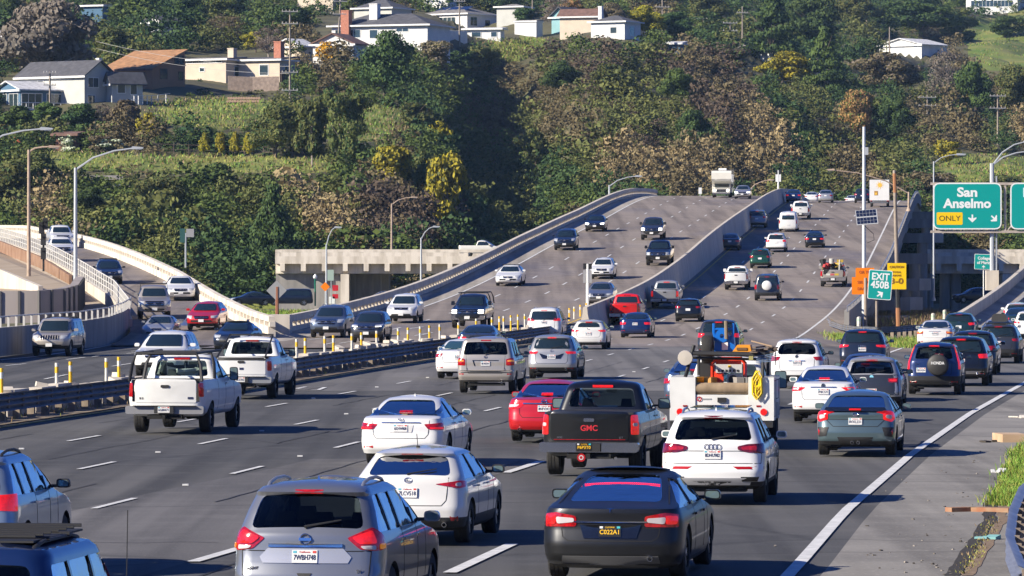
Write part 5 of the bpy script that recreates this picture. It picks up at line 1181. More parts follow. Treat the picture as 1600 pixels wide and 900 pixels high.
def tree_kind(kind, var, leaf, big=False):
    key = (kind, var, leaf, big)
    if key in TREE: return TREE[key]
    rg = np.random.default_rng(abs(hash((kind, var))) % 1000 if 0 else (len(kind) * 31 + ord(kind[0]) * 7 + var * 13)); m = MB()
    # unit tree: height 1, crown width 1 (scaled per object)
    if kind == 'round': lob = lobes_round(rg, 26, 1, 1, .18); n, sz, sh = 5200, .034, .45; tr = [((0, 0, 0), (.02, .01, .3), .05), ]
    elif kind == 'tall': lob = [(rg.uniform(-.3, .3), rg.uniform(-.3, .3), z, rg.uniform(.10, .22), rg.uniform(.10, .22), rg.uniform(.07, .13)) for z in np.linspace(.25, .92, 30)]; n, sz, sh = 5600, .032, .4; tr = []
    elif kind == 'cone': lob = [((1 - z) * .42 * math.cos(a), (1 - z) * .42 * math.sin(a), z, .10 + .2 * (1 - z), .10 + .2 * (1 - z), .05) for z in np.linspace(.12, .95, 13) for a in rg.uniform(0, 6.28, 4)]; n, sz, sh = 4600, .034, .3; tr = []
    elif kind == 'bush': lob = lobes_round(rg, 14, 1, 1, .0, .42); n, sz, sh = 2600, .045, .5; tr = []
    elif kind == 'bare': lob = lobes_round(rg, 22, 1, 1, .25, .30); n, sz, sh = 2300, .022, .1; tr = []
    if big: n, sz = int(n * 2.4), sz * .62
    quads = leaf_cloud(lob, n, sz, rg, 1.0, sh)
    if kind != 'bush': quads[:, :, 2] = np.maximum(quads[:, :, 2], .05)
    alt = LM['twig'] if leaf in ('grey', 'brown', 'twig') else LM['dark'] if leaf in ('olive', 'green') else LM['olive'] if leaf in ('yellow', 'gold') else LM['green']
    idx = (rg.random(n) < .22).astype(int)
    cm = cloud_mesh('crown', quads, LM[leaf], idx, (alt,))
    bk = BARKP if leaf in ('grey', 'twig') or kind == 'tall' else BARK
    m.tube([(0, 0, -.08), (.01, 0, .15), (.03, .02, .45), (.02, .0, .8)], [.035, .026, .017, .006], bk, 6, False)
    for k in range(9 if kind != 'bare' else 22):
        a = rg.uniform(0, 6.28); z = rg.uniform(.12, .55); L_ = rg.uniform(.2, .42); e = (math.cos(a) * L_, math.sin(a) * L_, z + L_ * rg.uniform(.4, 1.1)); m.tube([(.01, 0, z), (e[0] * .5, e[1] * .5, z + (e[2] - z) * .6), e], [.013, .008, .003], bk, 4, False)
    tmp = m.build('trunk', fix=False); tm = tmp.data; bpy.data.objects.remove(tmp); TREE[key] = (cm, tm); return TREE[key]
def tree(px, yb, yt, wpx, kind, leaf, label, cat='tree', var=0, Y=None, group='trees and bushes on the hillside', name=None, over=1.0):
    p = hill(px, yb) if Y is None else Vector((xw(px, Y), Y, zw(yb, Y)))
    s = F / p.y; h = (yb - yt) / s * over; w_ = wpx / s; cm, tm = tree_kind(kind, var, leaf, w_ > 7)
    r = thing(name or ('shrub' if kind == 'bush' else 'conifer_tree' if kind == 'cone' else 'bare_tree' if kind == 'bare' else 'tree'), label, cat, p, random.uniform(0, 6.28), group); r.scale = (w_, w_, h)
    for nm, d_ in (('crown', cm), ('trunk', tm)): o = bpy.data.objects.new(nm, d_); COL.objects.link(o); o.parent = r
    return r
TL = [
 (62, 150, -12, 165, 'round', 'grey', 'huge grey-brown eucalyptus towering behind the blue-grey house'),
 (10, 60, -12, 70, 'round', 'dark', 'dark tree in the upper left corner'),
 (185, 108, 38, 88, 'round', 'olive', 'olive round tree between the eucalyptus and the orange-roofed house'),
 (232, 120, 62, 60, 'bare', 'olive', 'thin leaning tree in front of the orange-roofed house'),
 (298, 60, -12, 66, 'round', 'dark', 'dark green tree at the top right of the hillside fence'),
 (352, 72, 22, 88, 'bare', 'brown', 'leafless brown tree behind the cream flat-roofed house'),
 (345, 45, -14, 95, 'round', 'olive', 'dark olive tree at the top edge above the leafless brown tree'),
 (400, 82, 48, 46, 'round', 'yellow', 'yellow-green tree behind the cream house chimney'),
 (448, 70, 4, 90, 'round', 'dark', 'deep green tree at the top behind the tall utility pole'),
 (420, 95, 40, 60, 'bare', 'twig', 'purple-brown leafless tree left of the tall utility pole'),
 (511, 108, 62, 46, 'round', 'gold', 'golden flowering tree beside the small white gabled house'),
 (600, 160, 42, 104, 'round', 'dark', 'big dark green oak in front of the long white house'),
 (622, 70, 42, 40, 'round', 'gold', 'small orange-yellow tree crown right behind the big oak'),
 (680, 110, 58, 70, 'bush', 'brown', 'brownish bush right of the big oak below the white fence'),
 (738, 118, 66, 80, 'bush', 'olive', 'olive bush at the top of the shaded gully'),
 (540, 272, 138, 80, 'tall', 'olive', 'tall upright eucalyptus clump with pale stems in mid-slope'),
 (488, 262, 150, 60, 'tall', 'olive', 'tall olive tree left of the pale-stemmed eucalyptus clump'),
 (430, 248, 158, 92, 'round', 'olive', 'broad olive tree below the tall utility pole'),
 (652, 210, 156, 64, 'round', 'olive', 'olive-yellow tree on the spur edge above the bright yellow tree'),
 (690, 236, 186, 42, 'round', 'yellow', 'bright yellow flowering tree at the edge of the dark gully'),
 (612, 302, 222, 70, 'round', 'yellow', 'yellow-green tree on the lower slope left of the gully'),
 (652, 310, 232, 70, 'round', 'olive', 'olive tree merging with the yellow-green one on the lower slope'),
 (697, 372, 240, 78, 'tall', 'yellow', 'tall yellow-olive tree above the overpass lamp'),
 (232, 226, 174, 46, 'round', 'yellow', 'lime green shrub-like tree in the garden under the white deck'),
 (192, 210, 152, 60, 'round', 'brown', 'dark reddish-brown round tree below the blue-grey house'),
 (160, 205, 160, 40, 'bare', 'twig', 'pinkish leafless sapling below the blue-grey house'),
 (122, 208, 158, 62, 'round', 'dark', 'dark green garden tree right of the slim utility pole'),
 (70, 205, 158, 60, 'round', 'green', 'dark garden tree just left of the slim utility pole'),
 (22, 212, 162, 66, 'round', 'green', 'green garden tree below the glass-fronted cottage'),
 (160, 240, 208, 40, 'bush', 'brown', 'dry russet garden bush above the grass strip'),
 (178, 236, 214, 50, 'bush', 'white', 'white-flowering garden bush above the grass strip'),
 (105, 236, 206, 34, 'bush', 'white', 'small white-flowering bush near the brown shed'),
 (330, 232, 198, 68, 'bush', 'green', 'wide pale green bush at the top of the grass strip'),
 (318, 246, 206, 20, 'round', 'yellow', 'first of the four small yellow-green trees along the grass strip'),
 (344, 246, 204, 20, 'round', 'yellow', 'second of the four small yellow-green trees along the grass strip'),
 (367, 246, 204, 20, 'round', 'yellow', 'third of the four small yellow-green trees along the grass strip'),
 (391, 248, 204, 22, 'round', 'yellow', 'fourth and rightmost of the small yellow-green trees along the grass strip'),
 (62, 310, 236, 110, 'round', 'olive', 'broad olive tree behind the left lamp post'),
 (10, 330, 250, 80, 'round', 'olive', 'olive tree at the left edge above the on-ramp'),
 (150, 345, 290, 90, 'round', 'dark', 'dark tree just above the on-ramp parapet, right of the steel lamp'),
 (250, 350, 272, 96, 'round', 'olive', 'olive tree in the lower middle of the left slope'),
 (342, 305, 252, 72, 'round', 'green', 'green tree right of the small pale terrace wall'),
 (318, 392, 325, 86, 'round', 'olive', 'olive bank-side tree behind the small two-panel sign'),
 (428, 440, 288, 92, 'cone', 'dark', 'dark pine standing left of the low overpass'),
 (235, 392, 335, 80, 'bush', 'green', 'green thicket above the on-ramp parapet'),
 (1012, 62, 6, 74, 'round', 'yellow', 'yellow-olive tree right of the low white house'),
 (1058, 70, 14, 60, 'round', 'dark', 'dark tree behind the utility pole near the low white house'),
 (868, 50, -10, 60, 'bare', 'twig', 'leafless tree above the small white shed'),
 (900, 40, -6, 50, 'round', 'orange', 'rusty orange tree at the top behind the teal gable'),
 (955, 44, 2, 60, 'round', 'brown', 'brown tree behind the low white house'),
 (818, 40, 10, 40, 'round', 'dark', 'dark small tree left of the white mast pole'),
 (1205, 100, -14, 96, 'cone', 'dark', 'tall dark pine at the top, right of the two utility poles'),
 (1270, 90, -14, 96, 'round', 'dark', 'dark spreading tree at the top right of the tall pine'),
 (1288, 150, 42, 70, 'cone', 'green', 'blue-green conifer left of the brown round tree'),
 (1222, 135, 76, 92, 'round', 'yellow', 'yellow-green round tree below the tall dark pine'),
 (1392, 150, 78, 118, 'round', 'brown', 'large brown round tree in front of the pale roofs'),
 (1338, 222, 134, 66, 'round', 'orange', 'orange-brown tree with a bare lower trunk on the right slope'),
 (1480, 175, 74, 92, 'bare', 'grey', 'grey leafless spreading tree on the right slope'),
 (1400, 225, 145, 70, 'round', 'dark', 'dark green tree right of the orange-brown one'),
 (1525, 190, 92, 78, 'round', 'green', 'green tree left of the white-crossarmed pole at right'),
 (1590, 185, 95, 70, 'round', 'olive', 'olive tree at the right picture edge on the upper slope'),
 (1440, 60, -14, 130, 'round', 'dark', 'wide dark tree at the top between two pale roofs'),
 (1345, 50, -14, 80, 'round', 'olive', 'olive tree at the top edge left of the wide dark tree'),
 (1500, 62, 6, 60, 'bush', 'olive', 'olive bush left of the pale green meadow'),
 (1110, 48, -14, 80, 'round', 'olive', 'olive tree at the top edge near the small white crossarms'),
 (838, 268, 198, 62, 'round', 'olive', 'olive tree at the foot of the shaded gully'),
 (1482, 258, 214, 46, 'bush', 'yellow', 'small yellow-green bush beside the lower green meadow'),
 (1140, 110, 70, 60, 'bush', 'purple', 'purple-brown bush beside the white bungalow'),
 (1570, 330, 270, 80, 'round', 'olive', 'olive tree between the two green overhead signs'),
 (880, 150, 92, 70, 'round', 'dark', 'dark green tree on the central spur below the teal gable'),
 (950, 155, 95, 72, 'round', 'olive', 'olive tree on the central spur below the low white house'),
 (1060, 165, 104, 66, 'round', 'green', 'green tree on the central spur below the pole'),
 (1090, 250, 165, 74, 'round', 'dark', 'dark tree in the crease of the right slope'),
 (1450, 320, 262, 80, 'bush', 'brown', 'brown brush left of the green overhead sign'),
 (560, 395, 345, 80, 'bush', 'olive', 'olive thicket directly behind the low overpass'),
 (780, 20, -20, 70, 'round', 'dark', 'dark tree crown at the top edge above the solar roof'),
 (560, 14, -20, 60, 'round', 'olive', 'olive tree crown at the top edge behind the chimneys'),
 (220, 30, -20, 90, 'round', 'dark', 'dark tree at the top edge left of the hillside fence'),
 (1570, 60, 20, 60, 'bush', 'dark', 'dark bush at the top of the pale green meadow'),
]
for k, (px, yb, yt, w_, kd, lf, lb) in enumerate(TL): tree(px, yb, yt, w_, kd, lf, lb, 'bush' if kd == 'bush' else 'tree', k % 2)
# scrub covering the slopes: one mass per colour
SK = {}
for nm in range(5):
    for cl, (nl, n_, s_) in enumerate(((5, 100, .085), (8, 230, .052), (12, 430, .038))): SK[nm, cl] = leaf_cloud(lobes_round(rgs, nl, 1, 1, 0, (.5, .42, .36)[cl]), n_, s_, rgs, 1.1, .6)
def blocked(x, y): return grass_at(x, y) or any(a - 6 < x < c + 6 and b < y < d + 6 for a, b, c, d in HB)
HB = [(0, 115, 290, 175), (285, 80, 445, 135), (500, 20, 790, 66), (795, 30, 1005, 52), (1150, 75, 1215, 100), (1375, 62, 1480, 88)]
pools = {k: [] for k in ('olive', 'brown', 'dark', 'green', 'purple', 'straw')}
LM['straw'] = leafm('leaf_straw', (0.217, 0.174, 0.087), (0.377, 0.290, 0.145))
for py in np.arange(-60, 470, 7.5):
    for px in np.arange(-120, 1720, 13):
        x = px + rgs.uniform(-6, 6); y = py + rgs.uniform(-4, 4)
        if grass_at(x, y) and rgs.random() < .93: continue
        if any(a - 4 < x < c + 4 and b < y < d + 10 for a, b, c, d in HB) and rgs.random() < .95: continue
        p = hill(x, y); s = F / p.y
        n1 = math.sin(x * .013 + 1.3 * math.sin(y * .021)) + math.sin(x * .031 - y * .027 + 2) + rgs.normal() * .25
        if 560 < x < 720 and 290 < y < 400: w_ = ('brown', 'purple', 'brown', 'olive')
        elif 940 < x < 1210 and 245 < y < 310: w_ = ('straw', 'brown', 'straw', 'brown')
        elif x < 560 and 270 < y < 400: w_ = ('olive', 'green', 'olive', 'straw')
        elif 770 < x < 1180 and 100 < y < 250: w_ = ('brown', 'olive', 'purple', 'brown')
        elif x > 1180 and 180 < y < 330: w_ = ('brown', 'olive', 'dark', 'straw')
        else: w_ = ('olive', 'dark', 'green', 'brown')
        c = w_[int(min(3, max(0, (n1 + 2) * .9)))]
        big = rgs.random() ** 2.2; wd = (2.3 + 4.4 * big + (3.5 if rgs.random() < .07 else 0)) * (1.0 if y > 120 else 1.35); h = wd * rgs.uniform(.55, 1.05)
        if 940 < x < 1210 and 245 < y < 310: h *= 1.0; wd *= .8
        if blocked(x, y - 9) or blocked(x, y - 20): wd = min(wd, 1.9); h = min(h, .9)
        elif blocked(x, y - 34): wd = min(wd, 3.2); h = min(h, 2.0)
        a = rgs.uniform(0, 6.28); ca, sa = math.cos(a), math.sin(a); Q = SK[int(rgs.integers(5)), 0 if wd < 3 else 1 if wd < 5 else 2]
        Q2 = np.empty_like(Q); Q2[..., 0] = (Q[..., 0] * ca - Q[..., 1] * sa) * wd + p.x; Q2[..., 1] = (Q[..., 0] * sa + Q[..., 1] * ca) * wd + p.y; Q2[..., 2] = Q[..., 2] * h + p.z - .15 * h
        pools[c].append(Q2)
LB_ = {'olive': 'olive chaparral covering the hillside', 'brown': 'brown leafless brush across the slopes', 'dark': 'dark green undergrowth on the hillside', 'green': 'fresh green scrub on the lower slopes', 'purple': 'purple-brown thickets on the slopes', 'straw': 'dry straw-coloured brush on the cut bank'}
for k, v in pools.items():
    o = bpy.data.objects.new('scrub', cloud_mesh('scrub', np.concatenate(v), LM[k])); COL.objects.link(o); tag(o, LB_[k], 'scrub', kind='stuff')
pts = []
for gpoly in GRASS[:-1]:
    xs_ = [p[0] for p in gpoly]; ys_ = [p[1] for p in gpoly]
    for _ in range(260):
        x, y = random.uniform(min(xs_), max(xs_)), random.uniform(min(ys_), max(ys_))
        if -100 < x < 1700 and inside(gpoly, x, y): pts.append(hill(x, y))
blades('hill_grass', pts, 26000, .5, [M_GRS, M_GRS, G1, G2, G3], 'lush green grass on the terraces of the hillside', 9, 1.8, .5, .08)
gp_ = [Vector((xw(x, Y), Y, -.75)) for Y in range(350, 520, 6) for x in np.arange(340, 640, 9) if CX + (interp(LB, Y) - 1.0) * F / Y > x]
blades('field_grass', gp_, 16000, .45, [G1, G1, G2, M_GRS], 'bright green field grass behind the diamond sign', 10, 1.4, .3, .06)
m = MB(); m.add([(xw(300, 340), 330, -.55), (xw(560, 330), 330, -.55), (xw(800, 520), 520, -.85), (xw(300, 520), 520, -.85)], [(0, 1, 2, 3)], M_GRS); struct(m.build('grass_field', fix=False))
m = MB(); m.add([(-80, 515, -.80), (20, 515, -.80), (20, 552, -.80), (-80, 552, -.80)], [(0, 1, 2, 3)], ASPH_OLD); struct(m.build('side_road', fix=False))
m = MB(); m.add([(30, 530, -.80), (90, 530, -.80), (90, 556, -.80), (30, 556, -.80)], [(0, 1, 2, 3)], ASPH_OLD); struct(m.build('side_road', fix=False))

# ---------------------------------------------------------------- houses
def wallm(n, c): return mk('wall_' + n, c, .85, var=.07, scale=.6, det=6)
def roofm(n, c): return mk('roof_' + n, c, .85, var=.25, scale=1.2, det=8, bump=.3)
WTRIM = mk('white_trim', (.72, .72, .70), .6); WGL = mk('window_glass', (.03, .05, .06), .06, coat=1, spec=.6)
def house(cpx, yb, wa, wb, eave, rise, wall, roof, label, kind='gable_u', th=35, wins_a=(), wins_b=(), chim=None, over=.6, cat='house', name='house', trim=WTRIM, Y=None, extra=None):
    p = hill(cpx, yb) if Y is None else Vector((xw(cpx, Y), Y, zw(yb, Y))); s = F / p.y; t = R(th); la = wa / (s * math.cos(t)); lb = wb / (s * math.sin(t))
    U = Vector((-math.cos(t), math.sin(t), 0)); Vv = Vector((math.sin(t), math.cos(t), 0)); r = thing(name, label, cat, p, 0, 'houses on the hillside' if cat == 'house' else None)
    fr = lambda u, v, w_: U * u + Vv * v + Vector((0, 0, w_))
    def bx(m, u0, u1, v0, v1, z0, z1, mat):
        c = [fr(u, v, z) for z in (z0, z1) for u, v in ((u0, v0), (u1, v0), (u1, v1), (u0, v1))]; m.add(c, [(0, 1, 2, 3), (4, 7, 6, 5), (0, 4, 5, 1), (1, 5, 6, 2), (2, 6, 7, 3), (3, 7, 4, 0)], mat)
    m = MB(); bx(m, 0, la, 0, lb, -4, eave, wall)
    o = over; z1 = eave + rise
    if kind == 'gable_u': m.add([fr(0, 0, eave), fr(0, lb, eave), fr(0, lb / 2, z1), fr(la, 0, eave), fr(la, lb, eave), fr(la, lb / 2, z1)], [(0, 1, 2), (3, 5, 4)], wall)
    if kind == 'gable_v': m.add([fr(0, 0, eave), fr(la, 0, eave), fr(la / 2, 0, z1), fr(0, lb, eave), fr(la, lb, eave), fr(la / 2, lb, z1)], [(0, 2, 1), (3, 4, 5)], wall)
    if kind == 'shed': m.add([fr(0, 0, eave), fr(0, lb, eave), fr(0, lb, z1), fr(la, 0, eave), fr(la, lb, eave), fr(la, lb, z1)], [(0, 1, 2), (3, 5, 4), (1, 4, 5, 2)], wall)
    m.build('wall', r)
    m = MB(); e0 = eave + .02; tk = .22
    def slab(pts, mat):
        n = len(pts); lo = [q - Vector((0, 0, tk)) for q in pts]; m.add(pts + lo, [tuple(range(n)), tuple(range(2 * n - 1, n - 1, -1))] + [(i, (i + 1) % n, n + (i + 1) % n, n + i) for i in range(n)], mat)
    dz = rise * o / (lb / 2) if kind == 'gable_u' else rise * o / (la / 2) if kind == 'gable_v' else 0
    if kind == 'gable_u':
        slab([fr(-o, -o, e0 - dz + tk), fr(la + o, -o, e0 - dz + tk), fr(la + o, lb / 2, z1 + tk), fr(-o, lb / 2, z1 + tk)], roof); slab([fr(-o, lb / 2 + .01, z1 + tk), fr(la + o, lb / 2 + .01, z1 + tk), fr(la + o, lb + o, e0 - dz + tk), fr(-o, lb + o, e0 - dz + tk)], roof)
    elif kind == 'gable_v':
        slab([fr(-o, -o, e0 - dz + tk), fr(-o, lb + o, e0 - dz + tk), fr(la / 2, lb + o, z1 + tk), fr(la / 2, -o, z1 + tk)], roof); slab([fr(la / 2 + .01, -o, z1 + tk), fr(la / 2 + .01, lb + o, z1 + tk), fr(la + o, lb + o, e0 - dz + tk), fr(la + o, -o, e0 - dz + tk)], roof)
    elif kind == 'hip':
        q = min(la, lb) / 2; A_, B_, C_, D_ = fr(-o, -o, e0), fr(la + o, -o, e0), fr(la + o, lb + o, e0), fr(-o, lb + o, e0)
        E_, F_ = (fr(q, lb / 2, z1), fr(la - q, lb / 2, z1)) if la >= lb else (fr(la / 2, q, z1), fr(la / 2, lb - q, z1))
        if la >= lb: m.add([A_, B_, C_, D_, E_, F_], [(0, 1, 5, 4), (1, 2, 5), (2, 3, 4, 5), (3, 0, 4), (3, 2, 1, 0)], roof)
        else: m.add([A_, B_, C_, D_, E_, F_], [(0, 1, 4), (1, 2, 5, 4), (2, 3, 5), (3, 0, 4, 5), (3, 2, 1, 0)], roof)
    elif kind == 'shed': slab([fr(-o, -o, e0 + tk), fr(la + o, -o, e0 + tk), fr(la + o, lb + o, z1 + tk), fr(-o, lb + o, z1 + tk)], roof)
    else: slab([fr(-o, -o, e0 + tk), fr(la + o, -o, e0 + tk), fr(la + o, lb + o, e0 + tk + rise), fr(-o, lb + o, e0 + tk + rise)], roof)
    ro_ = m.build('roof', r)
    if kind != 'shed' or 1:
        m = MB(); ez = eave - dz if kind.startswith('gable') else eave; bx(m, -o - .03, la + o + .03, -o - .06, -o - .01, ez - .12, ez + .2, trim); bx(m, -o - .06, -o - .01, -o, lb + o, eave - .12, eave + .12, trim) if kind in ('hip', 'flat') else None; m.build('fascia', r)
    def win(face, a0, a1, z0, z1_):
        L = la if face == 'a' else lb; a0 *= L; a1 *= L; m = MB()
        f = (lambda a, d, z: fr(a, -d, z)) if face == 'a' else (lambda a, d, z: fr(-d, a, z)); w_ = .12
        def bb(m, x0, x1, zz0, zz1, d0, d1, mat):
            c = [f(x, d, z) for z in (zz0, zz1) for x, d in ((x0, d0), (x1, d0), (x1, d1), (x0, d1))]; m.add(c, [(0, 1, 2, 3), (4, 7, 6, 5), (0, 4, 5, 1), (1, 5, 6, 2), (2, 6, 7, 3), (3, 7, 4, 0)], mat)
        for x0, x1, q0, q1 in ((a0 - w_, a1 + w_, z0 - w_, z0), (a0 - w_, a1 + w_, z1_, z1_ + w_), (a0 - w_, a0, z0, z1_), (a1, a1 + w_, z0, z1_)): bb(m, x0, x1, q0, q1, .0, .08, trim)
        n = max(1, int((a1 - a0) / 1.1))
        for k in range(1, n): bb(m, a0 + (a1 - a0) * k / n - .04, a0 + (a1 - a0) * k / n + .04, z0, z1_, .0, .07, trim)
        wo_ = m.build('window', r); m = MB(); bb(m, a0, a1, z0, z1_, .005, .03, WGL); m.build('pane', wo_)
    for a in wins_a: win('a', *a)
    for a in wins_b: win('b', *a)
    for c_ in (chim or []):
        u, v, z0, z1_, sz, cm = c_; m = MB(); bx(m, u * la - sz, u * la + sz, v * lb - sz, v * lb + sz, z0, z1_, cm); bx(m, u * la - sz - .08, u * la + sz + .08, v * lb - sz - .08, v * lb + sz + .08, z1_, z1_ + .15, cm); m.build('chimney', r)
    if extra: extra(r, bx, fr, la, lb)
    return r
RG = roofm('grey', (.085, .085, .095)); RLG = roofm('light_grey', (.20, .19, .18)); RBR = roofm('brown', (.16, .09, .07)); ROR = roofm('orange', (.36, .19, .09)); RWH = roofm('white', (.62, .62, .62))
W1, W2, W3, W4, W5, W6 = wallm('white', (.70, .70, .68)), wallm('pale_grey', (.50, .50, .46)), wallm('cream', (.58, .49, .38)), wallm('orange', (.42, .20, .10)), wallm('blue', (.07, .15, .24)), wallm('teal', (.22, .40, .42))
BRICK = mk('brick', (.42, .17, .11), .9, var=.2, scale=4); SOLAR = mk('solar_panel', (.012, .018, .045), .15, coat=1)
house(132, 163, 112, 42, 4.9, 2.3, W2, RG, 'two-storey blue-grey house with a dark grey gable roof on the upper left', th=38, wins_a=[(.62, .70, 3.6, 4.1)], wins_b=[(.12, .46, 2.9, 4.4), (.66, .80, 3.1, 4.3), (.10, .34, .3, 1.5)], chim=[(.05, .6, 6, 7.6, .35, W1)])
house(175, 160, 10, 46, 3.6, 1.3, W2, RG, 'lower blue-grey wing to the right of the two-storey house', kind='gable_v', th=60, wins_b=[(.18, .42, 1.6, 3.0), (.6, .8, 1.4, 3.0)])
def deck1(r, bx, fr, la, lb):
    m = MB(); bx(m, -1.8, 0, -1.5, lb + 1, -.25, 0, WTRIM)
    for k in range(9): q = -1.4 + (lb + 2.2) * k / 8; bx(m, -1.85, -1.75, q, q + .1, 0, 1.05, WTRIM)
    bx(m, -1.85, -1.75, -1.4, lb + 1, .95, 1.05, WTRIM); m.build('balcony', r)
house(32, 170, 44, 64, 3.2, 1.3, W5, RWH, 'blue cottage with a white roof and a wall of white-framed windows at the left edge', kind='gable_v', th=52, wins_a=[(.1, .45, .4, 2.5), (.55, .95, .4, 2.5)], wins_b=[(.03, .48, .3, 2.5), (.60, .92, .3, 2.5)], extra=deck1)
house(238, 140, 84, 47, 3.4, 3.6, W4, ROR, 'rust-orange wooden house with a steep orange shed roof', kind='shed', th=36, wins_a=[(.15, .30, 1.0, 2.9), (.55, .70, 1.0, 2.9)], wins_b=[(.24, .44, 2.0, 3.6), (.68, .95, 4.6, 6.0), (.80, .92, 1.9, 3.2)], over=.35, trim=RBR)
house(353, 130, 70, 24, 4.2, .5, W3, RLG, 'cream flat-roofed house with a long clerestory strip', kind='flat', th=28, wins_a=[(.50, .60, 2.2, 2.8), (.1, .9, 3.7, 4.0)], wins_b=[(.5, .8, .8, 3.0)], chim=[(.05, .5, 4.4, 6.2, .6, W3)])
house(437, 128, 66, 22, 3.9, .6, W3, RG, 'cream house with one white-framed window and a red brick chimney', kind='flat', th=26, wins_a=[(.28, .48, 1.3, 3.1)], chim=[(.20, .5, 4.2, 7.2, .7, BRICK)], wins_b=[(.3, .7, 1, 3)])
house(470, 100, 42, 20, 3.4, 1.3, W3, RWH, 'small pale house with a white gable behind the utility pole', kind='gable_v', th=40)
house(552, 104, 64, 20, 4.3, 1.8, W1, RBR, 'small white gabled house with a brown roof beside the golden tree', kind='gable_v', th=22, wins_a=[(.12, .24, 1.8, 3.2)])
house(668, 82, 152, 34, 5.4, 2.6, W1, RG, 'long white house with a dark hip roof and two chimneys on the ridge', kind='hip', th=22, wins_a=[(.20, .32, 4.2, 4.8), (.52, .60, 3.0, 4.6), (.70, .84, 3.2, 4.7), (.90, .96, 3.0, 4.7)], chim=[(.84, -.02, -1, 8.4, .85, BRICK), (.62, .3, 5, 9.8, .85, W1)], over=.8)
def sol(r, bx, fr, la, lb):
    m = MB()
    for k in range(3):
        a0, a1 = .16 + .24 * k, .36 + .24 * k; m.add([fr(a0 * la, .08 * lb, 4.0), fr(a1 * la, .08 * lb, 4.0), fr(a1 * la, .42 * lb, 5.6), fr(a0 * la, .42 * lb, 5.6)], [(0, 1, 2, 3)], SOLAR)
    m.build('solar_panel', r)
house(730, 46, 74, 50, 3.6, 2.2, W1, RLG, 'white house with dark solar panels on its grey hip roof', kind='hip', th=36, wins_a=[(.25, .6, 1.2, 2.9)], wins_b=[(.1, .3, 1, 2.9), (.55, .7, 1.2, 2.4)], extra=sol)
house(612, 40, 60, 30, 3.8, 2.2, W2, RG, 'grey-roofed wing with blue panels rising behind the long white house', kind='hip', th=30, Y=1075)
house(816, 34, 40, 14, 3.4, .8, W2, RLG, 'low grey-roofed garage left of the white shed', kind='hip', th=24)
house(838, 58, 34, 10, 3.4, .3, W1, RLG, 'small boxy white shed beside the white mast pole', kind='flat', th=24, over=.15)
house(782, 66, 56, 6, 2.8, .3, W1, RWH, 'white open garden pavilion at the top of the gully', kind='flat', th=16, wins_a=[(.1, .26, 1.2, 2.2), (.55, .8, 1.2, 2.2)])
house(888, 50, 26, 24, 3.6, 1.8, W6, RG, 'teal gabled house left of the low white house', kind='gable_v', th=40)
house(976, 62, 52, 26, 3.7, 1.5, W1, RG, 'low white house with a dark roof and corner window on the central ridge', kind='hip', th=30, wins_a=[(.24, .42, 1.4, 2.6)], wins_b=[(.3, .6, .9, 2.8)], chim=[(.9, .4, 4, 7, .4, W1)])
house(935, 50, 60, 10, 3.6, 1.3, W3, RBR, 'brown-roofed wing left of the low white house', kind='gable_u', th=20, Y=1065)
house(1207, 102, 56, 10, 3.2, 1.9, W1, RLG, 'white bungalow with a grey hip roof at the head of the right slope', kind='hip', th=22)
house(1063, 92, 22, 6, 3.0, .4, W5, RWH, 'tiny blue hut with a pale roof among the ridge trees', kind='flat', th=20)
house(1440, 92, 62, 44, 3.6, 1.6, W1, RWH, 'pale wide-roofed house on the upper right slope', kind='gable_v', th=42)
house(1590, 18, 78, 30, 4.6, .6, W1, RLG, 'white modern house at the very top right', kind='flat', th=20, wins_a=[(.1, .9, 1.6, 3.4)])
house(160, 40, 34, 8, 4.2, .3, W5, RLG, 'blue flat-roofed house behind the big eucalyptus at the top', kind='flat', th=26)
house(252, 66, 28, 34, 4.2, 1.2, W1, RG, 'white gabled house above the orange-roofed one', kind='gable_v', th=46, wins_a=[(.2, .35, 1.6, 3.0), (.6, .8, 1.6, 3.0)], wins_b=[(.6, .8, 2, 3)])
house(8, 82, 20, 8, 3.4, .8, W1, RLG, 'white house corner at the left picture edge behind the eucalyptus', kind='gable_u', th=30)
house(700, 12, 40, 14, 5.0, .8, W1, RWH, 'white house at the top edge above the solar roof', kind='flat', th=30)
house(520, 16, 56, 20, 4.0, 1.2, W3, RBR, 'beige house at the top edge left of the white chimney', kind='gable_u', th=24)
house(1278, 138, 24, 18, 3.0, 1.0, W3, RLG, 'small grey-roofed cottage half hidden in the right slope trees', kind='gable_u', th=36)
house(118, 236, 32, 6, 2.4, .4, mk('shed_brown', (.14, .07, .05), .9), RBR, 'dark brown garden shed above the grass strip', kind='flat', th=20, cat='shed', name='shed', trim=RBR)
house(32, 232, 12, 3, 2.2, .1, mk('terracotta', (.55, .14, .07), .8), mk('terracotta', (.55, .14, .07), .8), 'small terracotta-red hut at the left end of the gardens', kind='flat', th=16, over=.05, cat='shed', name='shed', trim=RBR)
house(8, 208, 14, 3, 1.4, .1, mk('terracotta', (.55, .14, .07), .8), mk('terracotta', (.55, .14, .07), .8), 'terracotta block at the left picture edge', kind='flat', th=16, over=.05, cat='shed', name='shed', trim=RBR)
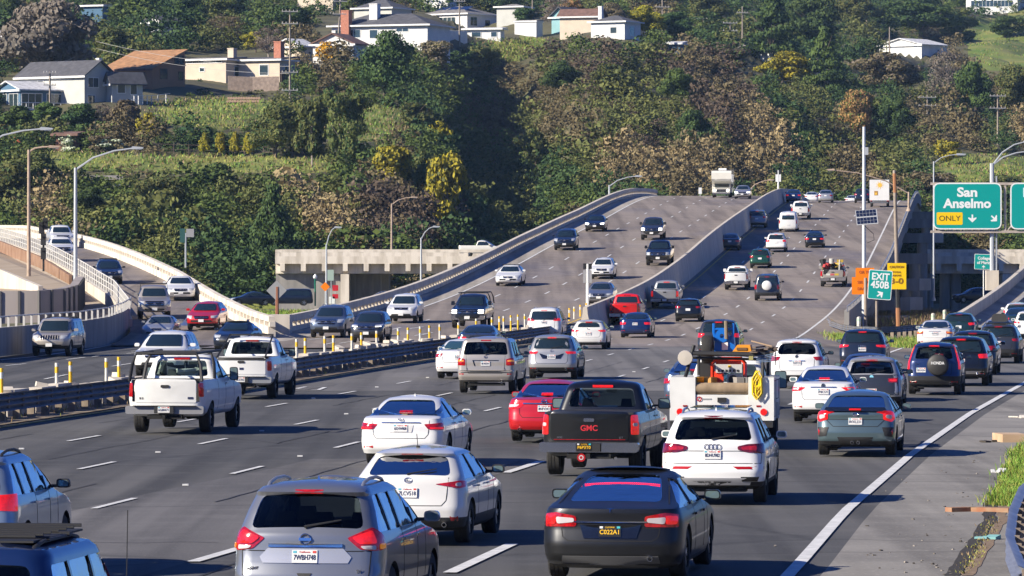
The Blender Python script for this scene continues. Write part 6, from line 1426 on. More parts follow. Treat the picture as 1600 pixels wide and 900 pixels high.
def fence(pts, h, mat, label, post=True, rails=False):
    P = [hill(*q) for q in pts]; off = P[0].copy(); m = MB()
    for a, b in zip(P, P[1:]):
        d = b - a; L = d.length; n = max(1, int(L / (.30 if not rails else 1.8)))
        rz = math.atan2(d.y, d.x)
        for k in range(n):
            c = a.lerp(b, (k + .5) / n) - off
            if rails: m.box((c.x, c.y, c.z + h / 2), (.12, .12, h), mat, rz=rz)
            else: m.box((c.x, c.y, c.z + h / 2 - .5), (L / n * .96, .06, h + 1 + random.uniform(-.05, .05)), mat, rz=rz)
        if rails:
            for zz in (.5, .98): m.tube([a - off + Vector((0, 0, h * zz)), b - off + Vector((0, 0, h * zz))], .05, mat, 4)
    return tag(m.build('fence', loc=off), label, 'fence')
FW = mk('fence_wood', (.20, .155, .13), .9, var=.25, scale=2)
fence([(356, 140), (395, 142), (436, 141)], 2.4, FW, 'weathered board fence below the cream house')
fence([(236, 240), (330, 243), (480, 247)], 1.5, mk('fence_dark', (.10, .075, .06), .9), 'thin dark post-and-rail fence along the top of the grass strip', rails=True)
fence([(206, 163), (240, 163), (266, 160)], 1.5, WTRIM, 'white railing of the deck below the orange house', rails=True)
fence([(440, 128), (500, 118)], 2.0, mk('fence_dark', (.10, .075, .06), .9), 'dark wooden fence beneath the golden tree')
fence([(668, 66), (730, 68)], 2.6, W1, 'white garden wall right of the long white house')
fence([(150, 14), (215, 10), (270, 14)], 1.6, mk('fence_pale', (.30, .26, .2), .9), 'pale wire fence across the dry slope at the top left', rails=True)
m = MB(); p = hill(380, 161)
for k in range(26): m.tube([(-2.6 + (k % 13) * .42 + (k // 13) * .2, 0, .3 + .5 * (k // 13)), (-2.6 + (k % 13) * .42 + (k // 13) * .2, 2, .3 + .5 * (k // 13))], .24, mk('log_end', (.42, .28, .2), .9, var=.2, scale=4), 7)
tag(m.build('log_wall', loc=p), 'row of stacked pinkish logs or stones edging the upper lawn', 'retaining wall')
m = MB(); p = hill(170, 300); m.box((0, 0, .8), (8, .6, .7), CWD); m.box((1, -1, -.2), (6, .6, .7), CWD); m.box((-1, 1, 2.0), (6, .6, .6), CWD); tag(m.build('terrace_wall', loc=p), 'low stepped terrace walls on the bank below the grass strip', 'retaining wall')

# ---------------------------------------------------------------- utility poles
POLE = mk('pole_wood', (.30, .25, .20), .85, var=.2, scale=1.5); ARM = mk('pole_arm', (.50, .48, .44), .8)
def upole(px, yb, yt, arms, label, hw=1.3, lean=0, Y=None, r0=.2):
    p = hill(px, yb) if Y is None else Vector((xw(px, Y), Y, zw(yb, Y))); s = F / p.y; h = (yb - yt) / s; r = thing('utility_pole', label, 'utility pole', p, 0, 'utility poles on the hillside')
    m = MB(); m.tube([(0, 0, -1), (lean, 0, h)], [r0, r0 * .7], POLE, 7); m.build('pole', r, smooth=50)
    for a in arms:
        z = (yb - a) / s; m = MB(); m.box((lean * z / h, -.2, z), (hw * 2, .14, .16), ARM, rz=.25); m.build('crossarm', r)
        m = MB()
        for q in (-1, -.5, .5, 1): m.tube([(q * hw * .92 * math.cos(.25), -.2 + q * hw * .92 * math.sin(.25), z + .08), (q * hw * .92 * math.cos(.25), -.2 + q * hw * .92 * math.sin(.25), z + .3)], .06, ARM, 5)
        m.build('insulators', r)
    return p, h
upole(453, 172, 15, (18, 37, 113, 141), 'tallest utility pole with four crossarms in front of the cream house', 1.35)
upole(78, 198, 112, (114, 133), 'slim utility pole in front of the blue cottage', 1.0)
upole(526, 96, -6, (2, 22), 'utility pole against the red brick chimney of the long white house', 1.3, .8)
upole(718, 72, -8, (2,), 'utility pole in front of the white garden wall', 1.2)
upole(1035, 62, -6, (11,), 'utility pole against the yellow-olive ridge tree', 1.6)
upole(832, 34, -6, (), 'white mast pole beside the small white shed', 1, r0=.2)
upole(1160, 76, 10, (20,), 'right-hand one of two poles left of the tall dark pine', 1.3)
upole(1141, 76, 34, (36, 48), 'short double-armed pole left of the tall dark pine', 1.6)
upole(1099, 52, 28, (29, 42), 'little white double-armed pole near the top centre', 1.8)
upole(1293, 152, 102, (109,), 'utility pole beside the blue-green conifer', 1.2)
upole(1449, 186, 148, (152, 165), 'pole with two pale crossarms in the middle of the right slope', 1.9)
upole(1559, 226, 147, (150, 169), 'tall pole with two crossarms near the right picture edge', 1.6)
upole(1390, 92, 42, (), 'bare pole behind the pale wide-roofed house', 1)
upole(1354, 44, 22, (), 'bare pole among the dark trees at the top right', 1)
m = MB(); A_, B_ = hill(453, 172) + Vector((0, 0, 6)), hill(150, 150) + Vector((0, 0, 8))
for dz in (0, 1.2):
    m.tube([A_.lerp(B_, t / 12) + Vector((0, 0, dz - 8 * (t / 12) * (1 - t / 12) * .5)) for t in range(13)], .035, mk('cable', (.35, .34, .33), .6), 4)
tag(m.build('overhead_wires'), 'sagging service wires running left from the tallest pole', 'wires')

# ---------------------------------------------------------------- street lamps
LP_ = mk('lamp_paint', (.50, .53, .55), .5, metal=.3); LPW = mk('lamp_wood', (.42, .32, .24), .8, var=.2, scale=2)
def lamp(px, yb, yt, tip, Y, label, r0=.10, mat=LP_, tips=None):
    z0 = zw(yb, Y); X = xw(px, Y); r = thing('street_lamp', label, 'street lamp', (X, Y, z0), 0, 'street lamps'); h = (yb - yt) * Y / F
    m = MB(); m.tube([(0, 0, 0), (0, 0, h)], [r0 * 1.25, r0 * .8], mat, 8); m.lathe([(0, .0), (r0 * 2.2, .0), (r0 * 2.2, .12), (r0 * 1.2, .3)], (0, 0, 0), (0, 0, 1), mat, 8); m.build('pole', r, smooth=50)
    for tx, ty in (tips or [tip]):
        dx = (tx - px) * Y / F; dz = (yt - ty) * Y / F; m = MB(); m.tube([(0, 0, h - .15), (dx * .25, 0, h + dz * .50), (dx * .55, 0, h + dz * .85), (dx * .86, 0, h + dz)], [r0 * .6, r0 * .5, r0 * .45, r0 * .4], mat, 6); m.build('arm', r, smooth=60)
        m = MB(); sg = 1 if dx > 0 else -1; m.prism(rpoly([(0, -.10), (.75, -.06), (.78, .04), (.1, .10), (0, .08)], .04), -.14, .14, mat, lambda u, v, w_: (dx * .80 + sg * u, w_, h + dz + v)); m.build('lamp_head', r)
        m = MB(); m.box((dx * .80 + sg * .45, 0, h + dz - .10), (.4, .2, .06), mk('lamp_lens', (.6, .62, .6), .2)); m.build('lens', r)
lamp(118, 462, 262, (228, 231), 332, 'tall grey steel street lamp standing at the on-ramp railing', .13)
lamp(45, 440, 234, (84, 229), 345, 'tan street lamp post left of the grey steel one', .12, LPW)
lamp(-22, 470, 222, (84, 201), 300, 'street lamp whose curved arm reaches in from the left picture edge', .12)
lamp(612, 402, 318, (650, 308), 575, 'street lamp standing on the low overpass', .12, LPW)
lamp(510, 478, 382, (526, 355), 530, 'street lamp left of the overpass beside the orange diamond sign', .11)
lamp(658, 448, 372, (681, 354), 540, 'street lamp in front of the low overpass, nearest the viaduct', .11)
lamp(952, 312, 289, (1003, 275), 560, 'small street lamp at the crest of the oncoming lanes', .11)
lamp(1170, 312, 296, (1208, 281), 650, 'street lamp arm rising behind the crest near the white van', .12, LPW)
lamp(1420, 330, 300, (1275, 265), 500, 'long curved lamp arm reaching left over the white box truck', .12, LPW)
lamp(1459, 470, 252, (1504, 241), 430, 'thin street lamp behind the left edge of the green overhead sign', .08)
lamp(1551, 436, 255, None, 402, 'double-armed street lamp above the green overhead sign at right', .12, tips=[(1612, 221), (1618, 236)])

# ---------------------------------------------------------------- signs
SG = mk('sign_green', (.0, .33, .29), .35, coat=.5); SW = mk('sign_white', (.80, .82, .80), .4); SY = mk('sign_yellow', (.90, .58, .0), .4); SO = mk('sign_orange', (.95, .23, .0), .4); SK_ = mk('sign_black', (.02, .02, .02), .5); SBK = mk('sign_back', (.40, .40, .39), .5, metal=.3); SRED = mk('sign_red', (.55, .02, .03), .4)
def panel(root, name, w_, h, mat, M, border=None, rad=.1, th=.04):
    m = MB(); fr = lambda u, v, q: M @ Vector((u, v, q))
    m.prism(rpoly([(-w_ / 2, -h / 2), (w_ / 2, -h / 2), (w_ / 2, h / 2), (-w_ / 2, h / 2)], rad, 4), -th, 0, border or mat, fr)
    po = m.build(name, root)
    if border:
        b = max(.03, min(w_, h) * .028); m = MB(); m.prism(rpoly([(-w_ / 2 + b, -h / 2 + b), (w_ / 2 - b, -h / 2 + b), (w_ / 2 - b, h / 2 - b), (-w_ / 2 + b, h / 2 - b)], rad * .8, 4), 0, .006, mat, fr); m.build('face', po)
    return po
def face_M(x, y, z, rz=0, roll=0): return Matrix.Translation((x, y, z)) @ Matrix.Rotation(rz, 4, 'Z') @ Matrix.Rotation(math.pi / 2, 4, 'X') @ Matrix.Rotation(roll, 4, 'Z')
def arrow(root, M, s, ang, mat=SW):
    m = MB(); pts = [(-.07, .5), (.07, .5), (.07, .02), (.36, .16), (.36, .0), (0, -.48), (-.36, .0), (-.36, .16), (-.07, .02)]; ca, sa = math.cos(ang), math.sin(ang)
    pts = [(p[0] * 1.25, p[1] * .9) for p in pts]
    P_ = [((u * ca - v * sa) * s, (u * sa + v * ca) * s) for u, v in pts]; m.add([M @ Vector((u, v, .012)) for u, v in P_], [tuple(range(len(P_)))], mat); m.build('arrow', root, fix=False)
# overhead sign
Y = 400; s = F / Y; r = thing('overhead_sign', 'green overhead sign reading San Anselmo with a yellow ONLY patch', 'road sign', (xw(1511.5, Y), Y, zw(322, Y)), 0, 'green guide signs'); W_, H_ = 107 / s, 73 / s
M = face_M(0, 0, 0); panel(r, 'sign_panel', W_, H_, SG, M, SW, .55)
put_text('lettering', 'San', 1.02, SW, r, M @ Matrix.Translation((.0, 1.08, .012)), .035, 1.62, 1.0)
put_text('lettering', 'Anselmo', 1.02, SW, r, M @ Matrix.Translation((.0, .18, .012)), .035, 3.85, 1.0)
m = MB(); m.prism(rpoly([(-2.46, -1.5), (-.38, -1.5), (-.38, -.50), (-2.46, -.50)], .1), .006, .012, SY, lambda u, v, q: M @ Vector((u, v, q))); po = m.build('yellow_patch', r)
put_text('lettering', 'ONLY', .60, SK_, po, M @ Matrix.Translation((-1.42, -1.0, .018)), .0, 1.72)
arrow(r, M @ Matrix.Translation((.40, -1.0, 0)), .72, 0); arrow(r, M @ Matrix.Translation((2.15, -1.0, 0)), .72, math.pi / 4)
r2 = thing('overhead_sign', 'second green overhead sign, cut off by the right picture edge', 'road sign', (xw(1632, Y), Y, zw(322, Y)), 0, 'green guide signs'); panel(r2, 'sign_panel', W_, H_, SG, M, SW, .55); put_text('lettering', 'R', 1.0, SW, r2, M @ Matrix.Translation((-1.44, 1.05, .012)), .035)
g_ = thing('sign_gantry', 'pale steel gantry frame carrying the two green overhead signs', 'sign gantry', (xw(1551, Y), Y + .25, zw(438, Y))); gz = lambda y: (438 - y) / s; gx = lambda x: (x - 1551) / s; GS = mk('gantry_paint', (.50, .43, .36), .6, metal=.2, var=.15, scale=2)
m = MB(); m.tube([(0, .3, 0), (0, .3, gz(255))], .18, LP_, 8); m.tube([(.35, .3, 0), (.35, .3, gz(275))], .08, LP_, 6); m.box((0, .3, .0), (1.0, 1.0, 1.6), CW); m.build('column', g_, smooth=40)
m = MB()
for yy in (287, 362): m.box((gx(1575), 0, gz(yy)), ((1700 - 1459) / s, .22, .2), GS)
for xx in (1461, 1571, 1690): m.box((gx(xx), 0, gz(324)), (.16, .14, 75 / s), GS)
m.tube([(gx(1573), .02, gz(362)), (gx(1588), .02, gz(345))], .05, GS, 5); m.build('truss', g_)
# exit sign
def post_sign(Y, x0, x1, y0, y1, mat, border, label, lines, base, posts, rz=0, roll=0, arr=None, cat='road sign', name='road_sign', rad=.12, pm=None, group=None, textmat=SW):
    s = F / Y; cx, cy = (x0 + x1) / 2, (y0 + y1) / 2; r = thing(name, label, cat, (xw(cx, Y), Y, zw(base, Y)), 0, group); zc = (base - cy) / s; W_, H_ = (x1 - x0) / s, (y1 - y0) / s; M = face_M(0, 0, zc, rz, roll); pp = panel(r, 'sign_panel', W_, H_, mat, M, border, rad)
    for t_, sz, v, wd in lines: put_text('lettering', t_, sz, textmat, r, M @ Matrix.Translation((0, v, .012)), .03, wd)
    if arr: arrow(r, M @ Matrix.Translation((arr[0], arr[1], 0)), arr[2], arr[3])
    for px, top, rad_ in posts:
        m = MB(); m.tube([((px - cx) / s, .09, 0), ((px - cx) / s + .0, .09, (base - top) / s)], rad_, pm or POLE, 7); m.build('post', r, smooth=50)
    return r
post_sign(318, 1356.5, 1393.5, 422, 468, SG, SW, 'tilted green sign reading EXIT 450B with an arrow, in the gore', [('EXIT', .62, .50, 1.12), ('450B', .62, -.02, 1.18)], 516, [(1370, 470, .09)], roll=-.07, arr=(.05, -.60, .52, math.pi * .70), group='green guide signs')
post_sign(322, 1331, 1366, 433, 460, SO, None, 'lower orange construction sign partly behind the EXIT sign', [('SIR FR', .26, .22, .75), ('DRAKE', .26, -.20, .72)], 516, [], textmat=mk('faded_ink', (.45, .10, .02), .5), rad=.05, group='orange signs in the gore')
post_sign(321, 1337, 1366, 418.5, 433.5, SO, None, 'upper orange construction sign left of the EXIT sign', [('OR TO', .26, .02, .75)], 516, [], textmat=mk('faded_ink', (.45, .10, .02), .5), rad=.05, group='orange signs in the gore')
post_sign(330, 1386.5, 1416, 411, 452, SY, None, 'yellow CAUTION sign behind the EXIT sign', [('CAUTION', .22, .60, .95), ('TOTAL', .16, .26, .6), ('ABOVE', .16, .04, .6), ('3-0', .52, -.34, .85)], 516, [], textmat=mk('caution_ink', (.25, .12, .01), .5), rad=.03)
post_sign(412, 1522.5, 1551.5, 397, 421, SG, SW, 'small green sign reading College of Marin beside the ramp', [('College', .34, .28, 1.0), ('of Marin', .34, -.08, 1.08)], 463, [(1537, 421, .05)], roll=-.03, arr=(.0, -.42, .3, math.pi), rad=.06, pm=SW, group='green guide signs')
# steel camera pole with solar panel
Y = 326; s = F / Y; r = thing('solar_pole', 'tall straight steel pole with a solar panel, standing in the gore', 'pole', (xw(1350, Y), Y, zw(516, Y))); m = MB(); m.tube([(0, 0, 0), (0, 0, (516 - 198) / s)], [.15, .10], mk('pale_steel', (.60, .64, .66), .45, metal=.2), 10); m.build('pole', r, smooth=50)
m = MB(); zc = (516 - 339) / s
for k in (0, 1):
    for i in range(6):
        for j in range(2): m.add([Matrix.Translation((.15, -.35, zc)) @ Matrix.Rotation(-.08, 4, 'Y') @ Matrix.Rotation(R(60), 4, 'X') @ Vector((-.66 + i * .22 + a, .04 - k * .56 + j * .24 + b, .03)) for a, b in ((0, 0), (.205, 0), (.205, .225), (0, .225))], [(0, 1, 2, 3)], SOLAR)
    fr_ = Matrix.Translation((.15, -.35, zc)) @ Matrix.Rotation(-.08, 4, 'Y') @ Matrix.Rotation(R(60), 4, 'X'); m.prism([(-.70, -.02 - k * .56), (.70, -.02 - k * .56), (.70, .53 - k * .56), (-.70, .53 - k * .56)], 0, .025, mk('panel_frame', (.55, .56, .55), .4, metal=.3), lambda u, v, w_: fr_ @ Vector((u, v, w_)))
m.build('solar_panel', r); m = MB(); m.box((0, -.15, zc), (.1, .4, .1), LP_); m.box((.12, 0, (516 - 236) / s), (.3, .25, .5), LP_); m.tube([(.05, -.2, zc - .6), (.6, -.2, zc - 1.1), (.65, -.2, zc - 1.5), (.2, -.1, zc - 1.7)], .02, BLK, 5); m.build('bracket', r)
Y = 320; s = F / Y; m = MB(); m.tube([(0, 0, 0), (0, 0, (517 - 434) / s)], .11, POLE, 8); tag(m.build('sign_post', smooth=50, loc=(xw(1352.5, Y), Y, zw(517, Y))), 'thick wooden post beneath the orange signs, beside the steel pole', 'post')
Y = 331; s = F / Y; r = thing('wooden_pole', 'leaning weathered wooden pole with rusty bands behind the yellow sign', 'pole', (xw(1404, Y), Y, zw(516, Y))); h = (516 - 266) / s
m = MB(); m.tube([(0, 0, 0), (-.28, 0, h)], [.16, .11], POLE, 8); m.build('pole', r, smooth=50); m = MB()
for a, b, mt in ((.0, .14, mk('rust', (.35, .16, .07), .8)), (.86, .98, mk('rust', (.35, .16, .07), .8)), (.14, .27, BLK)): m.tube([(-.28 * a, 0, h * a), (-.28 * b, 0, h * b)], .165 - .05 * a, mt, 8)
m.build('bands', r)
# other signs on the left
def simple_sign(px, base, Y, panels, label, post=.05, pm=LP_, cat='road sign', top=None):
    s = F / Y; r = thing('road_sign', label, cat, (xw(px, Y), Y, zw(base, Y))); t_ = top or min(p[1] for p in panels); m = MB(); m.tube([(0, .06, 0), (0, .06, (base - t_) / s)], post, pm, 6); m.build('post', r, smooth=50)
    for x, y, w_, h, mt, roll, *tx in panels:
        M = face_M((x - px) / s, 0, (base - y) / s, 0, roll); po = panel(r, 'sign_panel', w_ / s, h / s, mt, M, None, .04)
        for t2, sz, c in tx: put_text('lettering', t2, sz, c, po, M @ Matrix.Translation((0, 0, .012)), .02)
    return r
simple_sign(433, 502, 345, [(432, 454, 22.5, 22.5, SBK, math.pi / 4)], 'grey back of a diamond warning sign on a brown wooden post', .12, mk('post_brown', (.28, .12, .07), .85), top=448)
simple_sign(508, 478, 470, [(508, 448, 10.5, 10.5, SO, math.pi / 4)], 'small orange diamond sign left of the overpass', .04)
simple_sign(524, 480, 500, [(524, 450, 9, 9, SRED, 0), (524, 463, 9, 7, SRED, 0), (518.5, 469, 9, 11, SW, 0)], 'red and white do-not-enter signs at the corner of the overpass', .04)
simple_sign(517.5, 476, 490, [(516.5, 430, 10, 17, mk('sign_pale_green', (.35, .45, .40), .5), 0)], 'pale back of a tall sign beside the left overpass lamp', .04)
simple_sign(290, 418, 380, [(285, 368, 8, 22, mk('sign_dark_back', (.03, .10, .09), .5), 0), (297, 364, 12, 13, SBK, 0)], 'two small sign backs on one post beyond the on-ramp parapet', .07)
simple_sign(918, 490, 330, [(918, 416, 13.5, 9, SK_, 0), (918, 432, 13.5, 20, SBK, 0)], 'small carpool sign back on a white post on the median', .10, SW, top=412)
simple_sign(1216, 304, 640, [(1216, 269, 8, 7, SK_, 0), (1216, 278, 8.5, 12, SW, 0)], 'small white sign on a post standing on the median at the crest', .10, SW, top=266)
simple_sign(1094, 308, 640, [(1094, 298, 5, 10, SW, 0)], 'tiny white marker left of the motorhome at the crest', .05)
Y = 530; s = F / Y; m = MB(); m.tube([(0, 0, 0), (0, 0, 42 / s)], .09, mk('green_post', (.0, .16, .09), .4), 8); r = m.build('lamp_post', smooth=50, loc=(xw(492.5, Y), Y, zw(478, Y))); tag(r, 'short green lamp post with a white globe in the grass', 'lamp post'); m = MB(); m.lathe([(0, 42 / s), (.2, 43 / s), (.24, 46 / s), (.1, 49 / s), (0, 50 / s)], (0, 0, 0), (0, 0, 1), SW, 10); m.build('globe', r, smooth=60)
Y = 340; s = F / Y; r = thing('traffic_signal', 'dark traffic signal heads seen from behind in front of the white pickups', 'traffic light', (xw(68, Y), Y, zw(424, Y))); m = MB(); m.tube([(0, 0, 0), (0, 0, 74 / s)], .07, BLK, 6); m.build('pole', r, smooth=50)
for x_, y_ in ((-3, 356), (3, 350), (0, 374), (0, 396)): m = MB(); m.box((x_ / s, -.1, (424 - y_) / s), (.34, .25, .8), BLK); m.box((x_ / s, -.3, (424 - y_) / s + .2), (.3, .2, .05), BLK); m.build('signal_head', r)
AWAY = 'vehicles heading away up the highway'
# ---- nearest cars
r, sh, g, d = car('fastback', 967, 905, '0', P_SATIN, 'satin charcoal sedan with a glowing red strip in its rear window, nearest', 'car', det=2, yaw=.145, ptext='C022A1', dkplate=1, gl='dark', badge='t', badgez=.95, br=.13, rr=.34,
    tail2=[([(.50, .855), (.50, .80), (.74, .775), (.76, .87)], LAMPC), ([(.76, .89), (.76, .77), (.93, .77), (.95, .88)], LAMPON)], bar=(.795, .815, .50), gate=[(-.68, .72), (-.66, .60), (-.58, .545), (.58, .545), (.66, .60), (.68, .72)],
    extra=[([(-.42, .765), (-.36, .58), (.36, .58), (.42, .765)], TRIM, 'plate_recess'), ([(-.68, .25), (-.62, .17), (.62, .17), (.68, .25), (.66, .34), (-.66, .34)], mk('diffuser', (.10, .10, .10), .5), 'diffuser')], reflp=[(.38, .31), (.40, .285), (.66, .275), (.62, .315)], mir=(.24, .14))
m = MB(); n = 9
for k in range(36): a = -.52 + 1.04 * k / 35; q = g.rear()(a, 1.285 - .02 * (a / .5) ** 2); m.box(q + Vector((0, .004, -.006)), (.022, .012, .012), mk('led_red', (.7, .01, .03), .3, emit=.8, ecol=(1, .02, .08)))
part(r, 'brake_light', m)
m = MB()
for s_ in (-1, 1): patch(m, [(s_ * .78, 1.03), (s_ * .80, 1.03), (s_ * .62, 1.36), (s_ * .60, 1.36)], g.rear(), SEAM, .003, .2, 1, 0)
part(r, 'panel_gap', m)
car('suv', 499, 979, '0', P_GREY, 'grey metallic crossover with raised silver roof rails, nearest in the left-centre lane', 'suv', det=2, yaw=.155, L=4.68, W=1.84, H=1.72, ptext='7WBH748', gl='dark', badge='ringbar', badgez=1.06, rails=1, fin=1, finm=CHROME, handle=CHROME, seatm=INT,
    tail=[(.50, 1.05), (.80, 1.17), (1.08, 1.06), (1.12, .92), (.86, .90), (.66, .92)], tail2=[([(.66, .96), (.70, .925), (.86, .91), (.86, .965)], LAMPC), ([(.92, .985), (.92, .915), (1.06, .93), (1.06, .98)], AMB), ([(.56, 1.055), (.66, .98), (.86, .985), (.86, 1.02), (.80, 1.13)], LAMPON)],
    bar=(.945, .985, .45), plate=.84, gate=[(-.80, .90), (-.78, .62), (-.62, .54), (.62, .54), (.78, .62), (.80, .90)], extra=[([(-.46, .93), (-.56, .83), (-.52, .76), (.52, .76), (.56, .83), (.46, .93)], mk('bright_panel', (.55, .55, .56), .25, metal=.5), 'plate_recess'), ([(-.09, .645), (-.06, .60), (.06, .60), (.09, .645)], BLK, 'gate_handle')], words=[('SV', .055, .66, .67, CHROME), ('ROGUE', .05, -.66, .70, CHROME)])
car('hatch', 650, 850, '0', P_PEARL, 'pearl white hatchback with a short black roof mast, behind the grey crossover with silver rails', 'car', det=2, yaw=.150, mast=1, gl='tint', ptext='7LCV518', mirm=BLK,
    tail=[(.42, .93), (.80, .865), (.98, .885), (1.06, .97), (.80, .98)], lamp=LAMP, tail2=[([(.74, .945), (.74, .895), (.84, .895), (.84, .95)], LAMPC)], blk=.42, exh=[-.5, .58], plate=.80, reflp=[(.66, .44), (.68, .37), (.80, .37), (.80, .44)])
car('sedan', 638, 728, '0', P_WHITE, 'white luxury sedan with beige headrests ahead of the pearl hatchback', 'car', det=2, yaw=.145, gl='clear', seatm=INTB, ptext='6KHW808', fin=1, blk=.22,
    tail=[(.50, .90), (.60, .79), (1.02, .78), (1.04, .90), (.92, .93)], tail2=[([(.62, .83), (.66, .80), (.98, .79), (.98, .84)], LAMPON)], bar=(.925, .945, .42), plate=.82, extra=[([(-.28, .88), (-.24, .72), (.24, .72), (.28, .88)], P_PEARL, 'plate_recess')], H=1.45, W=1.82, badgez=1.0)
car('pickup', 272, 677, '0', P_DWHITE, 'white work pickup with a bent black pipe rack over its bed, near the left guardrail', 'pickup truck', det=2, yaw=.118, L=6.2, W=2.03, H=1.97, gl='clear', ptext='6G80471', bump=mk('dull_bumper', (.25, .25, .26), .5, metal=.3), mirm=BLK, mir=(.22, .34), badge=None, steelw=True,
    tail=[(.85, 1.24), (.85, .90), (1.0, .90), (1.0, 1.24)], words=[('F-250', .075, -.58, .86, BLK)], extra=[([(.57, .90), (.57, .85), (.70, .85), (.70, .90)], PLB, 'oval_badge')], crew=False)
def last(): return CARS[-1]
def pipe_rack(root, L, W, bed, H, mat, r_=.035, lean=.25):
    m = MB(); y0, y1 = -L / 2 + .25, -L / 2 + bed - .1; x1 = W / 2 - .08; zt = H + .07
    for yy, ly in ((y0, .0), (y1, lean)):
        m.tube([(-x1, yy - .1, 1.33), (-x1 + .05, yy + ly * .3, 1.75), (-x1 + .16, yy + ly, zt), (x1 - .16, yy + ly, zt), (x1 - .05, yy + ly * .3, 1.75), (x1, yy - .1, 1.33)], r_, mat, 6)
    for sx in (-1, 1): m.tube([(sx * (x1 - .16), y0, zt), (sx * (x1 - .16), y1 + 1.6, zt + .02)], r_ * .8, mat, 6)
    o = part(root, 'pipe_rack', m, 60); return o
pipe_rack(last(), 6.2, 2.03, 2.2, 1.97, BLK, .045)
car('pickup', 386, 623, '0', P_WHITE, 'white crew pickup with a black-topped bed rail beside the median, behind the rack pickup', 'pickup truck', det=1, yaw=.11, L=5.9, W=2.0, H=1.93, gl='tint', ptext='8K41902', bump=mk('grey_bumper', (.30, .31, .32), .45, metal=.5), mirm=BLK, cover=1, badge=None, tail=[(.84, 1.18), (.84, .88), (1.02, .88), (1.02, 1.18)],
    extra=[([(-.05, .98), (-.05, .91), (.08, .91), (.08, .98)], PLB, 'oval_badge'), ([(-.80, 1.30), (-.80, 1.21), (.80, 1.21), (.80, 1.30)], BLK, 'gate_cap')])
m = MB(); y0 = -5.9 / 2 + 2.0
for sx in (-.78, .78): m.tube([(sx, y0 - 1.9, 1.34), (sx * .9, y0 + .15, 2.02)], .03, BLK, 5)
m.tube([(-.72, y0 + .15, 2.02), (.72, y0 + .15, 2.02)], .03, BLK, 5); part(last(), 'pipe_rack', m)
car('sedan', 857, 691, '0', P_RED, 'metallic red sedan with chrome boot strip, left of the black pickup', 'car', det=2, yaw=.112, gl='tint', ptext='8NFV243', badge='ringbar', badgez=.985, bar=(.92, .95, .52), tail=[(.46, .95), (.60, .82), (1.02, .79), (1.04, .93)], tail2=[([(.60, .92), (.66, .86), (.92, .84), (.92, .90)], LAMPC)], exh=[-.6, .6], brake=True, blk=.3)
car('pickup', 932, 744, '0', P_BLACK, 'black full-size pickup with chrome rear bumper and red lettering on its tailgate', 'pickup truck', det=2, yaw=.145, L=5.85, W=2.03, H=1.89, gl='tint', ptext='P6P3T0', dkplate=1, cover=1, brake=True, words=[('GMC', .16, 0, .99, mk('red_letters', (.55, .03, .04), .3)), ('SIERRA', .05, -.58, .80, CHROME), ('SLT', .05, .64, .80, CHROME)], badge=None, hnd=CHROME, platex=-.08, mir=(.26, .22),
    extra=[([(-.72, .765), (-.72, .755), (.72, .755), (.72, .765)], LAMP, 'red_strip')], tail=[(.84, 1.26), (.84, .86), (1.06, .86), (1.06, 1.26)], tail2=[([(.88, 1.10), (.88, 1.03), (1.0, 1.03), (1.0, 1.10)], LAMPC)])
m = MB(); m.lathe([(0, .05), (.085, .05), (.085, 0), (0, 0)], (-.13, -5.85 / 2 - .12, .40), (0, -1, 0), REFL, 14); m.lathe([(.03, .055), (.05, .055)], (-.13, -5.85 / 2 - .12, .40), (0, -1, 0), LAMPC, 14); part(last(), 'hitch_cover', m)
car('suv', 1119, 787, '0', P_WHITE, 'white luxury crossover with four chrome rings, right of the black pickup', 'suv', det=2, yaw=.118, L=4.67, W=1.9, H=1.66, gl='tint', ptext='8DHU982', badge='rings', badgez=1.03, rails=1, railm=P_LBLUE, fin=1, blk=.42, clad=False,
    tail=[(.44, 1.05), (.44, .99), (.62, .94), (1.0, .92), (1.02, 1.10), (.62, 1.09)], lamp=DKLAMP, tail2=[([(.50, 1.04), (.52, .99), (.78, .97), (.78, 1.06)], LAMP)], plate=.90, gate=[(-.90, .92), (-.88, .74), (.88, .74), (.90, .92), (.46, .965), (-.46, .965)], reflp=[(.36, .685), (.44, .635), (.98, .635), (.98, .685)], exh=[],
    extra=[([(-.70, .48), (-.66, .35), (.66, .35), (.70, .48)], mk('skid_silver', (.45, .45, .46), .4, metal=.4), 'skid_plate'), ([(.50, .50), (.52, .42), (.80, .42), (.84, .50)], TRIM, 'exhaust_surround2'), ([(-.34, .42), (-.30, .32), (.30, .32), (.34, .42)], BLK, 'diffuser')])
m = MB(); m.box((0, -.15, 1.695), (1.02, 1.5, .012), GOPT); part(last(), 'sunroof', m)
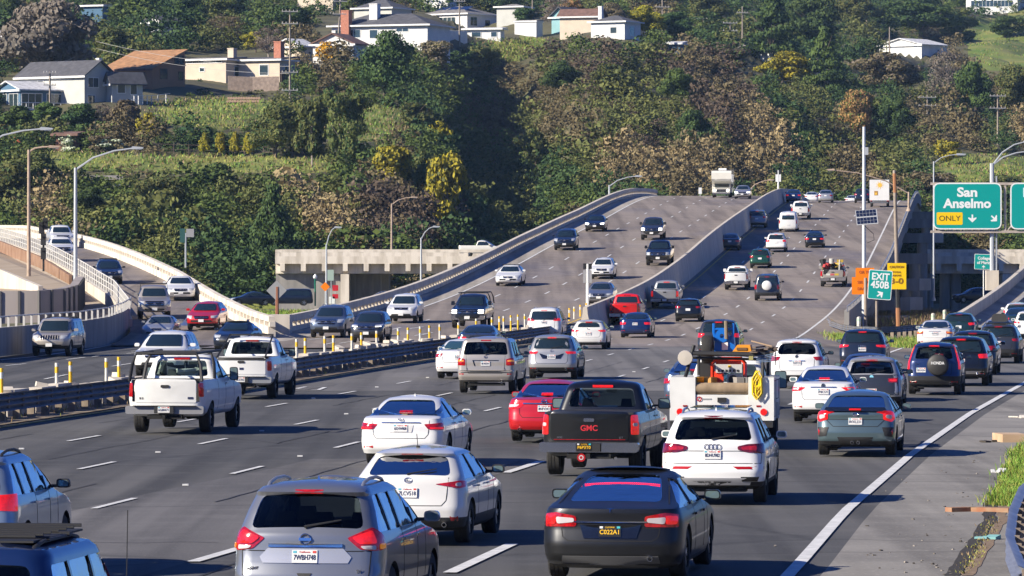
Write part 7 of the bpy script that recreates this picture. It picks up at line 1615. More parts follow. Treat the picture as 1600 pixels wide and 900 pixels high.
car('hatch', 1340, 713, 'E', P_TEAL, 'grey-teal sporty hatchback with a black rear spoiler and twin centre exhausts', 'car', det=2, yaw=.135, L=4.52, W=1.8, H=1.43, gl='tint', ptext='8VXL231', brake=True, wiper=False, third=False,
    k=[(.20, .35, .35, .84), (.27, .08, .12, .95), (.38, .01, .02, .985), (.55, 0, 0, 1), (.68, .04, .03, 1), (.76, .06, .10, 1), (.82, .07, .30, .995), (.88, .07, .60, .985), (.94, .06, .95, .97), (1.0, .07, 1.15, .95), (1.03, .18, 1.22, .93), (1.12, .50, 1.4, .88), (1.20, .72, 1.55, .83), (1.34, 1.15, 1.85, .74), (1.38, 1.3, 2.0, .70), (1.42, 1.6, 2.2, .60), (1.455, 2.0, 2.2, .36)],
    rw=(1.06, 1.35, .68, .56), tail=[(.46, 1.0), (.62, .98), (.62, .84), (.82, .78), (.98, .86), (1.0, .98), (.80, 1.03), (.60, 1.03)], lamp=LAMPON, tail2=[([(.68, .95), (.68, .88), (.82, .84), (.84, .94)], LAMPC)], plate=.80, exh=[-.07, .07], blk=.36, gate=[(-.66, .84), (-.50, .68), (.50, .68), (.66, .84)],
    extra=[([(.60, .66), (.66, .46), (.86, .44), (.90, .66)], BLK, 'vent2'), ([(.80, .64), (.82, .48), (.86, .48), (.88, .64)], LAMP, 'reflector2'), ([(-.40, .44), (-.34, .26), (.34, .26), (.40, .44)], BLK, 'diffuser')], refl=False, badge='oval', badgez=.94)
m = MB(); m.prism([(-.70, .0), (-.66, .045), (.66, .045), (.70, .0), (.6, -.03), (-.6, -.03)], 0, .16, TRIM, lambda u, v, w_: (u, -4.52 / 2 - .01 + w_ * 1.5 + .22 * abs(u) ** 2, 1.045 + v * 1.25)); sp = part(last(), 'spoiler', m)
m = MB(); m.box((0, -4.52 / 2 - .02, 1.055), (.26, .03, .035), LAMPON); part(sp, 'brake_light', m)
car('sedan', 1289, 660, 'E', P_WHITE, 'white compact sedan behind the grey-teal hatchback', 'car', det=2, yaw=.115, L=4.62, W=1.76, H=1.49, gl='clear', ptext='7FBC571', badge='disc', badgez=1.0, bar=(.925, .95, .36), tail=[(.50, .93), (.66, .84), (1.0, .82), (1.02, .94)], tail2=[([(.66, .91), (.72, .87), (.90, .86), (.90, .91)], LAMPC)], brake=True, blk=.34, exh=[])
car('suv', 1364, 643, 'E', P_SILVER, 'two-tone electric hatchback, silver sides and black tailgate, right of the white compact sedan', 'car', det=2, yaw=.125, L=4.0, W=1.775, H=1.58, gl='tint', name='hatchback', ptext='8AKE402', badge='disc', badgez=1.0, badgem=mk('badge_blue', (.25, .6, .75), .3), mirm=BLK, blk=.45, plate=.62, fin=1, finm=BLK,
    extra=[([(-.82, 1.13), (-.86, .50), (.86, .50), (.82, 1.13)], P_CHAR, 'rear_hatch')], tail=[(.50, 1.02), (.52, .90), (.80, .89), (.82, 1.04)], tail2=[([(.54, .99), (.56, .93), (.76, .92), (.78, 1.0)], LAMPON)], refl=False, exh=[])
car('suv', 1247, 607, 'E', P_WHITE, 'white crossover with rounded rear window, right of the utility truck', 'suv', det=1, yaw=.115, L=4.7, W=1.86, H=1.69, gl='dark', ptext='7SZP310', mast=1, badge='disc', mirm=BLK, tail=[(.56, 1.08), (.66, .96), (1.0, .94), (1.04, 1.09)], lamp=LAMP, bar=(.93, .96, .28), rwr=.16)
car('sedan', 1353, 627, 'E', P_CHAR, 'dark silver sedan, only its roof and rear glass showing behind the electric hatchback', 'car', det=1, yaw=.12, gl='tint', W=1.8)
car('suv', 1349, 580, 'E', P_NAVY, 'black-blue crossover with red brake lights in front of the gore guardrail', 'suv', det=1, yaw=.12, W=1.92, H=1.66, gl='dark', ptext='8LRD672', brake=True, tail=[(.52, 1.06), (.56, .98), (1.0, .94), (1.02, 1.06)], mirm=BLK, badge='rings', badgez=1.0)
# compact suv with the spare wheel
r, sh, g, d = car('suv', 1461, 617, 'E', P_BLUE, 'dark blue compact crossover with a covered spare wheel on its tailgate', 'suv', det=2, yaw=.135, L=4.5, W=1.79, H=1.70, gl='tint', brake=True, tail=[(.72, 1.62), (.80, 1.62), (1.02, 1.10), (1.02, .82), (.86, .82), (.86, 1.06)], tail2=[([(.76, 1.52), (.84, 1.50), (.90, 1.36), (.84, 1.34)], AMB)], plate=.80, platex=-.42, wiper=False, blk=.62, badge=None, rw=(1.16, 1.53, .66, .58), refl=True, ptext='5BXA294', rails=1, railm=BLK, words=[('CR-V', .06, -.55, 1.0, CHROME)])
m = MB(); m.lathe([(0, .24), (.30, .24), (.355, .19), (.36, .02), (.30, 0)], (.14, -4.5 / 2 + .04, .98), (0, -1, 0), mk('spare_cover', (.035, .034, .033), .55), 28); so = part(r, 'spare_wheel_cover', m, 50)
put_text('lettering', 'HONDA', .13, PLW, so, Matrix.Translation((.14, -4.5 / 2 - .205, 1.04)) @ Matrix.Rotation(math.pi / 2, 4, 'X'), .03, .44)
car('suv', 1503, 603, 'E', P_BLACK, 'black crossover with lit brake lights just behind the spare-wheel crossover', 'suv', det=1, yaw=.14, L=4.9, W=1.95, H=1.73, gl='dark', brake=True, ptext='7RBE118', tail=[(.58, 1.08), (.62, .94), (1.02, .94), (1.02, 1.10)], exh=[-.6, .6], extra=[([(-.8, .50), (-.8, .40), (.8, .40), (.8, .50)], CHROME, 'bumper_strip')])
car('suv', 1521, 586, 'E', P_NAVY, 'navy crossover mostly hidden beyond the black one, only its right flank showing', 'suv', det=0, yaw=.145, W=1.88, H=1.7, rails=1)
r, sh, g, d = car('suv', 1561, 568, 'E', P_CHAR, 'charcoal wagon crossover with a black roof box', 'suv', det=1, yaw=.15, L=4.8, W=1.84, H=1.68, gl='dark', ptext='8FKN507', tail=[(.60, 1.06), (.64, .96), (1.02, .93), (1.02, 1.08)], rails=1, xbars=1, blk=.62, bar=(.93, .96, .3))
m = MB(); m.prism(rpoly([(-.36, 0), (.36, 0), (.30, .36), (-.30, .36)], .12), -1.3, .7, mk('roof_box', (.05, .048, .045), .4), lambda u, v, w_: (u * (1 - .25 * max(0, w_) ** 2), w_, 1.78 + v * (1 - .5 * max(0, w_) ** 2)))
rb = part(None, 'roof_box', m, 45); rb.location = r.location; rb.rotation_euler = r.rotation_euler; tag(rb, 'black plastic roof box strapped on the charcoal wagon', 'roof box')
car('sedan', 1462, 547, 'E', P_PEARL, 'white sedan with dark rear glass beside the gore, its right turn light amber', 'car', det=1, yaw=.14, gl='dark', ptext='8GSH736', tail=[(.56, .92), (.60, .80), (1.0, .78), (1.02, .90)], tail2=[([(.60, .90), (.62, .84), (.96, .82), (.96, .88)], AMB)], lamp=LAMP, bar=(.92, .94, .3))
car('hatch', 1499, 536, 'E', P_DKGREEN, 'dark teal hatchback entering the exit ramp beyond the white sedan', 'car', det=1, yaw=.14, H=1.6, L=4.5, gl='tint', brake=True)
car('sedan', 1560, 545, 'E', P_SILVER, 'silver-grey car peeking out left of the wagon with the roof box', 'car', yaw=.14)
car('sedan', 1592, 521, 'E', P_DKGREEN, 'small dark blue-green car on the exit ramp near the right edge', 'car', yaw=.14, brake=True)
car('hatch', 1590, 511, 'E', P_WHITE, 'white hatchback farthest up the exit ramp', 'car', yaw=.14, brake=True)
car('suv', 1611, 535, 'E', P_WHITE, 'white crossover cut by the right picture edge', 'suv', det=1, yaw=.14, brake=True, tail=[(.60, 1.10), (.60, 1.02), (1.02, 1.02), (1.02, 1.12)])
# ---- mid distance, heading away
car('suv', 865, 593, '0', P_SILVER, 'silver luxury crossover with angular tail lights right of the gold-white off-roader', 'suv', det=1, yaw=.10, L=4.64, W=1.86, H=1.645, gl='tint', ptext='8CDM226', brake=False, lamp=LAMPON, tail=[(.50, 1.06), (.58, .96), (1.0, .97), (1.02, 1.05)], rr=.34, plate=.86, exh=[-.55, .55], extra=[([(-.46, .98), (-.34, .78), (.34, .78), (.46, .98), (.42, .98), (.30, .81), (-.30, .81), (-.42, .98)], TRIM, 'recess')])
car('suv', 763, 615, '0', P_BEIGE, 'boxy gold-white off-roader with orange-topped tail lamps, behind the red sedan', 'suv', det=2, yaw=.10, L=4.9, W=1.94, H=1.86, gl='dark', ptext='4KWE991', rr=.16, br=.05, tail=[(.66, 1.03), (.66, .84), (1.0, .84), (1.0, 1.06), (.80, 1.06)], tail2=[([(.70, 1.0), (.70, .95), (.98, .95), (.98, 1.01)], AMB)], plate=.90, rails=1, railm=BLK, blk=.30, refl=True, reflp=[(.70, .60), (.70, .56), (.84, .56), (.84, .60)],
    extra=[([(-.42, .99), (-.36, .82), (-.33, .82), (-.38, .99)], TRIM, 'recess'), ([(-.80, .68), (-.80, .62), (.80, .62), (.80, .68)], BLK, 'bumper_step'), ([(-.42, 1.0), (-.42, .98), (.42, .98), (.42, 1.0)], TRIM, 'trim_strip')], k=[(.34, .2, .35, .86), (.40, .05, .12, .96), (.50, .0, .02, .985), (.66, 0, 0, 1), (.70, .07, .02, 1), (.84, .08, .06, 1), (.92, .08, .22, .995), (.98, .085, .50, .99), (1.04, .09, .95, .975), (1.09, .10, 1.18, .96), (1.14, .12, 1.28, .95), (1.35, .17, 1.65, .89), (1.52, .22, 1.98, .84), (1.57, .23, 2.1, .81), (1.62, .30, 2.3, .76), (1.66, .6, 2.6, .62), (1.68, 1.2, 2.9, .40)], rw=(1.16, 1.54, .72, .64))
car('sedan', 721, 592, '0', P_WHITE, 'white sedan half hidden left of the gold-white off-roader', 'car', det=1, yaw=.10, gl='clear', ptext='7AJP460', tail=[(.62, .96), (.66, .84), (1.0, .78), (1.0, .90)])
car('sedan', 748, 558, '0', P_CHAR, 'dark grey sedan with lit brake lights close to the median posts', 'car', det=1, yaw=.095, gl='tint', brake=True, tail=[(.48, .92), (.5, .82), (.98, .80), (1.0, .92)])
car('van', 852, 531, 'R', P_WHITE, 'white minivan with bright brake lights beside the metal median rail', 'minivan', det=1, yaw=.095, L=5.1, W=1.98, gl='dark', brake=True, ptext='7DMB018', rails=1, tail=[(.50, 1.20), (.56, 1.06), (1.0, 1.06), (1.0, 1.22)], plate=.98)
car('hatch', 921, 546, 'R', P_PEARL, 'white hatchback with small oval rear window, right of the white minivan', 'car', det=1, yaw=.093, gl='dark', ptext='8BTW640', brake=True, tail=[(.46, .95), (.62, .87), (.98, .88), (1.0, .98)], rwr=.16, rw=(1.10, 1.32, .60, .46))
car('sedan', 994, 528, 'R', P_BLUE, 'deep blue sedan with lit tail lamps in front of the red pickup', 'car', det=1, yaw=.095, gl='dark', ptext='8ETY155', brake=True, L=4.65, W=1.81, H=1.43)
car('pickup', 978, 507, 'R', P_BRED, 'bright red pickup next to the concrete median barrier', 'pickup truck', det=1, yaw=.095, gl='dark', brake=False, mirm=BLK, badge=None, tail=[(.86, 1.22), (.86, .86), (1.04, .86), (1.04, 1.22)])
car('pickup', 1040, 482, 'R', P_SILVER, 'silver pickup with a dark open bed hugging the median barrier, beyond the red pickup', 'pickup truck', yaw=.095, brake=True)
car('hatch', 1076, 503, 'R', P_BLACK, 'black wedge-tailed hatchback right of the silver pickup', 'car', yaw=.095, L=4.5, W=1.75, H=1.49)
car('suv', 1124, 562, '0', P_CHAR, 'dark crossover beyond the utility truck with the blue machine in front of it', 'suv', det=1, yaw=.10, L=4.9, W=1.93, H=1.78, gl='dark', brake=True)
car('sedan', 1087, 640, '0', P_SBLUE, 'slate blue sedan half hidden left of the utility truck', 'car', det=1, yaw=.11, gl='dark', W=1.83)
# ---- far, heading up the viaduct
r, sh, g, d = car('cube', 1199, 470, 'R', P_CHAR, 'grey boxy off-roader with a pale round spare wheel cover', 'suv', W=1.9, L=4.4, H=1.88, rails=1)
m = MB(); m.lathe([(0, .2), (.30, .2), (.36, .15), (.36, 0)], (.0, -4.4 / 2 + .05, 1.12), (0, -1, 0), P_WHITE, 20); part(r, 'spare_wheel_cover', m, 50)
car('small_pickup', 1151, 453, 'R', P_WHITE, 'white mid-size pickup left of the boxy off-roader', 'pickup truck', W=1.85, cover=1)
r, sh, g, d = car('pickup', 1302, 448, 'R', P_BEIGE, 'silver-tan pickup piled high with gardening gear and covered in stickers', 'pickup truck')
RR = random.Random(11); m = MB()
for s_, c in ((-.35, (.55, .55, .5)), (.30, (.65, .45, .05)), (-.05, (.5, .1, .1))): patch(m, [(s_ - .16, .90), (s_ + .16, .90), (s_ + .16, 1.05), (s_ - .16, 1.05)], sh.rear(), mk('sticker_%d' % int(s_ * 100), c, .6), .022, .2, 1, 0)
part(r, 'sticker', m)
ld_ = MB(); cols = [(.02, .02, .02), (.03, .03, .03), (.35, .02, .02), (.45, .30, .03), (.5, .48, .42), (.05, .12, .05)]
for k in range(34):
    mt = mk('gear_%d' % (k % 6), cols[k % 6], .7); ld_.box((RR.uniform(-.75, .75), RR.uniform(-2.6, -1.1), 1.2 + RR.uniform(0, .55)), (RR.uniform(.1, .45), RR.uniform(.2, .7), RR.uniform(.1, .35)), mt, rz=RR.uniform(0, 3), rx=RR.uniform(-.5, .5))
ld_.tube([(-.7, -2.5, 1.3), (-.8, -2.3, 2.1)], [.06, .28], mk('gear_0', (.02, .02, .02), .7), 7); ld_.tube([(.5, -2.5, 1.3), (.52, -2.3, 2.1)], .06, mk('gear_4', (.5, .5, .5), .7), 7); ld_.box((.55, -2.2, 2.0), (.5, .3, .2), mk('gear_3', (.45, .3, .03), .7)); ld_.lathe([(0, -.2), (.2, -.2), (.2, .2), (0, .2)], (-.1, -2.3, 2.0), (0, 0, 1), mk('gear_4', (.5, .5, .5), .7), 10)
o_ = part(None, 'gear_pile', ld_); o_.location = r.location; o_.rotation_euler = r.rotation_euler; tag(o_, 'jumbled pile of gardening gear heaped in the bed of the stickered pickup', 'load')
car('suv', 1188, 419, 'R', P_GREEN, 'dark green wagon above the white mid-size pickup', 'car', W=1.75, H=1.58, L=4.6, name='wagon')
car('sedan', 1141, 391, 'R', P_NAVY, 'dark blue sedan close to the median barrier halfway up the viaduct', 'car', W=1.8)
car('suv', 1213, 394, 'R', P_WHITE, 'white crossover with red tail lamps halfway up the viaduct', 'suv', W=1.85, brake=True, rails=1)
car('sedan', 1273, 387, 'R', P_BLACK, 'black sedan right of the white crossover halfway up the viaduct', 'car', W=1.78, H=1.42, brake=True)
car('suv', 1183, 356, 'R', P_GREY, 'grey tall crossover nearest the median below the crest', 'suv', W=1.92, H=1.78)
car('box_van', 1232, 362, 'R', P_WHITE, 'white panel van with a small rear window below the crest', 'van', W=1.9, H=1.95)
car('pickup', 1251, 343, 'R', P_WHITE, 'white pickup just ahead of the white panel van below the crest', 'pickup truck', bump=CHROME)
car('sedan', 1240, 317, 'R', P_BLUE, 'deep blue car on the crest beside the median barrier', 'car', brake=True, H=1.55)
car('sedan', 1290, 317, 'R', P_SILVER, 'silver sedan in the middle of the crest', 'car', W=1.8, H=1.5)
car('suv', 1347, 317.5, 'R', P_NAVY, 'dark crossover on the crest left of the white box truck', 'suv')
car('sedan', 1268, 0, 'R', P_WHITE, 'white car roof showing just past the crest, left of the silver sedan', 'car', Y=668)
car('sedan', 1331, 0, 'R', P_WHITE, 'white car roof showing just past the crest, left of the dark crossover', 'car', Y=690)
# ---- oncoming
ON = dict(away=False)
car('sedan', 795, 447, 'L', P_WHITE, 'oncoming white electric sedan with a ski rack on its dark roof', 'car', **ON, W=1.9, L=4.9, H=1.44, grille=[(-.36, .72), (-.30, .60), (.30, .60), (.36, .72)], xbars=1, rails=1, railm=BLK)
r, sh, g, d = car('pickup', 733, 513, 'L', P_NAVY, 'oncoming dark blue pickup with a black ladder rack and headlights on', 'pickup truck', **ON, hlon=1, W=2.03, L=5.8, H=1.93, det=1)
pipe_rack(r, 5.8, 2.03, 2.1, 1.93, BLK, .04, .1)
car('suv', 629, 505, 'L', P_WHITE, 'oncoming white crossover left of the dark blue pickup', 'suv', **ON, det=1, W=1.85, L=4.75, H=1.70, head=[(.58, .90), (.60, .78), (.95, .80), (1.02, .96)], grille=[(-.46, .90), (-.36, .80), (.36, .80), (.46, .90)])
car('suv', 575, 536, 'L', P_CHAR, 'oncoming dark grey crossover with white daytime lights', 'suv', **ON, det=1, W=1.77, L=4.35, H=1.62, head=[(.48, .96), (.52, .88), (.95, .92), (1.0, 1.02)], hlon=0, extra=[([(.50, .90), (.52, .865), (.88, .885), (.88, .93)], HEADON, 'running_light2')])
car('suv', 513, 528, 'L', P_SBLUE, 'oncoming slate blue crossover left of the dark grey one', 'suv', **ON, det=1, W=1.93, L=4.9, H=1.73, rails=1)
car('hatch', 941, 436, 'L', P_WHITE, 'oncoming white wedge-shaped hatchback above the sign post', 'car', **ON, W=1.76, H=1.49)
car('sedan', 937, 477, 'L', P_GREY, 'oncoming dark grey sedan partly behind the small median sign', 'car', **ON, W=1.82)
car('suv', 883, 391, 'L', P_NAVY, 'oncoming navy crossover in the outer lane left of the dark pickup', 'suv', **ON)
car('sedan', 930, 362, 'L', P_BLACK, 'oncoming black sedan in the outer lane below the crest', 'car', **ON, hlon=1)
car('pickup', 1029, 415, 'L', P_BLACK, 'oncoming black pickup with a dark grille near the median barrier', 'pickup truck', **ON, bump=P_BLACK)
car('pickup', 1019, 375, 'L', P_CHAR, 'oncoming charcoal pickup with headlights on, above the black pickup', 'pickup truck', **ON, hlon=1)
car('sedan', 1160, 311, 'L', P_SILVER, 'oncoming silver sedan on the crest right of the motorhome', 'car', **ON, hlon=1, H=1.5)
car('box_van', 1197, 306, 'L', P_WHITE, 'oncoming white van on the crest beside the small white sign', 'van', **ON, W=2.0, H=2.1)
# left merge area
r, sh, g, d = car('cube', 82, 557, '0', P_BEIGE, 'silver-tan boxy off-roader with seven-slot grille in front of the blue-shaded wall', 'suv', **ON, det=1, yaw=.11, W=1.84, L=4.6, H=1.76, slots=1, bars=0, grille=[(-.44, .98), (-.44, .80), (.44, .80), (.44, .98)], head=[(.54, .99), (.54, .82), (.86, .82), (.90, .99)], rails=1, railm=BLK, xbars=1)
car('sedan', 247, 535, '0', P_SILVER, 'oncoming silver sedan at the foot of the on-ramp beside the matching grey one', 'car', **ON, det=1, yaw=.06, W=1.76, L=4.5, H=1.46, grille=[(-.30, .74), (-.26, .64), (.26, .64), (.30, .74)])
car('sedan', 304, 531, '0', P_GREY, 'oncoming pewter sedan with a split chrome grille at the foot of the on-ramp', 'car', **ON, det=1, yaw=.10, W=1.78, L=4.8, H=1.45)
car('hatch', 318, 516, 'A', P_RED, 'red car tucked behind the pewter sedan on the on-ramp', 'car', **ON, yaw=.10, H=1.5)
car('sedan', 282, 470, 'A', P_WHITE, 'white sedan coming down the on-ramp beside the parapet', 'car', **ON, det=1, yaw=-.08, W=1.85)
car('pickup', 241, 499, 'A', P_BEIGE, 'tan-silver pickup with a dark rack coming down the on-ramp', 'pickup truck', **ON, det=1, yaw=-.09, W=1.95, L=5.6, H=1.88)
m = MB(); m.tube([(-.8, .2, 1.35), (-.78, .2, 2.0), (.78, .2, 2.0), (.8, .2, 1.35)], .035, BLK, 5); part(last(), 'rack', m)
car('suv', 171, 444, 'A', P_NAVY, 'dark blue wagon with roof rails coming down the on-ramp', 'car', **ON, yaw=-.12, H=1.55, W=1.78, name='wagon', rails=1, railm=BLK, xbars=1)
car('small_pickup', 97, 409, 'A', P_WHITE, 'white pickup behind the lamp pole high on the on-ramp, lower of the two', 'pickup truck', **ON, yaw=-.18, W=1.9)
car('pickup', 97, 388, 'A', P_WHITE, 'white pickup highest on the on-ramp with a chrome grille', 'pickup truck', **ON, yaw=-.18, W=1.95, H=1.85)
car('fastback', 364, 549, '0', P_NAVY, 'oncoming black-blue sedan with smooth nose, above the white crew pickup', 'car', **ON, det=1, yaw=.12, W=1.85, L=4.7, H=1.44, grille=[(-.3, .50), (-.3, .46), (.3, .46), (.3, .50)], bars=0)
car('suv', 252, 590, '0', P_WHITE, 'oncoming white crossover behind the rack pickup, across the median', 'suv', **ON, det=1, yaw=.10, W=1.95, L=4.8, H=1.73, gl='clear')
# near left edge
car('suv', 0, 0, '0', P_LBLUE, 'ice blue crossover cut by the left picture edge', 'suv', det=2, yaw=.105, Y=69.5, x=-7.62, L=4.6, W=1.80, H=1.70, gl='tint', rails=1, railm=BLK, mirm=BLK, brake=True, ro=.95, tail=[(.62, 1.12), (.64, .92), (1.0, .90), (1.04, 1.14)])
car('cube', 0, 0, '0', P_BLUE, 'dark blue off-roader with a black roof rack in the bottom left corner', 'suv', det=2, yaw=.125, Y=47.0, x=-5.0, L=4.4, W=1.86, H=1.69, gl='tint', rails=1, railm=BLK, xbars=1, brake=True)
m = MB(); m.bbox(-.55, .55, -1.6, .6, 1.71, 1.73, BLK)
for k in range(7): m.tube([(-.56, -1.55 + .34 * k, 1.77), (.56, -1.55 + .34 * k, 1.77)], .018, BLK, 5)
part(last(), 'roof_basket', m)
m = MB(); m.tube([(.84, 1.3, .95), (.86, 1.28, 1.88)], .006, BLK, 4); part(last(), 'antenna', m)
# side roads
SIDE = 'vehicles on the side road beyond the on-ramp'
def sidecar(kind, px, py, Y, pnt, label, cat, yaw, z=None, **k):
    r, *_ = car(kind, px, py, 'G', pnt, label, cat, away=False, yaw=yaw, Y=Y, group=SIDE, **k); r.location.z = (EYE - (py - HZ) * Y / F) + .03; r.location.x = xw(px, Y); r.location.y = Y; r.rotation_euler = (0, 0, math.pi - yaw); return r
sidecar('sedan', 392, 478, 520, P_NAVY, 'dark blue car on the side road left of the diamond sign, beyond the parapet', 'car', 1.3)
sidecar('van', 452, 478, 530, P_NAVY, 'dark blue van side-on, right of the wooden sign post', 'van', 1.45)
sidecar('sedan', 598, 476, 545, P_CHAR, 'dark sedan coming out from under the low overpass', 'car', 1.2)
sidecar('suv', 1520, 474, 540, P_NAVY, 'dark crossover in shade under the right-hand bridge', 'suv', 1.3)
r = sidecar('pickup', 755, 402, 566, P_IVORY, 'ivory pickup driving across the low overpass', 'pickup truck', -1.5)
# ---------------------------------------------------------------- utility truck, motorhome, box truck
r, sh, g, d = car('pickup', 1134, 700, '0', P_DWHITE, 'white utility truck with a service body and loaded rack', 'truck', det=2, yaw=.11, L=6.3, W=2.05, H=2.08, gl='clear', mirm=BLK, mir=(.30, .42), badge=None, bump=BLK, name='utility_truck', tw=.34, wr=.41)
L_ = 6.3; yb = -L_ / 2 - .06; DW = P_DWHITE
for sg in (-1, 1):
    m = MB(); x0, x1 = (.62, 1.22) if sg > 0 else (-1.22, -.62); ya, yw, yw2, ye = yb, yb + .75, yb + 1.85, yb + 2.35
    m.bbox(x0, x1, ya, yw, .66, 1.67, DW); m.bbox(x0, x1, yw, yw2, 1.06, 1.67, DW); m.bbox(x0, x1, yw2, ye, .66, 1.67, DW)
    xs_ = x1 if sg > 0 else x0
    for a, b, c, e in ((ya + .1, yw - .06, .74, 1.58), (yw + .04, yw2 - .04, 1.14, 1.58), (yw2 + .06, ye - .06, .74, 1.58)):
        for y0_, y1_, z0_, z1_ in ((a, b, c, c + .015), (a, b, e, e + .015), (a, a + .015, c, e), (b, b + .015, c, e)): m.bbox(xs_ - .004, xs_ + .004, y0_, y1_, z0_, z1_, SEAM)
    m.build('tool_cabinet', r)
    m = MB(); m.lathe([(0, .03), (.075, .03), (.085, 0)], (sg * .98, yb, .86), (0, -1, 0), LAMPON, 16); m.build('tail_light', r, smooth=40)
    m = MB(); m.box((sg * .86, yb - .01, 1.0), (.10, .015, .035), LAMP); m.build('marker_light', r)
m = MB(); m.bbox(-.615, .615, yb + .03, yb + .10, .66, 1.26, DW); m.bbox(-.615, .615, yb + .1, yb + 2.3, .66, .80, DW); m.build('tailgate', r)
m = MB(); m.box((.0, yb - .0, 1.14), (.20, .04, .11), BLK); m.lathe([(.035, .01), (.06, .01)], (-.53, yb + .02, 1.16), (0, -1, 0), REFL, 12); m.box((-.35, yb + .024, 1.16), (.2, .01, .03), SBK); m.build('latch', r)
m = MB(); m.bbox(-1.2, 1.2, yb - .1, yb + .04, .50, .64, BLK); m.build('rear_bumper', r)
m = MB(); m.tube([(-.86, yb + .1, 1.67), (-.80, yb + .12, 1.9), (-.66, yb + .15, 2.42)], .045, BLK, 6); m.tube([(.95, yb + .1, 1.67), (.95, yb + .15, 2.22)], .04, BLK, 6); m.tube([(-.70, yb + .15, 2.23), (1.0, yb + .15, 2.20)], .055, BLK, 6); m.tube([(-.70, yb + .3, 2.12), (.95, yb + .3, 2.08)], .03, BLK, 6)
for sx in (-.7, .95): m.tube([(sx, yb + .15, 2.21), (sx, yb + 4.4, 2.22)], .04, BLK, 6); m.tube([(sx, yb + 2.2, 1.6), (sx, yb + 2.2, 2.22)], .04, BLK, 6)
m.tube([(-.7, yb + 2.2, 2.22), (.95, yb + 2.2, 2.22)], .04, BLK, 6); m.tube([(-.66, yb + 4.3, 2.22), (.92, yb + 4.3, 2.22)], .04, BLK, 6); m.build('ladder_rack', r, smooth=60)
m = MB(); m.lathe([(0, .03), (.17, .02), (.18, -.04), (.1, -.10), (0, -.1)], (-.86, yb + .05, 2.12), (0, -1, 0), mk('flood_lamp', (.55, .50, .42), .3), 18); m.box((-.9, yb + .05, 1.56), (.14, .06, .14), SW); m.build('work_lamp', r, smooth=40)
def at_truck(name, mb, label, cat, smooth=45):
    o = part(None, name, mb, smooth); o.location = r.location; o.rotation_euler = r.rotation_euler; return tag(o, label, cat)
CARP = mk('carpet_roll', (.34, .25, .16), .95, scale=6, col2=(.22, .16, .10), sz=.2, bump=.4)
m = MB(); m.tube([(-.61, yb + .14, 1.40), (.61, yb + .14, 1.40)], .14, CARP, 14); at_truck('plywood_roll', m, 'brown weathered board or roll lying across the tailgate of the utility truck', 'roll')
GR_ = mk('generator_red', (.70, .045, .01), .35, coat=.5); m = MB(); gx, gy = .10, yb + .75
for yy in (0, .5):
    m.tube([(gx - .38, gy + yy, 1.45), (gx - .38, gy + yy, 1.98), (gx - .28, gy + yy, 2.10), (gx + .28, gy + yy, 2.10), (gx + .38, gy + yy, 1.98), (gx + .38, gy + yy, 1.45)], .03, GR_, 6)
for sx in (-.38, .38):
    for zz in (1.47, 1.95): m.tube([(gx + sx, gy, zz), (gx + sx, gy + .5, zz)], .025, GR_, 5)
m.box((gx - .22, gy + .08, 1.62), (.22, .18, .34), GR_); m.box((gx, gy + .3, 2.0), (.6, .4, .14), GR_); g1 = at_truck('generator', m, 'red portable generator with a grey control panel in the utility truck bed', 'generator')
m = MB(); m.box((gx + .02, gy - .02, 1.86), (.62, .05, .20), mk('panel_grey', (.50, .50, .48), .5))
for k in range(6): m.box((gx - .22 + k * .09, gy - .05, 1.81), (.045, .02, .05), BLK)
m.box((gx + .03, gy - .05, 1.91), (.06, .02, .05), SY); m.build('control_panel', g1)
m = MB(); m.box((gx + .15, gy + .1, 1.60), (.34, .3, .26), mk('engine_alloy', (.40, .39, .36), .5, metal=.4)); m.lathe([(0, .02), (.10, .02), (.11, 0)], (gx + .12, gy - .06, 1.60), (0, -1, 0), BLK, 12); m.build('engine', g1)
m = MB(); m.lathe([(.18, -.13), (.33, -.13), (.36, -.09), (.36, .09), (.33, .13), (.18, .13), (.18, -.13)], (-.40, yb + .95, 2.28), (1, 0, 0), TYRE, 24); at_truck('spare_tyre', m, 'black tyre standing upright on the left of the utility truck rack', 'tyre')
BM = mk('machine_blue', (.005, .14, .55), .35, coat=.4); m = MB(); bx0 = -.02; by = yb + 1.1
m.prism(rpoly([(-.24, 2.24), (.27, 2.24), (.22, 2.62), (-.20, 2.62)], .05), by, by + .4, BM, lambda u, v, w_: (bx0 + u, w_, v))
for sx in (-.24, .22): m.tube([(bx0 + sx * .8, by, 2.5), (bx0 + sx, by - .02, 2.7), (bx0 + sx, by - .02, 2.92)], .035, BM, 6)
m.tube([(bx0 - .24, by - .02, 2.78), (bx0 + .22, by - .02, 2.78)], .03, BM, 6); m.lathe([(.05, 0), (.16, 0), (.16, .06), (.05, .06)], (bx0 - .05, by - .05, 2.62), (0, 1, 0), BM, 16); bmch = at_truck('tile_saw', m, 'bright blue machine with upright handles on top of the utility truck rack', 'machine')
m = MB(); m.box((bx0 + .02, by - .02, 2.38), (.14, .03, .18), SW); m.tube([(bx0 + .06, by - .1, 2.55), (bx0 + .05, by - .1, 2.98)], .045, mk('wheel_brown', (.22, .18, .12), .8), 8); m.build('label_plate', bmch)
OR_ = mk('orange_box', (.75, .30, .02), .5); m = MB(); m.prism([(.22, 2.25), (.68, 2.25), (.64, 2.42), (.34, 2.42)], yb + .3, yb + 1.0, OR_, lambda u, v, w_: (u, w_, v)); m.box((.45, yb + .29, 2.33), (.24, .02, .06), mk('wood_dark2', (.16, .08, .03), .8)); at_truck('orange_case', m, 'orange case strapped on the utility truck rack', 'case')
m = MB(); TD = mk('old_timber', (.16, .12, .09), .9, var=.4, scale=5); RR = random.Random(4)
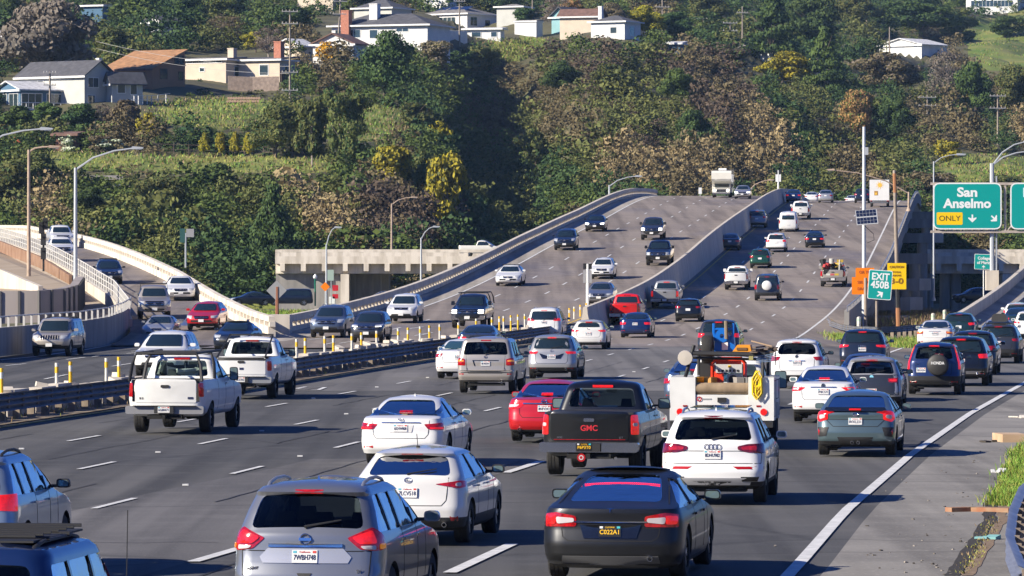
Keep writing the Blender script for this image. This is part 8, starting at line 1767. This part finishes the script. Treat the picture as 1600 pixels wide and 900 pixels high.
for k in range(9): m.box((.95 + RR.uniform(-.24, .24), yb + 1.2 + RR.uniform(-.2, .2), 2.26 + .035 * (k % 4)), (.09, 2.2, .035), TD, rz=RR.uniform(-.15, .15))
m.box((.9, yb + .5, 2.45), (.5, .04, .03), WOOD, ry=.25); at_truck('timber_stack', m, 'dark timbers piled on the right side of the utility truck rack', 'timber')
m = MB()
for k in range(5): m.tube([(.80, yb + .1, 2.02 + .035 * k), (1.28, yb + .12, 2.06 + .04 * k)], .012, mk('blue_conduit', (.15, .22, .35), .5), 4)
m.box((.68, yb + .08, 2.12), (.1, .05, .09), mk('strap', (.35, .32, .12), .7)); m.tube([(1.25, yb + .1, 1.95), (1.25, yb + .1, 2.28)], .015, BLK, 4); at_truck('conduit_bundle', m, 'bundle of thin bluish tubes poking out right of the utility truck rack', 'tubes')
ROPE = mk('yellow_rope', (.80, .58, .01), .6); m = MB(); RR = random.Random(8)
for k in range(12):
    cx = .84 + RR.uniform(-.04, .04); w_ = RR.uniform(.04, .115); z0, z1 = 1.12 + RR.uniform(0, .3), 1.78 + RR.uniform(-.12, .06); yy = yb - .04 - .006 * k
    m.tube([(cx, yy, z1), (cx - w_, yy, z1 - .15), (cx - w_ * .9, yy, z0 + .12), (cx, yy, z0), (cx + w_, yy, z0 + .14), (cx + w_ * .9, yy, z1 - .15), (cx, yy, z1)], .013, ROPE, 5)
m.tube([(.78, yb - .08, 1.44), (.90, yb - .08, 1.47)], .035, ROPE, 6); at_truck('rope_coil', m, 'coil of yellow rope hanging from the right rear of the utility truck', 'rope', 60)
m = MB()
for px_, c in ((-.55, (.70, .35, .02)), (-.30, (.55, .28, .06)), (.35, (.30, .28, .25)), (.55, (.15, .15, .15))): m.box((px_, yb + .55, 1.52), (.18, .4, .28), mk('tool_%d' % int(px_ * 100), c, .6), rz=px_)
m.box((-.45, yb + .9, 1.75), (.25, .3, .5), BLK); at_truck('tool_heap', m, 'heap of orange and dark tools beside the generator in the utility truck', 'tools')

def boxy(px, py, surf, label, cat, name, yaw_dir, group, parts_fn):
    p = unproj(px, py, surf); tab = SURF[surf]; fn = med if surf == 'L' else cen; yaw = math.atan((fn(p.y + 6) - fn(p.y - 6)) / 12); sl = math.atan((interp(tab, p.y + 4) - interp(tab, p.y - 4)) / 8)
    q = thing(name, label, cat, p + Vector((0, 0, .02)), 0, group); q.rotation_euler = (sl if yaw_dir > 0 else -sl, 0, -yaw if yaw_dir > 0 else math.pi - yaw); parts_fn(q); return q
def rv(q):     # front at y=0, body towards -y
    W = 2.3; m = MB(); prof = [(-.9, 1.35), (.55, 1.9), (.75, 2.15), (.72, 2.85), (.4, 3.1), (-6.4, 3.15), (-6.5, .55), (-.9, .55)]
    m.prism(prof, -W / 2, W / 2, P_IVORY, lambda u, v, w_: (w_, u - .9, v)); m.build('body', q)
    m = MB(); m.prism([(.55, .95), (.6, .5), (-1.8, .5), (-1.8, 1.75), (-.9, 1.75), (-.45, 1.15)], -1.0, 1.0, P_IVORY, lambda u, v, w_: (w_ , u - .5, v)); m.build('cab', q)
    m = MB(); m.add([(-.86, -.88, 1.22), (.86, -.88, 1.22), (.80, -1.30, 1.72), (-.80, -1.30, 1.72)], [(0, 1, 2, 3)], GOPQ); m.build('windshield', q)
    m = MB(); m.box((0, .11, .82), (1.1, .06, .30), TRIM); m.box((0, .13, .82), (1.0, .04, .04), CHROME); m.box((0, .13, .94), (1.1, .04, .04), CHROME); m.build('grille', q)
    for sx in (-.74, .74): m = MB(); m.lathe([(0, .05), (.14, .03), (.15, -.02)], (sx, .10, .84), (0, 1, 0), HEADON, 12); m.build('headlight', q)
    m = MB(); m.box((0, .15, .50), (2.0, .14, .2), CHROME); m.build('front_bumper', q); m = MB(); m.box((0, -.2, 2.55), (1.5, .02, .05), mk('rv_stripe', (.25, .28, .30), .5)); m.box((0, -3.2, 3.25), (.9, .9, .22), SW); m.build('roof_unit', q)
    for sg in (-1, 1):
        m = MB(); m.box((sg * 1.22, -.95, 1.35), (.2, .08, .38), BLK); m.build('mirror', q); m = MB(); m.box((sg * 1.155, -4, 2.2), (.02, 1.2, .5), GOPQ); m.build('window', q)
        for yy in (-.7, -4.8): wheel(q, sg * .92, yy, .38, .24, 0)
boxy(1127, 309, 'L', 'cream motorhome with an overcab front coming over the crest', 'motorhome', 'motorhome', -1, 'oncoming vehicles', rv)
def bt(q):
    W = 2.25; m = MB(); m.bbox(-W / 2, W / 2, 0, 4.2, .72, 3.15, P_WHITE); m.build('cargo_box', q); m = MB(); m.bbox(-1.0, 1.0, 4.25, 6.0, .5, 2.3, P_WHITE); m.build('cab', q)
    m = MB(); m.bbox(-W / 2, W / 2, -.06, .05, .66, .80, STEELD); m.bbox(-1.0, 1.0, -.02, .05, .48, .60, STEELD); m.build('rear_bumper', q)
    for sx in (-.95, .95): m = MB(); m.box((sx, -.08, .74), (.22, .03, .08), LAMP); m.build('tail_light', q)
    m = MB(); YO = mk('sun_logo', (.85, .50, .08), .5); m.lathe([(0, .012), (.26, .012)], (.05, 0, 2.55), (0, -1, 0), YO, 16)
    for k in range(9): a = 2 * math.pi * k / 9; m.add([(.05 + math.cos(a + e) * rr_, -.012, 2.55 + math.sin(a + e) * rr_) for e, rr_ in ((-.16, .30), (0, .50), (.16, .30))], [(0, 1, 2)], YO)
    m.build('sun_emblem', q, fix=False); m = MB(); m.box((-.38, -.01, 1.62), (.42, .015, .50), mk('logo_brown', (.40, .22, .05), .5)); m.box((-.38, -.02, 1.55), (.25, .015, .25), mk('logo_gold', (.75, .45, .06), .5)); m.build('brown_logo', q)
    for sg in (-1, 1):
        m = MB(); m.box((sg * 1.2, 4.9, 1.7), (.25, .1, .35), BLK); m.build('mirror', q)
        for yy in (.95, 4.9): wheel(q, sg * .92, yy, .38, .24, 0)
boxy(1374, 324, 'R', 'white box truck with an orange sun emblem at the crest', 'truck', 'box_truck', 1, AWAY, bt)

# faint sea haze over the valley
bpy.ops.mesh.primitive_cube_add(size=1, location=(0, 800, 95)); hz = bpy.context.object; hz.name = 'haze'; hz.scale = (4400, 3600, 205)
hm = bpy.data.materials.new('haze'); hm.use_nodes = True; nt = hm.node_tree; nt.nodes.clear(); ho_ = nt.nodes.new('ShaderNodeOutputMaterial'); pv = nt.nodes.new('ShaderNodeVolumePrincipled')
pv.inputs['Color'].default_value = (.42, .66, 1, 1); pv.inputs['Density'].default_value = .00005; nt.links.new(pv.outputs[0], ho_.inputs['Volume']); hz.data.materials.append(hm); tag(hz, 'faint bluish haze over the far hillside', 'haze', kind='stuff')
